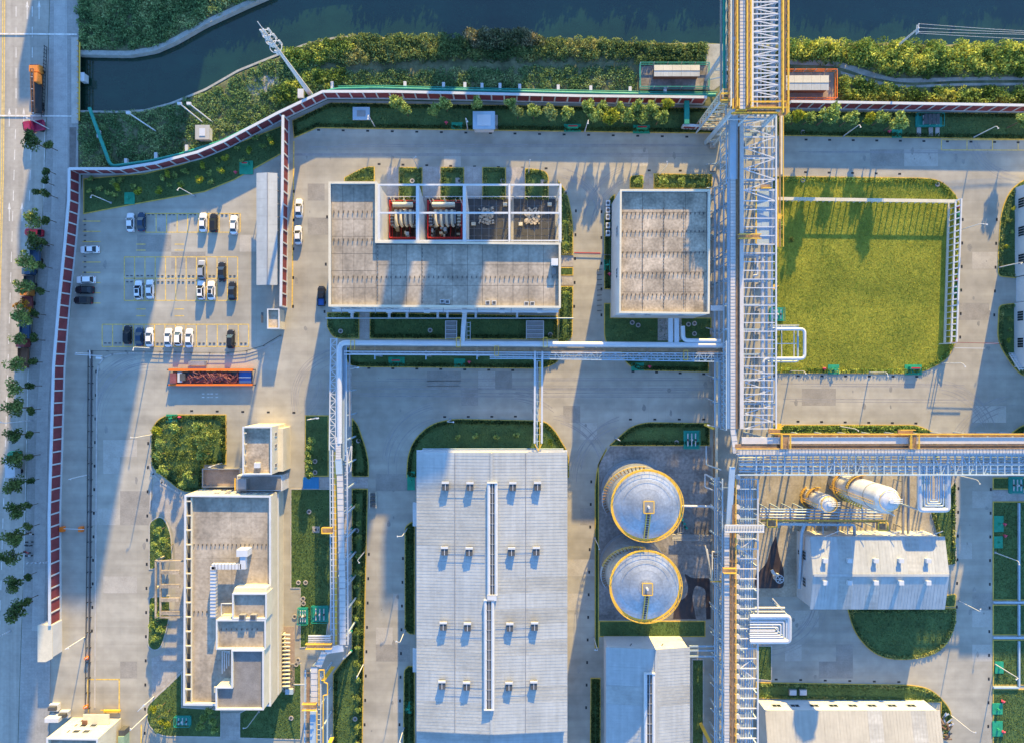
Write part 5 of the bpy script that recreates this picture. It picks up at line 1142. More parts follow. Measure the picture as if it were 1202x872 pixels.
for k in range(8):
    z = k * Z / 8; z2 = (k + 1) * Z / 8; s_ = k % 2; xa, xb_ = (bx0 + .6, bx1 - .6) if s_ else (bx1 - .6, bx0 + .6); yy = by0 + .45 if s_ else by1 - .45
    for dy in (-.4, .4): bar('stringer', (xa, yy + dy, z), (xb_, yy + dy, z2), .1, .3, M_cream, stw)
    for q in range(9): t = (q + .5) / 9; bar('tread', (xa + (xb_ - xa) * t, yy - .4, z + (z2 - z) * t), (xa + (xb_ - xa) * t, yy + .4, z + (z2 - z) * t), .28, .06, M_tan, stw)
    bar('landing', (xb_ , by0, z2), (xb_, by1, z2), 1.0, .1, M_tan, stw)
    for x in (bx0, bx1): bar('ring_beam', (x, by0, z2), (x, by1, z2), .18, .18, M_cream, stw)
    for y in (by0, by1): bar('ring_beam', (bx0, y, z2), (bx1, y, z2), .18, .18, M_cream, stw); bar('guard_rail', (bx0, y, z2 + 1.0), (bx1, y, z2 + 1.0), .16, .16, M_yst if k > 5 else M_cream, stw)
    bar('guard_rail', (bx0, by0, z2 + 1.0), (bx0, by1, z2 + 1.0), .16, .16, M_cream, stw)

# ---- main north-south rack, northern reach
zt = 12.5
nr = thing('pipe_rack', 'upper reach of the main pipe rack beside the green field', 'pipe rack', tuple(P(865, 330)), 'pipe racks of the plant')
y0, y1 = PY(503, zt), PY(136, zt); xs = lambda px: PX(px, zt)
side_truss(nr, (xs(853.5), PY(215, zt)), (xs(853.5), y1), zt - .5, zt - 5, 1.5, M_steelb, .18)
side_truss(nr, (xs(853.5), PY(505, zt)), (xs(853.5), PY(400, zt)), zt - .5, zt - 5, 1.5, M_steelb, .18)
for px, z in ((855, zt - .5), (853, zt - 2.2), (851, zt - 4.6), (846.5, zt - 5)): bar('long_beam', (xs(px), y0, z), (xs(px), PY(214, zt), z), .3, .3, M_steelb, nr)
bar('edge_beam', (xs(856), y0, zt - .2), (xs(856), y1, zt - .2), .28, .4, M_steelb, nr)
tray(nr, (xs(860), PY(503, zt), zt + .1), (xs(860), PY(209, zt), zt + .1), 1.15, .5); bar('cable_tray', (xs(860.5), PY(211, zt), zt + .2), (xs(860.5), PY(137, zt), zt + .5), 1.75, .5, M_steelb, nr)
bar('walkway', (xs(866), y0, zt - .5), (xs(866), y1, zt - .5), .95, .1, M_tan, nr); rail(nr, (xs(864), y0, zt - .4), (xs(864), y1, zt - .4), M_tan, w_=.12)
bar('cable_tray', (xs(870.5), y0, zt), (xs(870.5), y1, zt), .85, .4, M_tray, nr); bar('edge_beam', (xs(911), y0, zt - .05), (xs(911), y1, zt - .05), .3, .4, M_steelw, nr)
flat_truss(nr, xs(873), xs(911), PY(236, zt), y1, zt - .15, 2.35, M_steelw, w_=.24)
flat_truss(nr, xs(873), xs(910), PY(430, zt), PY(236, zt), zt - .15, 1.95, M_steelw, w_=.2, diag=False)
flat_truss(nr, xs(873), xs(908), y0, PY(430, zt), zt - .15, 1.5, M_steelw, w_=.19, diag=False); 
for k in range(4): ya, yb = PY(503 - 18 * k, zt), PY(494 - 18 * k, zt); bar('brace', (xs(875), ya, zt - .4), (xs(905), yb, zt - .4), .17, .17, M_steelw, nr); bar('brace', (xs(905), yb, zt - .4), (xs(875), PY(485 - 18 * k, zt), zt - .4), .17, .17, M_steelw, nr)
for px, z, r_, m in ((877, 7.6, .2, M_pipe), (883, 8, .12, M_steelb), (899, 10.2, .42, M_pipe), (904, 10.2, .3, M_steelb), (894, 7.6, .14, M_pipe), (908.5, 11.3, .25, M_steelw)): tubepart('pipe', [(xs(px), y0, z), (xs(px), y1, z)], r_, m, nr)
tubepart('pipe', [(PX(886, 10), PY(300, 10), 10), (PX(889, 10), PY(300, 10), 10), (PX(889, 10), PY(324, 10), 10), (PX(884, 10), PY(324, 10), 10)], .28, M_white, nr, fil=.6)
for px in (915.5, 919.5): bar('side_strip', (PX(px, 11), PY(290, 11), 11), (PX(px, 11), PY(136, 11), 11), .3 if px < 916 else .16, .2, M_yst if px > 916 else M_tan, nr)
bar('side_walkway', (PX(917, 11), PY(205, 11), 10.9), (PX(917, 11), PY(136, 11), 10.9), .8, .1, M_cream, nr)
# wide platform bay at the field corner
deck(nr, 886, 222, 911, 288, 11.2, M_gl if 'M_gl' in globals() else M_steelb, rails='ws'); rail(nr, (PX(911, 11.2), PY(291, 11.2), 11.2), (PX(911, 11.2), PY(212, 11.2), 11.2), w_=.2)
deck(nr, 866, 276, 892, 281, 13.1, M_tan, rails='ns'); deck(nr, 893, 217, 904, 222, 12.7, M_tan, rails='s')
for k, (px, py) in enumerate(((911, 254), (905, 337), (911, 500))): p = P(px, py, 11.3); blk('side_step', p.x, p.x + 1.3, p.y - .6, p.y + .6, 11.0, 11.1, M_yst, nr); bar('step_rail', (p.x, p.y - .6, 12.0), (p.x + 1.5, p.y + .2, 12.0), .14, .14, M_yst, nr)
for py in np.arange(150, 500, 29.5):
    y = PY(py, zt); a_, b_ = xs(855), xs(910.5)
    for x in (a_, b_): bar('column', (x, y, 0), (x, y, zt - .3), .4, .4, M_steelb, nr)
    blk('footing', a_ - .7, a_ + .7, y - .7, y + .7, .06, .5, M_path, nr); blk('footing', b_ - .7, b_ + .7, y - .7, y + .7, .06, .5, M_path, nr)
    for z in (7.0, 9.8): bar('portal_beam', (a_, y, z), (b_, y, z), .35, .4, M_steelb, nr)
    bar('knee_brace', (a_, y, 4.5), (a_ - 1.6, y + 1.0, 0), .2, .2, M_steelb, nr)
for py in (218, 236, 254, 290, 306, 338, 384):   # outriggers on the left flank
    a_ = P(856, py, 11); b_ = P(840, py + 12, 6.5); bar('outrigger', a_, b_, .22, .22, M_steelb, nr); bar('hanger', b_, (b_.x, b_.y, 0), .2, .2, M_steelb, nr)
bar('flank_beam', P(840, 240, 6.5), P(838.5, 400, 6.5), .25, .25, M_steelb, nr); blk('link_duct', P(834, 0, 9).x, P(850, 0, 9).x, P(0, 365, 9).y, P(0, 359, 9).y, 8.7, 9.3, M_wallw, nr)
# loop of white pipe reaching over the field
L_ = [(905, 380), (928, 380), (937, 380)]
tubepart('loop_pipe', [P(904, 386.5, 11), P(944.5, 386.5, 11), P(944.5, 421, 11), P(896, 421, 11), P(896, 470, 11)], .36, M_white, nr, n=12, fil=1.0)
tubepart('loop_pipe', [P(904, 384, 10), P(936.5, 384, 10), P(936.5, 424.5, 10), P(900, 424.5, 10)], .22, M_steelb, nr, n=10, fil=.6)
for a_, b_ in (((904, 382), (938, 382)), ((932, 384), (932, 421)), ((917.5, 382), (917.5, 425)), ((902, 403.5), (935, 403.5))): bar('loop_frame', P(*a_, 10.3), P(*b_, 10.3), .16, .16, M_steelw, nr)
for px, py in ((917.5, 383), (917.5, 424), (937, 384), (937, 424)): p = P(px, py, 10.2); bar('loop_leg', (p.x, p.y, 0), p, .2, .2, M_steelb, nr)
tubepart('ground_pipe', [P(841, 400, 1.2), P(841, 1000, 1.2)], .35, M_cream, nr, n=10); tubepart('ground_pipe', [P(838, 420, 1.0), P(838, 1000, 1.0)], .2, M_tan, nr)

# ---- junction bend and east branch
er = thing('pipe_rack', 'wide pipe rack running right from the junction above the process vessels', 'pipe rack', tuple(P(1050, 540)), 'pipe racks of the plant')
x0, x1 = xs(866), PX(1330, zt); ye = lambda py: PY(py, zt)
tray(er, (xs(863.5), ye(530), zt + .1), (x1, ye(530), zt + .1), 1.2, .5); tray(er, (xs(860), ye(503), zt + .1), (xs(863.5), ye(531.5), zt + .1), 1.2, .5, pitch=1.2)
bar('cable_tray', (xs(870), ye(516.5), zt + .3), (xs(906), ye(516.5), zt + .3), 1.5, .5, M_tray, er); bar('cable_tray', (xs(906), ye(516.5), zt + .1), (x1, ye(516.5), zt + .1), 1.45, .45, M_tray, er)
bar('walkway', (xs(866), ye(523.5), zt - .2), (x1, ye(523.5), zt - .2), 1.0, .1, M_tan, er); rail(er, (xs(920), ye(521.5), zt - .1), (x1, ye(521.5), zt - .1), M_tan, w_=.1); rail(er, (xs(866), ye(525.5), zt - .1), (x1, ye(525.5), zt - .1), M_tan, w_=.14)
bar('walkway', (xs(910), ye(510.5), zt - .5), (x1, ye(510.5), zt - .5), .8, .1, M_tan, er); rail(er, (xs(908), ye(509), zt - .4), (x1, ye(509), zt - .4), w_=.2)
deck(er, 863, 521, 912, 526, 12.9, M_tan, rails='s'); deck(er, 916, 510, 926, 526, 13.1, M_tan, rails='we'); deck(er, 902, 503, 916, 508, 12.6, M_tan, rails='ns'); deck(er, 1067, 510, 1076, 526, 13.1, M_tan, rails='we'); deck(er, 1054, 504, 1072, 509, 12.6, M_tan, rails='ns')
n = 56; xa = xs(887)
flat_truss(er, ye(534), ye(556.5), xs(888), x1, zt - .2, 1.62, M_steelb, w_=.22, axis='x', diag=False)
for k in range(26):
    if (k // 4) % 2 == 0: xq = xs(965) + k * 3.24; bar('brace', (xq, ye(536), zt - .3), (xq + 1.62, ye(556), zt - .3), .15, .15, M_steelb, er); bar('brace', (xq + 1.62, ye(556), zt - .3), (xq + 3.24, ye(536), zt - .3), .15, .15, M_steelb, er)
bar('edge_beam', (xs(866), ye(557), zt), (x1, ye(557), zt), .3, .4, M_steelb, er); bar('edge_beam', (xs(866), ye(534.3), zt - .1), (x1, ye(534.3), zt - .1), .25, .3, M_steelb, er)
for py, r_ in ((538, .16), (541.5, .2), (545.5, .42), (550.5, .3), (554, .2)): tubepart('pipe', [(xs(870), ye(py), zt - 1.6), (x1, ye(py), zt - 1.6)], r_, M_pipe if r_ > .3 else M_steelb, er)
for px in np.arange(895, 1330, 29.5):
    x = xs(px)
    for py in (513, 556.5): bar('column', (x, ye(py), 0), (x, ye(py), zt - .3), .4, .4, M_steelb, er)
    for z in (7.0, 10.0): bar('portal_beam', (x, ye(513), z), (x, ye(556.5), z), .35, .4, M_steelb, er)
# nested expansion loops hanging over the lay-by
zl = 11.0
for k in range(6):
    o = k * 2.9; tubepart('loop_pipe', [P(1079 + o, 545, zl), P(1079 + o, 598.5 - o * .85, zl), P(1113 - o, 598.5 - o * .85, zl), P(1113 - o, 545, zl)], (.52, .18, .22, .2, .18, .14)[k], M_pipe if k == 0 else M_steelb, er, n=10, fil=.8 if k == 0 else .4)
for px in (1078, 1114): p = P(px, 598, zl); bar('loop_leg', (p.x, p.y, 0), (p.x, p.y, zl - .4), .3, .3, M_steelb, er)
# ---- southern reach
zs_ = 11.0; sr = thing('pipe_rack', 'lower reach of the main pipe rack running down to the bottom edge', 'pipe rack', tuple(P(860, 720)), 'pipe racks of the plant')
xs = lambda px: PX(px, zs_); y0, y1 = PY(960, zs_), PY(562, zs_)
tray(sr, (xs(852.5), y0, zs_ + .2), (xs(852.5), PY(616, zs_), zs_ + .2), 1.1, .5); bar('cable_tray', (xs(855), PY(616, zs_), zs_ + .2), (xs(857), y1 + 3, zs_ + 1.5), 1.3, .5, M_steelb, sr)
bar('walkway', (xs(860.5), y0, zs_ - .3), (xs(860.5), y1, zs_ - .3), 1.3, .1, M_tan, sr); rail(sr, (xs(858.3), y0, zs_ - .2), (xs(858.3), y1, zs_ - .2), M_tan, w_=.14); rail(sr, (xs(862.8), y0, zs_ - .2), (xs(862.8), y1, zs_ - .2), M_yst, w_=.12)
side_truss(sr, (xs(848.5), y0), (xs(848.5), y1), zs_ - .3, zs_ - 3.2, 2.6, M_steelb, .16)
for px in (845, 842.5): bar('long_beam', (xs(px), y0, 8.5), (xs(px), y1, 8.5), .22, .25, M_steelb, sr)
bar('edge_beam', (xs(889.5), y0, zs_), (xs(889.5), y1, zs_), .28, .35, M_steelw, sr)
n = 34
for k in range(n):
    y = y1 + (y0 - y1) * k / n; m = M_steelw if k > 4 else M_steelb; bar('cross_beam', (xs(867), y, zs_ - .1), (xs(889.5), y, zs_ - .1), .2, .22, m, sr)
    b = MB(); b.cone((xs(866), y + .5, zs_ - .6), .55, .55, .7, 12); b.build('spring_support', M_tray, sr)
for k in (6, 7, 18, 19, 30, 31): y = y1 + (y0 - y1) * k / n; y2 = y1 + (y0 - y1) * (k + 1) / n; a_, b_ = (xs(870), xs(885)) if k % 2 else (xs(885), xs(870)); bar('brace', (a_, y, zs_ - .3), (b_, y2, zs_ - .3), .16, .16, M_steelw, sr)
for px, r_ in ((869, .14), (871.5, .2), (874, .16), (877, .28), (880.2, .24), (883, .2), (885.5, .14)): tubepart('pipe', [(xs(px), y0, zs_ - 1.3), (xs(px), y1, zs_ - 1.3)], r_, M_steelb, sr)
for py in np.arange(575, 930, 30):
    y = PY(py, zs_)
    for px in (849, 889): bar('column', (xs(px), y, 0), (xs(px), y, zs_ - .3), .35, .35, M_steelb, sr)
    bar('portal_beam', (xs(849), y, 7.6), (xs(889), y, 7.6), .3, .35, M_steelb, sr)
    a_ = P(849, py + 2, 9); b_ = P(834, py - 14, 3.5); bar('outrigger', a_, b_, .18, .18, M_steelb, sr)
deck(sr, 851, 616, 897, 624, 12.4, M_steelw, rails=''); 
for py in (616, 624): bar('deck_rail', P(851, py, 13), P(897, py, 13), .22, .2, M_white, sr)
for k in range(14): bar('deck_slat', P(853 + k * 3.2, 617, 12.6), P(853 + k * 3.2, 623, 12.6), .12, .06, M_grey, sr)
deck(sr, 848, 665.5, 862.5, 671, 11.9, M_tan, rails='ns')
# yellow access stair on the left flank
for a_, b_ in (((828, 640), (836, 678)), ((836, 647), (849, 647)), ((836, 647), (836, 682)), ((834, 682), (849, 682)), ((849, 647), (849, 682)), ((830, 644), (836, 682))): bar('stair_rail', P(*a_, 9), P(*b_, 9), .22, .3, M_cream if a_[1] < 648 else M_yst, sr)
for k in range(10): bar('stair_tread', P(837, 650 + k * 3, 8.9 - k * .3), P(842, 650 + k * 3, 8.9 - k * .3), .28, .06, M_tan, sr)
bar('yellow_stair', P(822, 848, 1), P(834, 872, 6), .8, .15, M_yst, sr); bar('yellow_stair', P(827, 498, 6), P(838, 503, 9), .5, .3, M_yst, sr)
# nested loops on the right
for k in range(6):
    o = k * 3.4; yt, yb_ = 723 + o * .95, 752.5 - o * .7; tubepart('loop_pipe', [P(880, yt, 11.2), P(926.5 - o, yt, 11.2), P(926.5 - o, yb_, 11.2), P(880, yb_, 11.2)], (.55, .22, .24, .2, .18, .14)[k], M_pipe if k == 0 else M_steelw, sr, n=10, fil=.8 if k == 0 else .35)
for py in (713, 717.5): tubepart('pipe', [P(883, py, 10), P(921, py, 10)], .24, M_cream, sr)
bar('hanger', P(907, 702, 9.8), P(921, 718, 9.8), .25, .2, M_cream, sr)
for px, py in ((925, 722), (925, 752)): p = P(px, py, 10.6); bar('loop_leg', (p.x, p.y, 0), p, .25, .25, M_steelb, sr)

# ---- west branch, left rack, spur
z9 = 9.0; P9 = lambda px, py, z=z9: P(px, py, z)
wr = thing('pipe_rack', 'narrow pipe rack crossing the middle roads from the main rack to the left rack', 'pipe rack', tuple(P(620, 412)), 'pipe racks of the plant')
tubepart('large_pipe', [P9(398.5, 520), P9(398.5, 402.5), P9(853, 405.5)], .62, M_steelw, wr, n=14, fil=1.6)
bar('walkway', P9(410, 409), P9(850, 411.5), .8, .1, M_tan, wr); rail(wr, P9(412, 411), P9(850, 413.5), M_tan, w_=.1)
for a_, b_ in (((404, 412.5), (850, 415)), ((404, 416), (580, 417)), ((620, 421), (850, 424.5)), ((575, 421), (620, 421))): bar('long_beam', P9(*a_), P9(*b_), .25, .25, M_steelb if a_[0] > 560 else M_steelw, wr)
for k in range(62):
    px = 412 + k * 7.05; y_a, y_b = 412.5 + k * .04, (416.5 if px < 575 else 421 + (px - 575) * .013); bar('cross_beam', P9(px, y_a), P9(px, y_b), .14, .14, M_steelw if px < 575 else M_steelb, wr)
    if px > 640 and k % 2 == 0: bar('brace', P9(px, y_a), P9(px + 7.05, y_b), .13, .13, M_steelb, wr); bar('brace', P9(px + 7.05, y_b), P9(px + 14.1, y_a), .13, .13, M_steelb, wr)
tubepart('pipe', [P9(412, 414.5, 8.3), P9(850, 417.5, 8.3)], .28, M_pipe, wr); tubepart('pipe', [P9(575, 418.5, 8.3), P9(850, 421, 8.3)], .22, M_steelb, wr)
for px in (440, 500, 560, 628, 700, 760, 820):
    for py in (404, 417 if px < 575 else 422): p = P9(px, py); bar('column', (p.x, p.y, 0), (p.x, p.y, z9 - .3), .35, .35, M_steelb, wr)
    bar('portal_beam', P9(px, 404, 7.6), P9(px, 422, 7.6), .3, .3, M_steelb, wr)
for (px, py) in ((414, 405), (538, 402), (583, 412), (640, 402), (805, 417)): 
    p = P9(px, py, 9.9); 
    for s_ in (-1, 1): bar('yellow_ladder_rail', (p.x + s_ * .45, p.y + 1.1, 9.9), (p.x + s_ * .45, p.y - 1.1, 9.9), .14, .14, M_yst, wr); bar('yellow_ladder_rail', (p.x - .45, p.y + s_ * 1.1, 9.9), (p.x + .45, p.y + s_ * 1.1, 9.9), .14, .14, M_yst, wr)
# risers into the hall and the square block
tubepart('riser_duct', [P9(545.5, 368, 9), P9(544, 384, 9), P9(543, 404, 9)], .55, M_steelw, wr, n=12)
for px in (548, 552): bar('riser_frame', P(px, 378, 7), P(px, 402, 7), .14, .14, M_steelw, wr)
for k in range(5): bar('riser_frame', P(548, 379 + 5 * k, 7), P(552, 379 + 5 * k, 7), .12, .12, M_steelw, wr)
for px in (787, 794): bar('riser_duct', P(px, 374, 9), P(px, 404, 9), 1.05, .6, M_steelw, wr)
tubepart('riser_duct', [P(801.5, 383, 9.2), P(802, 400, 9.2), P(846, 400.5, 9.2)], .5, M_steelw, wr, n=12, fil=1.2)
# lattice walkway grids beside the hall
for gx0, gx1 in ((523, 536), (618, 638)):
    t = thing('access_grid', 'framed grating bay on the lawn below the hall, %s one of two' % ('left' if gx0 < 600 else 'right'), 'platform', tuple(P(gx0 + 6, 388)))
    for k in range(5): bar('grid_bar', P(gx0, 377 + 5 * k, 1.5), P(gx1, 377 + 5 * k, 1.5), .15, .12, M_steelw, t)
    for px in (gx0, gx1): bar('grid_frame', P(px, 377, 1.5), P(px, 398, 1.5), .2, .15, M_steelw, t)
    for k in range(4): a_, b_ = P(gx0 + .5, 381.5 + 5 * k), P(gx1 - .5, 377.6 + 5 * k); blk('grating', a_.x, b_.x, a_.y, b_.y, 1.2, 1.3, M_grey, t)
    for px, py in ((gx0, 377), (gx1, 377), (gx0, 397), (gx1, 397)): p = P(px, py, 1.5); bar('leg', (p.x, p.y, 0), p, .15, .15, M_steelw, t)
lr = thing('pipe_rack', 'left pipe rack with lattice top running down beside the office lawn', 'pipe rack', tuple(P(400, 600)), 'pipe racks of the plant')
z8 = 8.6; Q = lambda px, py, z=z8: P(px, py, z)
for px in (388.3, 395.5): bar('top_chord', Q(px, 397), Q(px - 1.6, 528), .25, .25, M_steelw, lr)
for k in range(18):
    a_, b_ = 398 + k * 7.2, 405.2 + k * 7.2; s0, s1 = (388.3, 395.5) if k % 2 else (395.5, 388.3); bar('brace', Q(s0 - k * .09, a_), Q(s1 - k * .09, b_), .15, .15, M_steelw, lr); bar('cross_beam', Q(388.3 - k * .09, a_), Q(395.5 - k * .09, a_), .14, .14, M_steelw, lr)
for k in range(9): bar('cable_cover', Q(397.2, 513 + k * 2.9 , 9.3), Q(397.2, 515.6 + k * 2.9, 9.3), 1.2, .3, M_tray, lr)
bar('large_pipe', Q(397.5, 538, 9), Q(398.5, 556, 9), 1.4, .8, M_steelb, lr)
tray(lr, Q(399, 557, 9.2), Q(402, 690, 9.2), 1.35, .5, pitch=1.35); tray(lr, Q(402, 690, 9.2), Q(402.5, 756, 9.2), 1.35, .5, pitch=1.35); bar('cable_tray', Q(403, 760, 9.2), Q(382, 763, 9.2), 1.5, .5, M_steelw, lr)
bar('cable_tray', Q(381, 764, 9.2), Q(374, 782, 9.2), 1.3, .5, M_tray, lr)
for a_, b_, m in (((390.5, 528), (392, 756), M_steelw), ((387.5, 528), (388.5, 740), M_steelb), ((406.5, 404), (406.5, 530), M_steelb), ((407.5, 530), (408.5, 756), M_steelw), ((410.5, 404), (410.5, 500), M_grey)): bar('long_beam', Q(*a_), Q(*b_), .25, .3, m, lr)
bar('walkway', Q(393.6, 530), Q(394.8, 756), .55, .12, M_orange2 if 'M_orange2' in globals() else M_yst, lr); bar('walkway_edge', Q(395.6, 530, 8.8), Q(396.6, 756, 8.8), .25, .15, M_tan, lr)
for k in range(34): py = 534 + k * 6.8; bar('cross_beam', Q(387.5, py), Q(396, py), .12, .12, M_steelw, lr); bar('cross_beam', Q(404.5, py), Q(408.6, py), .12, .12, M_steelw, lr)
for px, r_ in ((404.5, .3), (402.5, .2)): tubepart('pipe', [Q(px, 404, 8), Q(px + .5, 540, 8)], r_, M_steelb, lr)
for py in np.arange(430, 755, 28.5):
    for px in (388.5, 408): p = Q(px, py); bar('column', (p.x, p.y, 0), (p.x, p.y, z8 - .2), .32, .32, M_steelb, lr)
    bar('portal_beam', Q(388.5, py, 7.2), Q(408, py, 7.2), .3, .3, M_steelb, lr)
for py in (595, 622, 650, 678, 709, 743, 766): a_ = Q(402.5, py + 7, 7.5); b_ = P(412, py - 1.5, 1.2); bar('outrigger', a_, b_, .28, .28, M_steelw, lr); bar('outrigger_foot', (b_.x, b_.y, 0), b_, .5, .4, M_teal, lr)
for a_, b_ in (((407, 526), (413, 523)), ((413, 523), (412, 552)), ((412, 552), (404, 558)), ((408, 528), (411, 552)), ((412, 524), (406, 552))): bar('side_frame', P(*a_, 5), P(*b_, 5), .22, .22, M_steelw, lr)
# crank to the left and the reach below it
for k in range(4): bar('cross_duct', P(362, 746 + k * 2.6, 9.4), P(388, 746 + k * 2.6, 9.4), .32, .3, M_white, lr)
deck(lr, 360, 754, 390, 759.5, 9.8, M_tan, rails='ns')
tubepart('large_pipe', [P(403, 757, 8.2), P(386, 765, 8.2), P(380, 768, 8.2), P(366, 786, 8.2), P(366, 800, 8.2)], .35, M_steelb, lr, fil=1.0)
for a_, b_, m, w_ in (((358.5, 786), (357, 940), M_steelb, .3), ((362, 786), (361, 940), M_tan, .7), ((376.5, 790), (377, 940), M_steelw, .25), ((384.5, 815), (384, 940), M_steelb, .3)): bar('long_beam', P(*a_, 8.8), P(*b_, 8.8), w_, .25, m, lr)
tray(lr, P(369, 782, 9.3), P(369, 824, 9.3), 1.5, .5, pitch=1.35); bar('cable_tray', P(368.5, 834, 9.3), P(368, 940, 9.3), 1.6, .5, M_steelb, lr)
for a_, b_ in (((374.5, 786), (380.5, 786)), ((380.5, 786), (381, 800)), ((380, 800), (384.5, 802)), ((384.5, 802), (384.5, 815)), ((379.5, 816), (379, 940)), ((374.5, 786), (374.5, 828)), ((372, 834), (372, 940)), ((384.5, 815), (379.5, 816))): bar('yellow_handrail', P(*a_, 9.8), P(*b_, 9.8), .2, .2, M_yst, lr)
deck(lr, 356, 824, 372, 831, 10.6, M_tan, rails='ns'); bar('yellow_stair', P(379, 799, 9), P(391, 782, 3), .9, .15, M_yst, lr); bar('yellow_stair', P(384, 878, 9), P(390, 865, 3), .9, .15, M_yst, lr)
for k in range(24): py = 790 + k * 6; bar('cross_beam', P(357.5, py, 8.7), P(377, py, 8.7), .12, .12, M_steelw, lr)
for py in (795, 825, 855, 885):
    for px in (359, 378): p = P(px, py, 8.5); bar('column', (p.x, p.y, 0), (p.x, p.y, 8.5), .32, .32, M_steelb, lr)
deck(lr, 379, 618, 391, 624.5, 9.6, M_tan, rails='nsw')
sp = thing('pipe_rack', 'short thin pipe spur dropping from the middle rack to the largest warehouse roof', 'pipe rack', tuple(P(632, 470)), 'pipe racks of the plant')
for px, m in ((628, M_steelw), (636.5, M_steelw)): bar('long_beam', P(px, 412, 9), P(px - .5, 520, 9), .42, .3, m, sp)
tubepart('pipe', [P(630.5, 424, 8.4), P(630.3, 526, 8.4), P(631.5, 531, 8.4)], .2, M_steelb, sp); bar('yellow_strip', P(634, 424, 9), P(633.6, 526, 9), .16, .16, M_yst, sp)
for k in range(14): bar('cross_beam', P(628, 416 + k * 7.8, 8.9), P(636.5, 416 + k * 7.8, 8.9), .12, .12, M_steelb, sp)
bar('end_bracket', P(627.5, 520, 9), P(632, 529, 9), .2, .2, M_yst, sp); bar('end_bracket', P(636, 520, 9), P(632, 529, 9), .2, .2, M_yst, sp)
for px, py in ((628, 440), (636, 440), (628, 500), (636, 500)): p = P(px, py, 9); bar('column', (p.x, p.y, 0), p, .3, .3, M_steelb, sp)
# process rack under the vessels
pr = thing('process_rack', 'low pipe rack with yellow walkway under the two silver vessels', 'pipe rack', tuple(P(970, 606)))
for py, r_, m in ((597, .14, M_steelb), (600, .22, M_steelb), (603.5, .16, M_pipe), (607, .2, M_steelb)): tubepart('pipe', [P(892, py, 6), P(1036, py + 1, 6)], r_, m, pr)
tubepart('large_pipe', [P(910, 614.5, 6.3), P(1003, 615.5, 6.3), P(1003, 630, 5)], .35, M_steelb, pr, fil=.8); tubepart('large_pipe', [P(930, 614.5, 6.3), P(945, 614.5, 6.3), P(941, 624, 6), P(938, 690, 2)], .38, M_steelb, pr, n=10, fil=.7)
bar('walkway', P(893, 610.5, 6.4), P(1040, 611.5, 6.4), .6, .1, M_tan, pr); rail(pr, P(893, 609.5, 6.5), P(1040, 610, 6.5), w_=.14)
for px, py in ((905, 613), (1035, 617)): a_ = P(px, py, 8); blk('yellow_landing', a_.x - 1.1, a_.x + 1.1, a_.y - .9, a_.y + .9, 7.6, 7.7, M_tan, pr); [bar('landing_rail', (a_.x + x0_, a_.y + y0_, 8.6), (a_.x + x1_, a_.y + y1_, 8.6), .24, .24, M_yst, pr) for x0_, y0_, x1_, y1_ in ((-1.1, -.9, 1.1, -.9), (-1.1, .9, 1.1, .9), (-1.1, -.9, -1.1, .9), (1.1, -.9, 1.1, .9))]
for px in range(900, 1040, 14):
    bar('cross_beam', P(px, 595, 5.7), P(px, 619, 5.7), .2, .22, M_steelb, pr)
    for py in (596, 618): p = P(px, py, 5.7); bar('column', (p.x, p.y, 0), p, .25, .25, M_steelb, pr)
for px in (966, 983, 995): bar('hanger', P(px, 612, 6), P(px, 627, 6), .2, .2, M_steelb, pr)
for px in (1060, 1066): bar('duct_run', P(px, 558, 4), P(px, 626, 4), .5, .4, M_grey, pr)
for x in range(4): p = P(1060, 565 + x * 18, 4); bar('duct_post', (p.x, p.y, 0), p, .2, .2, M_grey, pr)
# low pipes in the tank farm
tf = thing('tank_pipework', 'small grey pipes and valves on the slab between the tanks and the main rack', 'pipework', tuple(P(810, 630)))
for k in range(5): tubepart('pipe', [P(789, 627 + k * 1.6, 1), P(836, 628 + k * 1.6, 1)], .13, M_grey, tf)
for k in range(3): tubepart('pipe', [P(796 + k * 3, 592, 1), P(796 + k * 3, 626 - k, 1), P(790, 628, 1)], .13, M_grey, tf, fil=.3)
tubepart('pipe', [P(798, 593.5, 5), P(836, 594, 5), P(849, 605, 9)], .28, M_steelw, tf, fil=.5)
tubepart('pipe', [P(829, 523, 2), P(829, 545, 2), P(846, 551, 9)], .18, M_steelb, tf, fil=.4); tubepart('pipe', [P(848, 567, 9), P(827.5, 556, 3), P(827.5, 571, 3), P(837, 575, 5)], .2, M_steelw, tf, fil=.4)
for k in range(4): p = P(797 + k * 2.5, 603 + k * 5, .06); b = MB(); b.cone(p, .3, .3, 1.5, 10); b.build('valve', M_teal, tf)
for y_ in (758, 763, 770): bar('duct_link', P(809, y_, 5), P(842, y_, 5), .35, .3, M_steelb, tf)

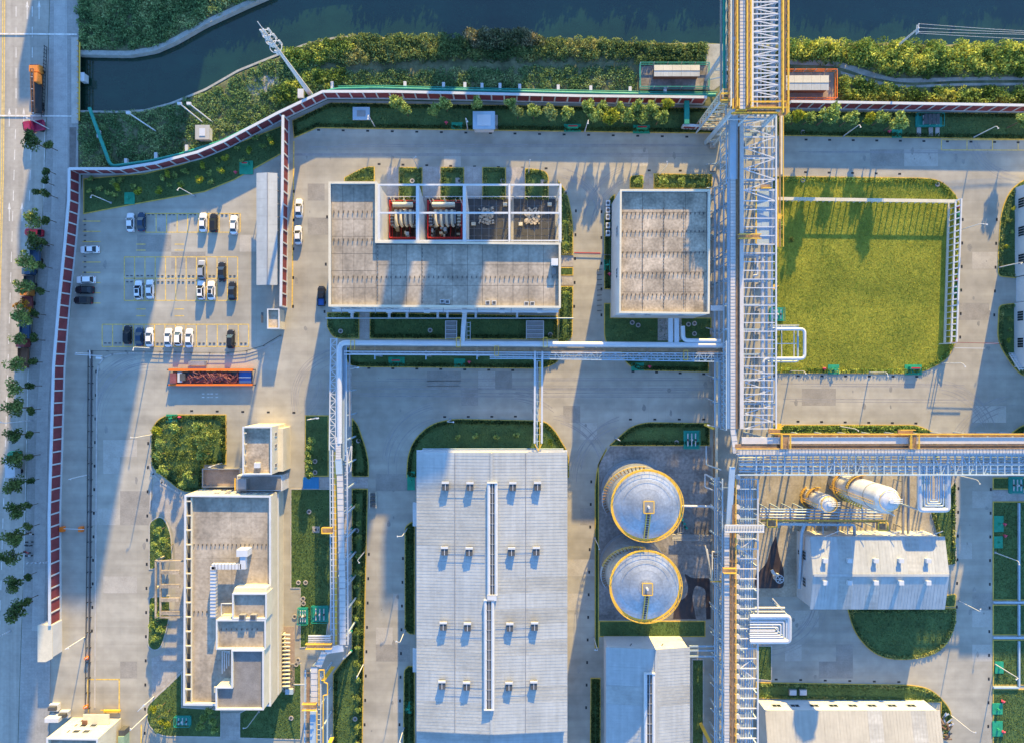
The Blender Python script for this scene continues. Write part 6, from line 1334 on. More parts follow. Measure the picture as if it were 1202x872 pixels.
# ---- teal pipeline on trestles along the bank
tl = thing('pipeline', 'long teal pipeline on small white supports following the river bank', 'pipeline', tuple(P(400, 106)))
path = [(105, 127), (130, 196), (175, 190), (215, 181), (262, 166), (300, 147), (350, 123), (376, 110), (395, 105), (440, 104), (640, 109), (800, 112), (840, 112)]
tubepart('pipe', [P(x, y, 1.3) for x, y in path], .42, M_teal, tl, n=12, fil=1.5); tubepart('pipe', [P(x + 2, y - 3.2, 1.0) for x, y in path[8:]], .14, M_teal, tl)
for px, py in ((118, 161), (150, 194), (185, 187), (221, 178), (391, 104), (476, 104), (521, 105), (546, 105), (566, 106), (587, 106), (610, 107), (655, 108), (693, 109), (739, 110), (780, 111)): p = P(px, py - 2); blk('support', p.x - .35, p.x + .35, p.y - .9, p.y + .9, 0, 1.0, M_steelw, tl)
tg = P(803, 137); t = thing('teal_gate', 'dark teal painted gate beam standing left of the stair tower', 'gate', tuple(tg)); blk('beam', tg.x - .6, tg.x + .6, tg.y - 2.8, tg.y + 2.8, 2.4, 2.8, M_teal, t)
for s_ in (-2.6, 2.6): bar('post', (tg.x, tg.y + s_, 0), (tg.x, tg.y + s_, 2.4), .35, .35, M_teal, t)
blk('leaf', tg.x - .08, tg.x + .08, tg.y - 2.4, tg.y + 2.4, .1, 2.3, M_blue, t)

# ---- open post and beam fence round the field
ff = thing('field_fence', 'white concrete beam on posts along the top and right side of the green field', 'fence', tuple(P(1010, 236)))
hz = 2.5; a_, b_ = P(908, 236.5), P(1116, 239.5); bar('top_beam', (a_.x, a_.y, hz), (b_.x, b_.y, hz), .8, .1, M_cream, ff); n = 29
for k in range(n + 1): q = a_.lerp(b_, k / n); bar('post', q, (q.x, q.y, hz - .1), .22, .22, M_steelw, ff)
a_, b_ = P(1114, 239), P(1109, 403); bar('top_beam', (a_.x, a_.y, hz), (b_.x, b_.y, hz), .35, .3, M_white, ff); a2, b2 = P(1119.5, 237), P(1114, 403); bar('top_beam', (a2.x, a2.y, hz + .4), (b2.x, b2.y, hz + .4), .35, .3, M_white, ff)
bar('base_rail', (a_.x - .2, a_.y, .25), (b_.x - .2, b_.y, .25), .5, .3, M_cream, ff); n = 23
for k in range(n + 1): q, q2 = a_.lerp(b_, k / n), a2.lerp(b2, k / n); bar('rung', (q.x, q.y, hz + .1), (q2.x, q2.y, hz + .4), .3, .14, M_white, ff); bar('post', q, (q.x, q.y, hz), .2, .2, M_steelw, ff); bar('post', q2, (q2.x, q2.y, hz + .3), .2, .2, M_steelw, ff)
# ---- black guard fence of the car park
gf = thing('guard_fence', 'low black guard fence below the car park and down the left plant road', 'fence', tuple(P(107, 600)))
def gfence(pts, root, m=M_blk, hh=.8):
    for a_, b_ in zip(pts, pts[1:]):
        a_, b_ = P(*a_), P(*b_)
        for z in (.5, hh): bar('rail', (a_.x, a_.y, z), (b_.x, b_.y, z), .08, .08, m, root)
        n = max(1, int((b_ - a_).length / 3.6))
        for k in range(n + 1): q = a_.lerp(b_, k / n); bar('post', q, (q.x, q.y, hh), .14, .14, m, root)
gfence([(106, 412), (170, 412.5), (225, 414), (268, 414), (290, 412), (310, 406), (330, 394)], gf); gfence([(105.5, 412), (104.5, 600), (102, 830)], gf); gfence([(109.5, 412), (108.5, 600), (106, 830)], gf); 
a_ = P(107, 420); c_ = MB(); c_.add([(P(105.6, 413).x, P(0, 413).y, .026), (P(109.4, 413).x, P(0, 413).y, .026), (P(106, 832).x, P(0, 832).y, .026), (P(102.2, 832).x, P(0, 832).y, .026)], [(3, 2, 1, 0)]); c_.build('drain_strip', mat('drain_strip', (.19, .19, .19), .8), kind='structure')
yr = thing('bridge_railing', 'yellow railing of the road bridge beside the river mouth', 'railing', tuple(P(93, 95)))
for z in (.5, 1.1): bar('rail', P(93.5, 50, z), P(93, 142, z), .22, .18, M_yst, yr)
for k in range(16): p = P(93.5, 50 + k * 6.1); bar('post', p, (p.x, p.y, 1.1), .14, .14, M_yst, yr)
rb = thing('road_railing', 'dark lattice railing on the kerb beside the orange crane truck', 'railing', tuple(P(53, 95)))
for z in (.5, 1.1): bar('rail', P(55, 56, z), P(51.5, 136, z), .1, .1, M_blk, rb)
for k in range(20): p = P(55 - k * .18, 56 + k * 4.2); bar('post', p, (p.x, p.y, 1.1), .1, .1, M_blk, rb); q = P(53.6 - k * .18, 58 + k * 4.2); bar('stay', (p.x, p.y, 1.0), (q.x - .3, q.y, 0), .09, .09, M_blk, rb)
ow = P(95.5, 92); t = thing('outfall_box', 'small white box on the bridge edge above the river mouth', 'utility box', tuple(ow)); blk('body', ow.x + .1, ow.x + 1.2, ow.y - 1, ow.y + .9, -1, .8, M_wallw, t); blk('lid', ow.x, ow.x + 1.3, ow.y - 1.1, ow.y + 1, .8, .95, M_steelw, t)
for k, (pts, lab) in enumerate((([(151, 133), (184, 155)], 'fallen pale pole lying in the bank scrub below the river'), ([(211, 122), (238, 144)], 'pale post with a bracket leaning in the bank scrub, left of a pair'), ([(222, 122), (250, 144)], 'pale post with a bracket leaning in the bank scrub, right of a pair'))):
    a_, b_ = P(*pts[0], 4.5), P(*pts[1]); t = thing('signal_post', lab, 'post', tuple(b_)); bar('shaft', b_, a_, .3, .3, M_steelw, t, kind='rod'); blk('head', a_.x - .5, a_.x + .5, a_.y - .3, a_.y + .3, a_.z - .2, a_.z + .3, M_steelw, t)

# ================================================================== VEHICLES
PAINT = {'white': mat('car_white', (.72, .73, .74), .25, var=.03), 'black': mat('car_black', (.018, .02, .024), .22, var=.03), 'silver': mat('car_silver', (.42, .43, .43), .28, metal=.4, var=.03), 'blue': mat('car_dark_blue', (.02, .05, .10), .25, var=.03), 'red': mat('car_red', (.42, .02, .04), .3, var=.05), 'orange': M_orange}
M_cglass = mat('car_glass', (.015, .022, .03), .08, var=.05, spec=.7); M_lamp = mat('lamp_lens', (.7, .7, .68), .15); M_tail = mat('tail_lens', (.4, .01, .01), .2); M_rim = mat('wheel_rim', (.45, .45, .46), .3, metal=.6)
def hull(st, zb=.25):
    """stations (y, half width, top z, shoulder half width)"""
    b = MB(); v = []
    for y, hw, zt, tw in st: v += [(-hw, y, zb), (-hw, y, zt * .72), (-tw, y, zt), (tw, y, zt), (hw, y, zt * .72), (hw, y, zb)]
    n = 6; fs = []
    for i in range(len(st) - 1):
        for j in range(n): fs.append((i * n + j, i * n + (j + 1) % n, (i + 1) * n + (j + 1) % n, (i + 1) * n + j))
    fs += [tuple(reversed(range(n))), tuple(range((len(st) - 1) * n, len(st) * n))]; b.add(v, [tuple(reversed(f)) for f in fs]); return b
def make_car(kind):
    t = thing('parked_car', 'x', 'car')
    suv = kind == 'suv'; H_ = 1.68 if suv else 1.45
    hull([(-2.32, .62, .62, .5), (-2.22, .82, .80, .68), (-1.7, .9, .95, .78), (-.8, .92, .98, .82), (.6, .92, .98, .82), (1.3, .9, .92, .76), (2.0, .84, .80, .66), (2.3, .62, .62, .48)]).build('body', PAINT['white'], t)
    zr, y0, y1, y2, y3 = H_, (-2.0 if suv else -1.75), (-1.55 if suv else -1.05), .25, 1.05
    tw, bw = .60, .80; zb_ = .95
    def quad(nm, pts): b = MB(); b.add(pts, [(0, 1, 2, 3)]); b.build(nm, M_cglass, t)
    quad('windscreen', [(-bw, y3, zb_), (bw, y3, zb_), (tw, y2, zr - .03), (-tw, y2, zr - .03)][::1]); quad('rear_window', [(bw, y0, zb_), (-bw, y0, zb_), (-tw, y1, zr - .03), (tw, y1, zr - .03)])
    quad('side_window', [(-bw, y0, zb_), (-bw, y3, zb_), (-tw, y2, zr - .03), (-tw, y1, zr - .03)]); quad('side_window', [(bw, y3, zb_), (bw, y0, zb_), (tw, y1, zr - .03), (tw, y2, zr - .03)])
    b = MB(); b.prism([(-tw, y1), (tw, y1), (tw + .02, (y1 + y2) / 2), (tw, y2), (-tw, y2), (-tw - .02, (y1 + y2) / 2)], zr - .05, zr); b.build('roof_panel', PAINT['white'], t)
    for s_ in (-1, 1):
        bar('pillar', (s_ * bw, y3, zb_), (s_ * tw, y2, zr - .02), .06, .05, PAINT['white'], t); bar('pillar', (s_ * bw, y0, zb_), (s_ * tw, y1, zr - .02), .07, .06, PAINT['white'], t)
        bar('mirror', (s_ * .88, .82, .98), (s_ * 1.04, .78, .98), .16, .12, PAINT['white'], t); bar('headlight', (s_ * .50, 2.16, .66), (s_ * .76, 2.02, .66), .14, .13, M_lamp, t); bar('tail_light', (s_ * .5, -2.26, .74), (s_ * .78, -2.2, .74), .1, .14, M_tail, t)
        for y in (-1.38, 1.38): w_ = MB(); w_.tube([(s_ * .72, y, .32), (s_ * .93, y, .32)], .32, 14); wo = w_.build('wheel', M_rub, t); r_ = MB(); r_.tube([(s_ * .90, y, .32), (s_ * .95, y, .32)], .2, 10); r_.build('rim', M_rim, wo)
    bar('door_seam', (-.915, .1, .6), (-.915, -.9, .6), .01, .5, M_blk, t)
    return t
def make_pickup():
    t = thing('pickup_truck', 'x', 'pickup truck')
    hull([(-2.5, .84, .95, .8), (-2.4, .88, 1.0, .86), (-.5, .9, 1.0, .86), (.9, .92, 1.05, .82), (1.9, .88, .98, .74), (2.4, .7, .8, .6)]).build('body', PAINT['black'], t)
    blk('load_bed', -.72, .72, -2.3, -.75, 1.0, 1.03, M_blue, t); 
    for s_ in (-.8, .8): blk('bed_side', s_ - .08, s_ + .08, -2.4, -.65, .98, 1.22, PAINT['black'], t)
    blk('cab_glass', -.72, .72, -.6, .95, 1.03, 1.55, M_cglass, t); blk('roof_panel', -.64, .64, -.5, .6, 1.55, 1.66, PAINT['black'], t)
    for s_ in (-1, 1):
        bar('headlight', (s_ * .5, 2.3, .75), (s_ * .74, 2.2, .75), .12, .14, M_lamp, t)
        for y in (-1.6, 1.5): w_ = MB(); w_.tube([(s_ * .72, y, .37), (s_ * .95, y, .37)], .37, 14); w_.build('wheel', M_rub, t)
    return t
def recol(t, c):
    for ch in t.children:
        if ch.type == 'MESH' and ch.data.materials and ch.data.materials[0] in (PAINT['white'], PAINT['black']) :
            ch.material_slots[0].link = 'OBJECT'; ch.material_slots[0].material = PAINT[c]
protoS, protoU = make_car('sedan'), make_car('suv'); usedS = usedU = False
CARS = [(152.5, 261, 0, 'white', 's', 'white sedan at the left end of the top parking row'), (165.3, 260.5, 0, 'blue', 's', 'dark blue sedan beside the white one at the left end of the top parking row'),
 (104.5, 293, 90, 'white', 's', 'white sedan parked crosswise alone near the red wall'), (100, 328.5, 90, 'white', 'u', 'white car parked crosswise above two black cars by the red wall'),
 (98.5, 340.5, 90, 'black', 's', 'black sedan parked crosswise between a white and a black car by the red wall'), (96.8, 352.7, 90, 'black', 'u', 'lowest black car parked crosswise by the red wall'),
 (237.8, 261, 0, 'white', 's', 'white sedan left of a black car in the top parking row'), (250.2, 261.5, 0, 'black', 'u', 'black car between two white cars in the top parking row'), (274, 264, 0, 'white', 's', 'white car at the right end of the top parking row'),
 (236.3, 316.5, 0, 'silver', 'u', 'silver grey car in the upper middle parking row'), (260, 318.5, 0, 'black', 's', 'black car alone in the upper middle parking row'), (235.5, 340.5, 0, 'white', 'u', 'white car with black sunroof below the silver car in the middle row'),
 (247.5, 341, 0, 'white', 's', 'white sedan right of the sunroof car in the lower middle row'), (272, 341.5, 0, 'black', 's', 'black car at the right end of the lower middle row'),
 (162, 340.5, 0, 'white', 'u', 'white car with black sunroof at the left of the lower middle row'), (175.2, 339.5, 0, 'white', 's', 'white sedan second from the left in the lower middle row'),
 (149, 393, 0, 'black', 'u', 'black van like car at the left end of the bottom parking row'), (163, 395.5, 0, 'blue', 's', 'dark blue car between a black and a white car in the bottom parking row'), (174.8, 396, 0, 'white', 's', 'white car beside the dark blue one in the bottom parking row'),
 (197, 396.5, 0, 'white', 's', 'leftmost of three white cars together in the bottom parking row'), (209, 395, 0, 'white', 'u', 'middle one of three white cars together in the bottom parking row'), (221.5, 397, 0, 'white', 's', 'rightmost of three white cars together in the bottom parking row'),
 (270.3, 398, 0, 'black', 'u', 'black car alone at the right end of the bottom parking row'), (350.5, 244.5, -2, 'white', 's', 'white car standing on the road beside the inner wall, the upper of two'), (349.5, 276, 2, 'white', 's', 'white car standing on the road beside the inner wall, the lower of two')]
for x, y, rz, c, k, lab in CARS:
    if k == 's': t = protoS if not usedS else copy_tree(protoS); usedS = True
    else: t = protoU if not usedU else copy_tree(protoU); usedU = True
    place(t, P(x, y, .9).xy.to_3d() + Vector((0, 0, .03)), R(rz + rng.uniform(-1.5, 1.5)), lab, 'cars parked in the car park and beside the inner wall'); recol(t, c)
    W[t.name] = Vector(t.location)
    if 'sunroof' in lab:
        b = MB(); zz = 1.69; b.box(-.42, .42, -.9, .1, zz - .01, zz + .004); o = b.build('sunroof', M_cglass, None, (0, 0, 0)); o.parent = t; o.location = (0, 0, 0)
pku = make_pickup(); place(pku, P(377, 347.5, .9).xy.to_3d() + Vector((0, 0, .03)), 0, 'black pickup truck standing at the left wall of the large hall')
def lorry(x, y, rz, L_, cabc, bodym, lab, kind='flat'):
    t = thing('lorry' if kind != 'bus' else 'van', lab, 'truck'); 
    blk('chassis', -.9, .9, -L_ / 2, L_ / 2 - 1.9, .6, .95, M_dark, t); c = hull([(L_ / 2 - 2.0, 1.15, 2.5, 1.05), (L_ / 2 - .5, 1.15, 2.5, 1.05), (L_ / 2 - .1, 1.15, 1.9, 1.0), (L_ / 2, 1.1, 1.3, 1.0)], .5); c.build('cab', cabc, t)
    blk('windscreen', -.95, .95, L_ / 2 - .48, L_ / 2 - .2, 1.75, 2.3, M_cglass, t)
    if kind == 'flat':
        blk('load_bed', -1.15, 1.15, -L_ / 2, L_ / 2 - 2.2, .96, 1.1, bodym, t)
        for s_ in (-1.12, 1.12): blk('side_board', s_ - .05, s_ + .05, -L_ / 2, L_ / 2 - 2.2, 1.1, 1.7, bodym, t)
        blk('headboard', -1.15, 1.15, L_ / 2 - 2.3, L_ / 2 - 2.2, 1.1, 2.3, bodym, t); blk('tailboard', -1.15, 1.15, -L_ / 2, -L_ / 2 + .08, 1.11, 1.7, bodym, t)
    elif kind == 'box': 
        blk('box_body', -1.2, 1.2, -L_ / 2, L_ / 2 - 2.2, 1.0, 3.0, bodym, t)
        for k in range(5): y_ = -L_ / 2 + .5 + k * (L_ - 3) / 4; bar('roof_rib', (-1.2, y_, 3.01), (1.2, y_, 3.01), .08, .06, bodym, t)
    elif kind == 'crane':
        blk('deck', -1.2, 1.2, -L_ / 2, L_ / 2 - 2.2, .96, 1.25, M_blk, t); 
        for s_ in (-.32, .32): bar('boom_chord', (s_, -L_ / 2 - .8, 2.5), (s_, L_ / 2 - 1.5, 3.0), .16, .3, M_brown, t)
        for k in range(12): y_ = -L_ / 2 - .6 + k * (L_ - 1) / 11; bar('boom_rung', (-.32, y_, 2.6 + .04 * k), (.32, y_, 2.6 + .04 * k), .12, .12, M_steelw if k % 3 == 0 else M_dark, t)
        blk('crane_cab', .45, 1.3, L_ / 2 - 4.6, L_ / 2 - 2.4, 1.25, 2.9, M_orangeb, t)
        for y_ in (-L_ / 2 + .3, L_ / 2 - 5): bar('outrigger', (-1.3, y_, 1.0), (1.3, y_, 1.0), .3, .25, M_brown, t)
    for y_ in ((-L_ / 2 + 1.0, -L_ / 2 + 2.2, L_ / 2 - 1.2) if L_ > 7 else (-L_ / 2 + 1.2, L_ / 2 - 1.1)):
        for s_ in (-1, 1): w_ = MB(); w_.tube([(s_ * .85, y_, .5), (s_ * 1.14, y_, .5)], .5, 14); w_.build('wheel', M_rub, t)
    place(t, P(x, y, 1.2).xy.to_3d() + Vector((0, 0, .04)), R(rz)); return t
M_crim = mat('crimson_paint', (.28, .02, .07), .5, var=.3)
M_orangeb = mat('crane_orange', (.62, .22, .04), .5, var=.12)
lorry(43.5, 105, 0, 11.5, M_orangeb, M_dark, 'orange crane truck with folded lattice boom parked on the street', 'crane')
lorry(41, 149, 100, 4.8, M_crim, M_crim, 'crimson flatbed truck under a street lamp just below the crane truck')
rc = copy_tree(protoU); place(rc, P(39, 273, .9).xy.to_3d() + Vector((0, 0, .04)), R(86), 'red car standing across the street lane between two trees', 'cars parked along the street'); recol(rc, 'red')
M_mblue = mat('faded_blue', (.04, .09, .17), .6, var=.2); M_mred = mat('faded_red', (.22, .05, .05), .6, var=.25)
lorry(42, 297, 0, 6, M_mblue, M_mblue, 'blue flatbed truck half hidden by the trees below the red car'); lorry(35, 327, 0, 5.6, M_mblue, M_dark, 'dark blue truck between two street trees'); 
lorry(33, 350, 0, 5, M_orangeb, M_mred, 'small orange and red truck under a street tree'); lorry(30, 382, 0, 6.5, M_dark, M_mblue, 'dark truck with a blue bed shaded by a street tree')
lorry(28, 415, 0, 7, M_mred, M_brown, 'red truck carrying rusty brown goods between the street trees'); lorry(18, 544, 0, 6.2, M_grn, M_steelw, 'white boxed green truck beneath a street tree', 'box')
def bike(x, y, c, lab):
    t = thing('motorcycle', lab, 'motorcycle', (0, 0, 0), 'motorcycles on the sidewalk'); bar('frame', (-.6, 0, .55), (.6, 0, .65), .22, .25, c, t); bar('seat', (-.65, 0, .82), (.05, 0, .8), .28, .1, M_blk, t); bar('handlebar', (.55, -.35, 1.0), (.55, .35, 1.0), .05, .05, M_grey, t)
    for xx in (-.65, .65): w_ = MB(); w_.tube([(xx, -.06, .3), (xx, .06, .3)], .3, 14); w_.build('wheel', M_rub, t)
    place(t, P(x, y).xy.to_3d() + Vector((0, 0, .16)), rng.uniform(-.4, .4))
for k, (x, y, c) in enumerate(((37, 625, M_white), (36, 635, M_grey), (35, 639, M_blk), (33.5, 647, M_redp), (35.5, 651, M_white))): bike(x, y, c, '%s motorcycle, %s from the top of the cluster beside the street trees' % (('white', 'grey', 'black', 'red', 'white')[k], ordn(k)))
# steel skid with orange side rails, hoses and a blue tray
sk = P(250, 442); t = thing('hose_skid', 'long trough with orange sides full of tangled red hoses and a blue tray', 'trough', tuple(sk)); x0, x1 = P(201, 0).x, P(298.5, 0).x; ya, yb = P(0, 451.5).y, P(0, 434).y
bar('orange_side', (x0, yb, .9), (x1, yb, .9), .6, .9, M_orange, t); bar('orange_side', (x0, ya, .9), (x1, ya, .9), .45, .9, M_orange, t); blk('trough_floor', x0 + .6, x1 - .4, ya + .3, yb - .4, .1, .45, M_dark, t)
blk('blue_tray', P(282, 0).x, P(296, 0).x, ya + .4, yb - .45, .46, .7, M_blue, t); bar('tray_divider', (P(282, 0).x, (ya + yb) / 2, .8), (P(296, 0).x, (ya + yb) / 2, .8), .2, .2, M_steelw, t)
M_mred2 = mat('dark_red_hose', (.14, .03, .035), .6)
M_hose = mat('red_hose', (.22, .075, .08), .5, var=.2)
for k in range(46):
    xs0 = rng.uniform(P(221, 0).x, P(255, 0).x); Lh = rng.uniform(4, 9.5); pts = [(min(xs0 + Lh * s_ / 7, P(281, 0).x), (ya + yb) / 2 + rng.uniform(-1.2, 1.2) + .5 * math.sin(s_ + k), .6 + rng.uniform(0, .7)) for s_ in range(8)]
    b = MB(); b.tube(pts, .09, 5); b.build('hose', M_hose if k % 4 else M_mred2, t)
blk('pink_pump', P(203, 0).x, P(210, 0).x, ya + .4, yb - .8, .46, 1.6, M_hose, t); blk('pump_head', P(211, 0).x, P(216, 0).x, ya + .6, yb - .6, .46, 1.2, M_steelw, t); blk('valve_block', P(214, 0).x, P(220, 0).x, ya + 1, yb - .9, .46, 1.3, M_dark, t)
for px in (200, 300): 
    for y in (ya, yb): bar('jack', (P(px, 0).x, y, .1), (P(px, 0).x, y, 1.5), .25, .25, M_dark, t)
tt = thing('trolley', 'grey handcart on the paving just above the trough of red hoses', 'cart', tuple(P(232, 427))); a_, b_ = P(222, 429), P(243, 424); blk('platform', a_.x, b_.x, a_.y, b_.y, .35, .45, M_grey, tt); bar('push_bar', (b_.x, a_.y, 1.1), (b_.x, b_.y, 1.1), .12, .12, M_dark, tt)
for x in (a_.x + .3, b_.x - .3):
    for y in (a_.y + .1, b_.y - .1): bar('castor', (x, y, .15), (x + .25, y, .15), .12, .3, M_rub, tt)

# ================================================================== STREET FURNITURE
lp = thing('street_lamp', 'x', 'street lamp'); H_ = 8.0
def lamp(x, y, tx, ty, lab, h_=8.0, m=M_steelw):
    b_ = P(x, y); tip = P(tx, ty, h_); v = Vector((tip.x - b_.x, tip.y - b_.y, 0)); L_ = min(max(v.length, .8), 7 if h_ > 9 else 3.0); v = v.normalized() * L_
    t = thing('street_lamp', lab, 'street lamp', tuple(b_), 'street lamps of the plant and the street'); p = MB(); p.tube([b_, b_ + Vector((0, 0, h_ * .5)), b_ + Vector((0, 0, h_ - .6))], [.13, .11, .08], 8); p.build('pole', m, t)
    p = MB(); p.tube([b_ + Vector((0, 0, h_ - .65)), b_ + Vector((0, 0, h_ - .2)) + v * .08, b_ + Vector((0, 0, h_)) + v * .3, b_ + Vector((0, 0, h_ + .1)) + v * .85], .07, 6); p.build('arm', m, t)
    bar('lantern', b_ + Vector((0, 0, h_ + .1)) + v * .8, b_ + Vector((0, 0, h_ + .12)) + v * 1.0, .34, .14, m, t); bar('base_plate', b_ + Vector((-.25, 0, .12)), b_ + Vector((.25, 0, .12)), .5, .1, M_grey, t)
bpy.data.objects.remove(lp)
LAMPS = [(1143, 161.6, 1171, 150.5, 'on the top lawn at the far right beyond the teal skid'), (990, 160, 1010, 150, 'on the top lawn right of the pipe bridge trees'), (686.5, 154.5, 690, 146, 'beside the green mat on the top lawn near its middle'), (549, 152, 549, 144, 'between a green mat and the grey kiosk on the top lawn'),
 (440, 149, 432, 141, 'at the corner of the grey grating box on the top lawn'), (228.5, 230.5, 209, 223, 'at the car park edge of the left lawn, the right one'), (130.5, 238.5, 107, 231, 'at the car park edge of the left lawn, the left one'), (490.5, 198, 485.5, 186, 'above the second lawn patch of the large hall'),
 (620.5, 203, 622, 189, 'above the right lawn patch of the large hall'), (775, 205, 783, 191, 'above the square block'), (1125, 270.7, 1159, 264, 'at the upper right side of the green field'), (1173, 314, 1199, 309.5, 'in front of the right factory wall'),
 (1105, 426.5, 1133, 431, 'at the lower right corner of the green field'), (1020.6, 437, 1042, 442, 'at the lower field edge between two green mats'), (927.5, 435.5, 946, 439, 'at the lower field edge near the white pipe loop'), (985.6, 500, 1005, 503.5, 'on the grass strip above the right pipe rack'),
 (1122, 557, 1150, 568, 'beside the road just below the right pipe rack'), (1168, 648, 1196, 658.5, 'by the upper far right lawn'), (1125.6, 704.7, 1151, 716, 'at the tip of the half round lawn'), (1168, 779, 1192, 797, 'by the lower far right lawn'), (1116, 839, 1145, 859, 'at the curved corner of the bottom right lawn'),
 (698, 631, 703, 642, 'left of the upper storage tank'), (697, 748, 700.6, 763, 'left of the white warehouse below the tanks'), (528.4, 492, 533, 495, 'at the top kerb above the largest warehouse'), (478, 620, 466, 629, 'left of the largest warehouse, the top one'), (475.5, 739, 464.5, 752, 'left of the largest warehouse, the middle one'),
 (474, 854, 470, 870, 'left of the largest warehouse, the bottom one'), (428, 647, 420, 658, 'in the shrub row left of the road, the upper one'), (426.5, 779.5, 418.5, 795, 'in the shrub row left of the road, the lower one'), (178, 510, 153.5, 513, 'at the left edge of the dense garden'),
 (104, 556.5, 83, 562, 'on the black guard fence midway down'), (100, 747, 81, 760, 'on the black guard fence near the white pier'), (173, 838, 153, 856, 'beside the gatehouse and the yellow shrubs'), (181, 817, 170, 826, 'at the tip of the lower left lawn'), (177.5, 409, 156.5, 411.5, 'behind the bottom parking row'),
 (304, 834.5, 286, 854, 'on the lawn below the office building'), (260.5, 543, 245.6, 548, 'between the garden and the terrace'), (371, 490, 382, 489, 'at the top of the narrow lawn right of the stair block'), (722.6, 513.6, 728, 517, 'at the upper left kerb of the tank farm'), (833, 499, 823, 496.5, 'at the upper right kerb of the tank farm'), (416, 433, 428, 431, 'on the kerb below the middle rack at its left end')]
for l_ in LAMPS: lamp(*l_[:4], 'thin white street lamp ' + l_[4])
lamp(58, 152, 33, 140, 'street lamp with a long white arm over the crane truck', 9.0); b = bpy.data.objects['street_lamp']
lamp(38, 493, 0, 495, 'street lamp with a long white arm midway down the street', 9.5); lamp(12, 740, -10, 752, 'street lamp low on the street at the left edge', 9.0)
# camera mast over the plant road
t = thing('camera_mast', 'white gantry mast with cameras at the top corner of the black guard fence', 'mast', tuple(P(107, 415))); p = P(107, 415); bar('pole', p, (p.x, p.y, 6), .2, .2, M_steelw, t); bar('arm', P(88, 416, 6), P(120, 418, 6), .16, .16, M_steelw, t); bar('arm', P(105, 411, 6), P(106, 421, 6), .16, .16, M_steelw, t); bar('camera', P(113, 420, 6), P(119, 420.5, 6), .5, .4, M_white, t)
# boom gate
t = thing('boom_gate', 'white barrier boom with orange housings across the left plant road', 'barrier', tuple(P(88, 620)))
for px in (75, 97): p = P(px, 620); blk('housing', p.x - .45, p.x + .45, p.y - .6, p.y + .6, 0, 1.1, M_orange, t)
bar('boom', P(75, 620, 1.1), P(99, 621, 1.1), .14, .12, M_white, t)
for k, (px, py) in enumerate(((103, 771), (102, 828))):
    p = P(px, py); t = thing('barrier_post', 'small orange and white barrier post on the black guard fence, %s one' % ('upper' if k == 0 else 'lower'), 'barrier', tuple(p)); blk('housing', p.x - .3, p.x + .4, p.y - .3, p.y + .3, 0, 1.0, M_orange, t); bar('arm', (p.x, p.y, 1.05), (p.x + .7, p.y + .4, 1.1), .15, .12, M_white, t)
# white bollards across the sidewalk
for k, px in enumerate((34, 39, 44, 49, 53, 56)):
    p = P(px, 660 - k * .2, .2); b = MB(); b.cone((p.x, p.y, .16), .22, .2, .7, 10); tag(b.build('bollard', M_white, loc=(p.x, p.y, .16)), 'small white bollard, %s from the left in the row across the sidewalk' % ordn(k), 'bollard', 'bollards across the sidewalk')
# telecom mast
mp = P(365.5, 112.5); t = thing('telecom_mast', 'very tall white telecom mast with antennas leaning over the river', 'mast', tuple(mp)); b = MB(); b.tube([mp, mp + Vector((0, 0, 16)), mp + Vector((0, 0, 33))], [.62, .42, .22], 12); b.build('shaft', M_steelw, t)
for z, r_ in ((25.5, 1.3), (28.5, 1.1), (31, .9)):
    b = MB(); b.ring((mp.x, mp.y), r_ - .1, r_ + .05, z, z + .15, 16); b.build('antenna_ring', M_steelw, t)
    for k in range(3): a_ = R(40 + 120 * k); bar('antenna_panel', (mp.x + r_ * math.cos(a_), mp.y + r_ * math.sin(a_), z - .8), (mp.x + r_ * math.cos(a_), mp.y + r_ * math.sin(a_), z + 1.2), .4, .22, M_white, t); bar('bracket', (mp.x, mp.y, z), (mp.x + r_ * math.cos(a_), mp.y + r_ * math.sin(a_), z), .1, .1, M_grey, t)
bar('lightning_rod', (mp.x, mp.y, 33), (mp.x, mp.y, 36), .12, .12, M_steelw, t); cb = P(355.5, 113); blk('cabinet', cb.x - .7, cb.x + .7, cb.y - 1.2, cb.y + 1, 0, 1.9, M_steelw, t)
# power pole with wires
pp = P(1049, 58); t = thing('power_pole', 'white power pole standing in the bright thicket with wires to the right', 'power pole', tuple(pp)); b = MB(); b.tube([pp, pp + Vector((0, 0, 10.5))], [.3, .2], 10); b.build('pole', M_steelw, t)
for z in (9.6, 10.3): bar('cross_arm', (pp.x - .1, pp.y - 1.1, z), (pp.x + .1, pp.y + 1.1, z), .18, .16, M_steelw, t); [bar('insulator', (pp.x, pp.y + k * .9, z), (pp.x, pp.y + k * .9, z + .35), .16, .16, M_white, t) for k in (-1, 0, 1)]
for k, (dy, z) in enumerate(((-.9, 10.6), (0, 10.6), (.9, 10.6), (-.9, 9.9))):
    e = P(1500, 40 + k * 4, 10); b = MB(); b.tube([(pp.x + (e.x - pp.x) * s_ / 10, pp.y + dy + (e.y - pp.y - dy) * s_ / 10, z - 1.4 * (s_ / 10) * (1 - s_ / 10) * 4) for s_ in range(11)], .035, 4); b.build('wire', M_steelw, t)

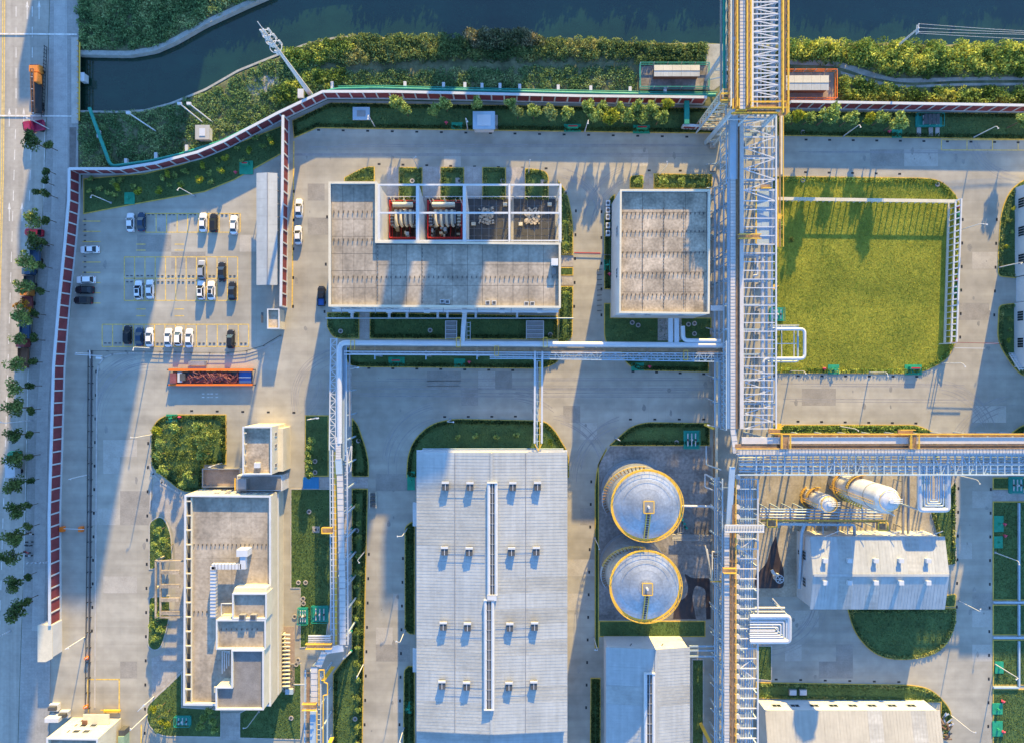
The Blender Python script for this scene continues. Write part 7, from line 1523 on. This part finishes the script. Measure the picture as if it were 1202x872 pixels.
# green mats with hydrants, cabinets
PADS = [(146, 226, 158, 240, 'on the left lawn above the white and blue cars'), (281, 189, 297, 205, 'on the left lawn near the metal canopy'), (530, 144, 543, 152, 'on the top lawn left of the kiosk'), (662, 146, 682, 155, 'on the top lawn right of the kiosk'), (743, 147, 763, 157, 'on the top lawn near the stair tower'),
 (1047, 152, 1059, 162, 'on the top lawn left of the teal skid'), (456, 419, 475, 430, 'on the lawn strip below the hall, left one'), (533, 421, 546, 431, 'on the lawn strip below the hall, right one'), (741, 426, 756, 435, 'on the lawn strip below the square block'), (1121, 247, 1127, 259, 'on the upper right edge of the green field'),
 (1119, 334, 1126, 347, 'on the right edge of the green field lower down'), (972, 428, 985, 439, 'on the lower edge of the green field, left one'), (1062, 428, 1082, 440, 'on the lower edge of the green field, right one'), (195, 486, 208, 495, 'at the top of the dense garden'), (709, 305, 716, 318, 'left of the square block'),
 (478, 553, 487, 575, 'left of the largest warehouse at its top corner'), (475, 823, 483, 837, 'left of the largest warehouse near the bottom'), (1167, 605, 1178, 624, 'on the far right lawn, topmost'), (1167, 629, 1177, 643, 'on the far right lawn, second from the top'), (1168, 776, 1178, 790, 'on the far right lawn by a lamp'),
 (1165, 825, 1177, 838, 'on the bottom far right lawn, upper one'), (1165, 846, 1177, 864, 'on the bottom far right lawn, lower one')]
for k, (x0, y0_, x1, y1_, lab) in enumerate(PADS):
    a_, b_ = P(x0, y1_, .2), P(x1, y0_, .2); t = thing('green_mat', 'green painted equipment mat ' + lab, 'equipment mat', ((a_.x + b_.x) / 2, (a_.y + b_.y) / 2, .1)); blk('mat', a_.x, b_.x, a_.y, b_.y, .1, .22, M_grn, t)
    if (x1 - x0) > 15: blk('cabinet', a_.x + .8, b_.x - .8, b_.y - 1.2, b_.y - .5, .22, 1.3, M_grn, t); bar('red_strip', (a_.x + 1, b_.y - .85, 1.34), (b_.x - 1, b_.y - .85, 1.34), .3, .06, M_redp, t)
    else:
        b = MB(); b.cone(((a_.x + b_.x) / 2, (a_.y + b_.y) / 2, .22), .22, .22, .9, 10); b.build('standpipe', M_grn, t); bar('cross_pipe', ((a_.x + b_.x) / 2 - .5, (a_.y + b_.y) / 2, .9), ((a_.x + b_.x) / 2 + .5, (a_.y + b_.y) / 2, .9), .14, .14, M_grn, t)
HYD = [(277.5, 203, 'beside the green mat near the metal canopy'), (524, 145, 'left of the kiosk on the top lawn'), (1042.5, 155, 'beside the green mat left of the teal skid'), (551, 424.5, 'on the lawn strip below the hall'), (762, 430, 'on the lawn strip below the square block'), (1122.5, 243.5, 'at the upper right corner of the green field'),
 (1122, 329, 'at the right edge of the green field'), (966.5, 432.5, 'at the lower edge of the green field'), (212, 489, 'at the top of the dense garden'), (715, 322, 'left of the square block'), (1177.5, 614, 'on the far right lawn, topmost'), (1178, 627.5, 'on the far right lawn between two green mats'), (1175.5, 821.5, 'on the bottom far right lawn, upper one'), (1176, 857, 'on the bottom far right lawn, lower one')]
for x, y, lab in HYD:
    p = P(x, y); t = thing('fire_hydrant', 'pink red fire hydrant ' + lab, 'fire hydrant', (p.x, p.y, .1)); b = MB(); b.cone((p.x, p.y, .1), .24, .2, .8, 10); b.cone((p.x, p.y, .9), .26, .06, .22, 10); b.build('barrel', M_pink, t); bar('outlet', (p.x - .45, p.y, .65), (p.x + .45, p.y, .65), .2, .2, M_pink, t); bar('outlet', (p.x, p.y - .5, .6), (p.x, p.y, .6), .24, .24, M_pink, t)
# skids with pipes on teal frames
def skid(x0, y0_, x1, y1_, lab, m=M_teal, roof=False):
    a_, b_ = P(x0, y1_), P(x1, y0_); t = thing('valve_skid', lab, 'skid', ((a_.x + b_.x) / 2, (a_.y + b_.y) / 2, .1)); blk('base', a_.x, b_.x, a_.y, b_.y, .1, .3, m, t)
    for q, r_ in (((a_.x, a_.y), (b_.x, a_.y)), ((b_.x, a_.y), (b_.x, b_.y)), ((b_.x, b_.y), (a_.x, b_.y)), ((a_.x, b_.y), (a_.x, a_.y))): bar('rail', (*q, 1.2), (*r_, 1.2), .12, .12, m, t); bar('post', (*q, .3), (*q, 1.2), .12, .12, m, t)
    w_, d_ = b_.x - a_.x, b_.y - a_.y
    for k in range(3): xx = a_.x + w_ * (.25 + .25 * k); tb = MB(); tb.tube([(xx, a_.y + d_ * .15, .8), (xx, b_.y - d_ * .15, .8)], .14, 8); tb.build('pipe', M_steelw, t); cb_ = MB(); cb_.cone((xx, a_.y + d_ * .5, .8), .28, .2, .6, 10); cb_.build('valve', M_steelw if k % 2 else M_dark, t)
    if roof:
        for k in range(4): blk('panel', a_.x + w_ * (.22 + .15 * k), a_.x + w_ * (.35 + .15 * k), a_.y + d_ * .1, b_.y - d_ * .1, 1.4, 1.5, M_dark, t)
        for k in (.05, .5, .75): blk('leg_plate', a_.x + w_ * k, a_.x + w_ * k + 1.0, a_.y - 2.2, a_.y - .1, .1, .3, M_path, t)
skid(1074, 135, 1105, 150, 'teal skid with dark panels on the top lawn at the right', roof=True); skid(802, 505, 820, 526, 'dark teal valve skid at the upper kerb of the tank farm'); skid(903, 362, 919, 377, 'green valve skid at the left edge of the field'); skid(351, 712, 362, 731, 'small green and white valve skid beside the office lawn'); skid(367, 710, 386, 729, 'larger dark teal valve skid beside the office lawn')
skid(207, 839, 225, 850, 'small teal valve skid on the lower left lawn'); skid(1183, 559, 1200, 578, 'dark teal skid on the right lawn under the rack'); skid(1080, 556, 1088, 566, 'tiny skid beside the nested pipe loops')
t = thing('blue_tarpaulin', 'bright blue sheet lying on the footpath by the left rack', 'tarpaulin', tuple(P(365, 566))); a_, b_ = P(356, 573), P(374.5, 559.5); blk('sheet', a_.x, b_.x, a_.y, b_.y, .12, .2, M_bluecan, t)
for k in range(5): bar('fold', (a_.x + .5 + k * .75, a_.y + .1, .21), (a_.x + .6 + k * .75, b_.y - .1, .21), .06, .04, M_bluecan, t)
# row of pipes and units along the office east wall
t = thing('condenser_row', 'cluster of curled cream pipes and units at the foot of the office right wall', 'machine', tuple(P(338, 770)))
for k in range(14):
    y = 742 + k * 4.6; q = P(337, y); tb = MB(); tb.tube([(q.x - .5, q.y, .3), (q.x - .5, q.y, 1.6), (q.x + .5, q.y + .2, 1.9), (q.x + 1.0, q.y - .1, 1.2)], .24, 8); tb.build('bent_pipe', M_cream, t); blk('box', q.x - 1.1, q.x - .6, q.y - .4, q.y + .3, .1, 1.2, M_dark, t)
a_, b_ = P(332, 812), P(346, 735); blk('plinth', a_.x, b_.x, a_.y, b_.y, .03, .1, M_terr, t); blk('end_tank', P(336, 0).x, P(345, 0).x, P(0, 813).y, P(0, 807).y, .1, .8, M_steelb, t)
bar('cable_conduit', P(345, 803, 3), P(362, 803, 6), .22, .2, M_steelw, t)
# brown seat frame on the kerb
t = thing('bench_frame', 'small tan slatted bench with dark bundles on the kerb right of the left rack', 'bench', tuple(P(437, 586)));
for px in (434, 441.5): bar('side', P(px, 577, .6), P(px, 596, .6), .15, .4, M_cream, t)
for k in range(4): bar('bundle', P(435, 580 + k * 4.5, .7), P(440.5, 580 + k * 4.5, .7), .55, .4, M_dark, t)
# posts left of the square block (bicycles rack) and dark rack on the road
t = thing('tool_rack', 'row of small dark racks on the road left of the square block', 'rack', tuple(P(704, 330)))
for k in range(9): p = P(703.5, 317 + k * 6); bar('hoop', (p.x - .5, p.y, .1), (p.x + .5, p.y, .9), .12, .3, M_dark, t)
t = thing('road_hose_ramp', 'thin red hump crossing the road between the hall and the square block', 'speed hump', tuple(P(690, 297))); bar('hump', P(674, 297, .05), P(705, 297.5, .05), .18, .1, M_redp, t); bar('edge_pipe', P(655, 298, .3), P(717, 299.5, .3), .12, .1, M_grey, t)
t = thing('height_barrier', 'thin red and white overhead bar across the road at the lower right field corner', 'barrier', tuple(P(1145, 404))); bar('bar', P(1117, 402, 4.5), P(1176, 403.5, 4.5), .12, .12, M_mred, t); bar('bar', P(1121, 408.5, 4.5), P(1156, 409, 4.5), .12, .2, M_steelw, t)
for px in (1116, 1172, 1120): p = P(px, 403, 4.5); bar('post', (p.x, p.y, 0), p, .2, .2, M_steelw, t)
# green skip beside the gatehouse, yellow rack, debris
t = thing('green_booth', 'narrow pale green booth with dark cap right of the gatehouse', 'booth', tuple(P(151, 858))); a_, b_ = P(145, 874), P(152, 858); blk('body', a_.x, b_.x, a_.y, b_.y, 0, 2.4, mat('pale_green', (.22, .34, .26), .7), t); blk('cap', a_.x, b_.x, b_.y + .02, b_.y + 1.4, 0, 2.2, M_dark, t)
t = thing('orange_barrier', 'orange barrier beam on the ground beside the gatehouse porch', 'barrier', tuple(P(132, 835))); bar('beam', P(122, 834, .6), P(141, 834, .6), .5, .5, M_yst, t); bar('foot', P(124, 836, .2), P(124, 832, .2), .3, .3, M_dark, t); bar('foot', P(139, 836, .2), P(139, 832, .2), .3, .3, M_dark, t)
t = thing('rubbish_heap', 'heap of brown and orange boards at the corner of the bottom right warehouse', 'rubbish heap', tuple(P(1108, 850)))
for k in range(26): p = P(1104 + rng.uniform(0, 8), 836 + rng.uniform(0, 32)); a_ = rng.uniform(0, 3.1); bar('board', (p.x, p.y, .2 + rng.uniform(0, .5)), (p.x + math.cos(a_) * 1.5, p.y + math.sin(a_) * 1.5, .3 + rng.uniform(0, .6)), .35, .1, (M_tan, M_dark, M_steelw, M_brown)[k % 4], t)
# wheel stops in the parking bays
ws = bpy.data.meshes.new('wheel_stop'); b = MB(); b.prism([(-.28, -.1), (.28, -.1), (.24, .1), (-.24, .1)], 0, .14); ws = b.mesh('wheel_stop', M_dark)
def stops(pts, lab, grp):
    for k, (x, y) in enumerate(pts): o = link(ws, 'wheel_stop', None, tuple(P(x, y) + Vector((0, 0, .025)))); tag(o, lab + ', ' + ordn(k) + (' from the top' if 'wall' in lab else ' from the left'), 'wheel stop', grp)
def bayx(x0, x1, n): return [x0 + (x1 - x0) * (i + q) / n for i in range(n) for q in (.3, .7)]
stops([(x, 252.5) for x in bayx(171, 282, 9)], 'small dark wheel stop in the top parking row', 'wheel stops of the top parking row'); stops([(x, 324) for x in bayx(146, 279, 11)], 'small dark wheel stop in the upper line of the middle rows', 'wheel stops of the upper middle line')
stops([(x, 331) for x in bayx(146, 279, 11)], 'small dark wheel stop in the lower line of the middle rows', 'wheel stops of the lower middle line'); stops([(x, 403) for x in bayx(120, 292, 14)], 'small dark wheel stop in the bottom parking row', 'wheel stops of the bottom parking row'); stops([(100, 258 + k * 6.2) for k in range(17) if k not in (5, 6, 11, 12, 13, 14, 15)], 'small dark wheel stop beside the red wall', 'wheel stops beside the red wall')

# storm drain grates along the kerbs (each a frame with bars)
def gm():
    b = MB(); b.box(-.36, .36, -.22, .22, 0, .012)
    for k in range(4): b.box(-.3 + k * .17, -.24 + k * .17, -.17, .17, .0125, .03)
    return b.mesh('drain_grate', M_blk)
GM = gm()
def grates(a_, b_, n, lab, rz=0):
    a_, b_ = P(*a_), P(*b_)
    for k in range(n): q = a_.lerp(b_, k / max(1, n - 1)); o = link(GM, 'drain_grate', None, (q.x, q.y, .028)); o.rotation_euler.z = R(rz); tag(o, 'drain grate ' + lab + ', ' + ordn(k) + (' down' if rz else ' along'), 'drain grate', 'drain grates ' + lab)
grates((374, 153), (835, 161.5), 17, 'along the upper kerb of the top road left of the rack'); grates((918.5, 164), (1195, 167.5), 11, 'along the upper kerb of the top road right of the rack'); grates((445, 193), (641, 198), 8, 'above the lawn patches of the large hall'); grates((762, 200.5), (835, 201), 3, 'above the square block')
grates((918, 202), (1056, 204.5), 6, 'along the top of the green field'); grates((676, 248), (674, 360), 5, 'right of the large hall', 90); grates((706, 249), (706, 370), 5, 'left of the square block', 90); grates((384, 255), (381, 366), 3, 'left of the large hall', 90); grates((1130, 258), (1127, 396), 6, 'right of the green field', 90); grates((1170, 258), (1167, 370), 5, 'at the right factory kerb', 90)
grates((433, 432), (630, 435), 8, 'below the lawn strip of the large hall'); grates((743, 436), (826, 439), 4, 'below the lawn strip of the square block'); grates((522, 489), (605, 488.5), 4, 'above the lawn of the largest warehouse'); grates((740, 492), (826, 492), 4, 'above the tank farm lawn'); grates((909, 441), (1076, 442), 7, 'below the green field'); grates((909, 494), (1075, 496.5), 7, 'above the long right rack')
grates((694, 565), (688, 830), 11, 'left of the tank farm', 90); grates((433, 650), (428, 850), 8, 'right of the shrub row', 90); grates((473, 655), (469, 850), 8, 'left of the largest warehouse', 90); grates((113, 436), (108, 740), 12, 'right of the black guard fence', 90); grates((174, 520), (170, 860), 13, 'left of the office forecourt', 90)
grates((225, 482), (345, 484), 5, 'above the garden and stair block'); grates((1163, 574), (1160, 852), 11, 'along the far right lawns', 90); grates((1125, 573), (1123, 712), 6, 'left of the far right road', 90); grates((911, 797), (1055, 800), 6, 'above the bottom right warehouse'); grates((345, 225), (344, 360), 5, 'right of the inner wall', 90)
# manholes on the lawns
def mh():
    t = thing('manhole', 'x', 'manhole'); b = MB(); b.ring((0, 0), .34, .58, 0, .16, 16); b.build('rim', M_path, t); b = MB(); b.cone((0, 0, 0), .34, .34, .1, 14); b.build('cover', M_dark, t); return t
MH = [(484, 213), (539, 213), (590, 213), (639, 215), (664, 227), (505, 388), (646, 393), (742, 379), (749, 382), (808, 381), (815, 380), (815, 392), (942, 212), (1100, 217), (942, 156), (400, 389), (421, 517), (370, 541), (370, 554), (363, 600), (350.5, 683), (359, 683), (356, 702), (356.5, 707.5), (346, 723), (419, 622), (350, 774), (348, 779), (417, 843), (342, 842), (794, 519), (371, 621)]
ML = ['in the first lawn patch above the hall', 'in the second lawn patch above the hall', 'in the third lawn patch above the hall', 'in the right lawn patch above the hall', 'at the upper right kerb of the hall', 'on the lawn under the hall near the left grid', 'on the lawn under the hall near its right end', 'left of a pair under the square block', 'right of a pair under the square block', 'left of a close pair by the riser pipes', 'right of a close pair by the riser pipes', 'lowest by the riser pipes of the square block', 'at the top left of the green field', 'at the top right of the green field', 'on the top lawn just right of the rack', 'on the lawn at the lower left corner of the hall', 'in the curved lawn right of the left rack', 'upper of a pair beside the dark hedge', 'lower of a pair beside the dark hedge', 'large one on the upper office lawn', 'left of a pair on the office lawn', 'right of a pair on the office lawn', 'upper one above the small valve skid', 'lower one above the small valve skid', 'left of the small valve skid', 'at the top of the shrub row', 'upper of a pair near the curled pipes', 'lower of a pair near the curled pipes', 'at the bottom of the shrub row', 'on the bottom lawn left of the rack', 'on the lawn above the upper tank', 'with a pale slab on the upper office lawn']
pm = None
for (x, y), l_ in zip(MH, ML):
    if pm is None: pm = t = mh()
    else: t = copy_tree(pm)
    place(t, P(x, y) + Vector((0, 0, .09)), 0, 'round manhole with pale rim ' + l_, 'manholes on the lawns', 1.0)
    if l_ in ('in the second lawn patch above the hall', 'in the right lawn patch above the hall', 'with a pale slab on the upper office lawn'): p = P(x, y); blk_ = MB(); blk_.box(-.9, .9, -.8, .8, 0, .03); o = blk_.build('slab', M_path, None, (0, 0, 0)); o.parent = t; o.location = (0, 0, 0)

# ================================================================== TREES
def tree_proto(kind, r, h_, m, n, size, trunk=.12, lobes=9, tight=False):
    t = thing(kind, 'x', 'tree' if 'tree' in kind else 'shrub'); hb = h_ - r * 1.1
    b = MB(); b.tube([(0, 0, 0), (.03, .02, hb * .6), (0, .05, hb + r * .4)], [trunk, trunk * .8, trunk * .4], 7)
    for k in range(5): a_ = 2 * math.pi * k / 5 + .4; b.tube([(0, 0, hb * .75), (math.cos(a_) * r * .35, math.sin(a_) * r * .35, hb + r * .2), (math.cos(a_) * r * .7, math.sin(a_) * r * .7, hb + r * .5)], [trunk * .5, trunk * .35, trunk * .12], 5)
    b.build('trunk', M_trunk, t)
    cs = []
    for k in range(lobes):
        a_ = rng.uniform(0, 6.28); q = rng.uniform(.15, .72) * r; lr_ = rng.uniform(.28, .5) * r
        if tight: q = rng.uniform(.05, .6) * r; lr_ = rng.uniform(.36, .5) * r
        d = rng.normal(size=(n // lobes, 3)); d /= np.linalg.norm(d, axis=1)[:, None]; d *= rng.uniform(.55, 1.05, (len(d), 1)) * lr_
        d[:, 2] *= .8; cs.append(d + np.array([q * math.cos(a_), q * math.sin(a_), hb + r * .55 + rng.uniform(-.35, .5) * r]))
    leaves('crown', np.vstack(cs), size, m, parent=t); return t
M_folS = leafmat('foliage_street', (.04, .08, .025), (.12, .17, .05))
protos = {'round': [tree_proto('round_tree', 1.75, 5.4, M_folT, 1150, .2, lobes=14, tight=True), tree_proto('round_tree', 1.75, 5.2, M_folL, 850, .23, lobes=13, tight=True), tree_proto('round_tree', 1.75, 5.2, M_folY, 850, .23, lobes=13, tight=True)],
          'street': [tree_proto('street_tree', 2.5, 6.5, M_folS, 900, .24, .16, 11), tree_proto('street_tree', 2.5, 6.2, M_fol, 560, .26, .16, 9)],
          'small': [tree_proto('small_tree', 1.15, 3.4, M_folS, 480, .15, .07, 6, tight=True)], 'shrub': [tree_proto('shrub', .75, 1.4, M_folY, 260, .11, .05, 5, tight=True), tree_proto('shrub', .75, 1.3, M_fol, 240, .11, .05, 5, tight=True), tree_proto('shrub', .75, 1.2, M_folT, 240, .11, .05, 5, tight=True)], 'orange': [tree_proto('street_tree', 2.4, 6.2, M_folO, 420, .24, .16, 9)], 'big': [tree_proto('garden_tree', 3.3, 7.0, M_fol, 1500, .24, .2, 16), tree_proto('garden_tree', 3.0, 6.2, M_folB, 1300, .24, .2, 14)]}
used = set()
def plant(kind, v, x, y, s_, lab, grp, zc=None):
    pr_ = protos[kind][v]
    if pr_.name in used: t = copy_tree(pr_)
    else: t = pr_; used.add(pr_.name)
    h_ = {'round': 4.2, 'street': 4.6, 'small': 2.4, 'shrub': .8, 'orange': 4.6, 'big': 4.5}[kind] * s_
    p = P(x, y, h_ if zc is None else zc); place(t, (p.x, p.y, .1), rng.uniform(0, 6.28), lab, grp, s_)
row = [(466.5, 121, 0), (476, 128.5, 0), (510, 129.5, 0), (523, 122.5, 0), (560, 121, 0), (598.5, 122, 0), (608, 132.5, 1), (627, 131, 0), (646, 133.5, 1), (665.5, 135, 0), (691, 127, 0), (699, 136, 0), (708, 127, 0), (716, 136.5, 2), (727.5, 127, 0), (737, 136.5, 0), (747, 127, 0), (754.5, 138.5, 0), (765.5, 128, 0), (775, 138, 0), (783.5, 124, 2)]
for k, (x, y, v) in enumerate(row): plant('round', v, x, y, rng.uniform(1.0, 1.3), 'round tree, %s from the left in the row under the top wall' % ordn(k), 'round trees under the top wall')
row = [(922, 138.5, 0, .9), (937.5, 138, 2, .95), (951, 139.5, 0, .85), (975, 134, 0, 1.5), (997.5, 139.5, 0, 1.05), (1019.5, 139, 2, .8), (1036, 139, 0, 1.0), (1054.5, 142.5, 0, 1.3), (1201, 141, 0, 1.1)]
for k, (x, y, v, s_) in enumerate(row): plant('round', v, x, y, s_ * 1.2, 'round tree, %s from the left right of the pipe bridge' % ordn(k), 'round trees right of the pipe bridge')
for k, (x, y, s_) in enumerate(((749.5, 213, .8), (778.5, 213, .8), (800, 214, .75), (824, 214, .75))): plant('round', 0, x, y, s_, 'low round tree, %s from the left above the square block' % ordn(k), 'round trees above the square block')
for k, (x, y, s_) in enumerate(((663.5, 262, .5), (663.5, 288, .6), (664.5, 345, .6), (664, 383, .5))): plant('round', 0, x, y, s_, 'small round tree, %s from the top right of the hall' % ordn(k), 'small round trees right of the hall')
for k, (x, y) in enumerate(((536, 512), (559, 513), (583, 511), (606, 512))): plant('shrub', 2, x, y, 1.6, 'pale shrub, %s from the left above the largest warehouse' % ordn(k), 'pale shrubs above the largest warehouse')
plant('shrub', 0, 646, 519, 1.6, 'bright shrub at the upper right corner of the largest warehouse', 'corner shrubs')
STR = [(39, 167, 0, 1), (40.5, 256.5, 1, 1), (43, 285, 0, .95), (33, 307.5, 1, 1.1), (29.5, 338, 1, 1), (27, 371, 1, 1.1), (26, 397.5, 1, .8), (23.4, 427, 1, 1.0), (20, 456, 1, .95), (18.5, 479, 0, 1.15), (16.5, 511, 0, .95), (18.5, 540, 0, 1.1), (20, 567, 0, 1), (19, 598, 0, 1.05), (17, 631, 0, 1.15), (14.5, 653, 0, .95), (16, 684, 0, .95), (20, 714, 0, 1.1)]
for k, (x, y, v, s_) in enumerate(STR): plant('street', v, x, y, s_ * 1.08, 'dark street tree, %s from the top in the left row' % ordn(k), 'large street trees on the left')
plant('orange', 0, 26, 361, .95, 'street tree with orange and red blossom beside the small orange truck', 'large street trees on the left')
SM = [(57, 172), (56.5, 201), (54, 214), (46, 226), (57, 229), (56, 258), (54.5, 286), (51.5, 313), (48, 341), (44, 369), (42, 399), (39, 425), (39, 453), (37.5, 480.5), (37, 508), (37.5, 535), (36.5, 564), (36, 593), (36, 618), (34, 675), (34.5, 703)]
for k, (x, y) in enumerate(SM): plant('small', 0, x, y, rng.uniform(1.15, 1.45), 'small dark sidewalk tree, %s from the top' % ordn(k), 'small sidewalk trees on the left')
NW = [(107, 211), (131, 214), (142, 212), (156, 218), (192, 208), (205, 206), (212, 216), (216, 202), (236, 212), (106, 225), (117, 223), (127, 225), (140, 211), (133, 230), (139.5, 221.5), (156, 217.5), (164, 225), (188, 224), (199, 216), (198, 206), (206, 205), (217, 202.5), (212, 218), (235, 211), (234.4, 211.6), (239, 196), (244.5, 202), (254, 189), (260, 201), (278.5, 175.5), (293, 178), (301, 163), (308, 173), (319, 167), (315, 161.5), (249, 215), (266, 186), (285, 190)]
for k, (x, y) in enumerate(NW): plant('shrub', 0 if k in (8, 14, 16, 17, 19, 22, 23, 28, 30, 33, 24, 25, 36) else 2, x, y, rng.uniform(1.2, 1.8), 'small shrub dotted on the left lawn, %s in the scatter from left to right' % ordn(k), 'shrubs dotted on the left lawn')
for k, y in enumerate((596, 613, 631, 651, 671, 688, 707, 725, 741, 758.5, 779, 798, 818, 834, 854, 871)): plant('shrub', 2 if k % 2 else 1, 420 - k * .08, y, 1.55, 'clipped shrub, %s from the top in the column left of the middle road' % ordn(k), 'clipped shrubs left of the middle road')
for k, (x, y) in enumerate(((1189, 245), (1185, 260), (1187, 273), (1181, 290), (1184, 375), (1185, 388), (1183, 400))): plant('shrub', k % 3, x, y, 1.1, 'small shrub, %s from the top in front of the right factory walls' % ordn(k), 'shrubs before the right factory walls')
plant('round', 0, 915, 264, .9, 'lone dark round tree at the upper left of the green field', 'lone field trees'); plant('small', 0, 929, 283, .8, 'lone small dark tree at the upper left of the green field', 'lone field trees')
mass('garden_ground_cover', [(180, 500), (192, 489), (238, 489), (252, 500), (250, 542), (236, 545), (232, 570), (214, 568), (180, 542)], 260, (.2, .7), (.4, .9), 60, .16, M_fol)
GT = [(245, 515, 'big', 0, .95), (228, 520, 'big', 0, .55), (234, 500, 'round', 0, .95), (205, 502, 'round', 0, .9), (187, 520, 'round', 0, .85), (184, 506, 'round', 2, .8), (186, 533, 'round', 0, .8), (262, 495, 'small', 0, .9), (262, 503, 'small', 0, .9), (262, 511, 'small', 0, .9), (262, 519, 'small', 0, .9), (262, 527, 'small', 0, .9), (210, 553, 'big', 1, .55), (192, 552, 'round', 0, .9), (222, 558, 'round', 0, .8), (215, 568, 'round', 0, .75), (238, 534, 'round', 0, .9)]
for k, (x, y, kd, v, s_) in enumerate(GT): plant(kd, v, x, y, s_, 'leafy garden tree, %s in the dense garden above the office' % ordn(k), 'trees of the dense garden')
HD = [(366, 517), (364, 525), (363, 533), (362.5, 541), (362, 549), (363, 556)]
for k, (x, y) in enumerate(HD): plant('round', 0, x, y, .75, 'dark hedge tree, %s from the top in the short row right of the stair block' % ordn(k), 'hedge trees right of the stair block')
for k, (x, y) in enumerate(((186, 622), (192, 634), (188, 648), (196, 642), (182, 640), (182, 712), (188, 720), (180, 732), (190, 738), (184, 748))): plant('round', 1 if k == 3 else 0, x, y, .75, 'bushy shrub tree, %s from the top beside the office porch' % ordn(k), 'shrub trees beside the porch')
for k, (x, y) in enumerate(((180, 832), (188, 830), (194, 838), (190, 846), (182, 845), (186, 856), (196, 850))): plant('round', 1 if k % 3 else 2, x, y, .6, 'yellow green shrub, %s in the clump left of the lower left lawn' % ordn(k), 'yellow green clump')
for k, (x, y) in enumerate(((240, 842), (250, 846), (236, 852), (252, 856), (246, 834))): plant('round', 0, x, y, .7, 'dark shrub, %s in the clump left of the path below the office' % ordn(k), 'dark clump below the office')
# unused prototypes are removed
for L__ in protos.values():
    for p_ in L__:
        if p_.name not in used:
            for c in list(p_.children): bpy.data.objects.remove(c)
            bpy.data.objects.remove(p_)
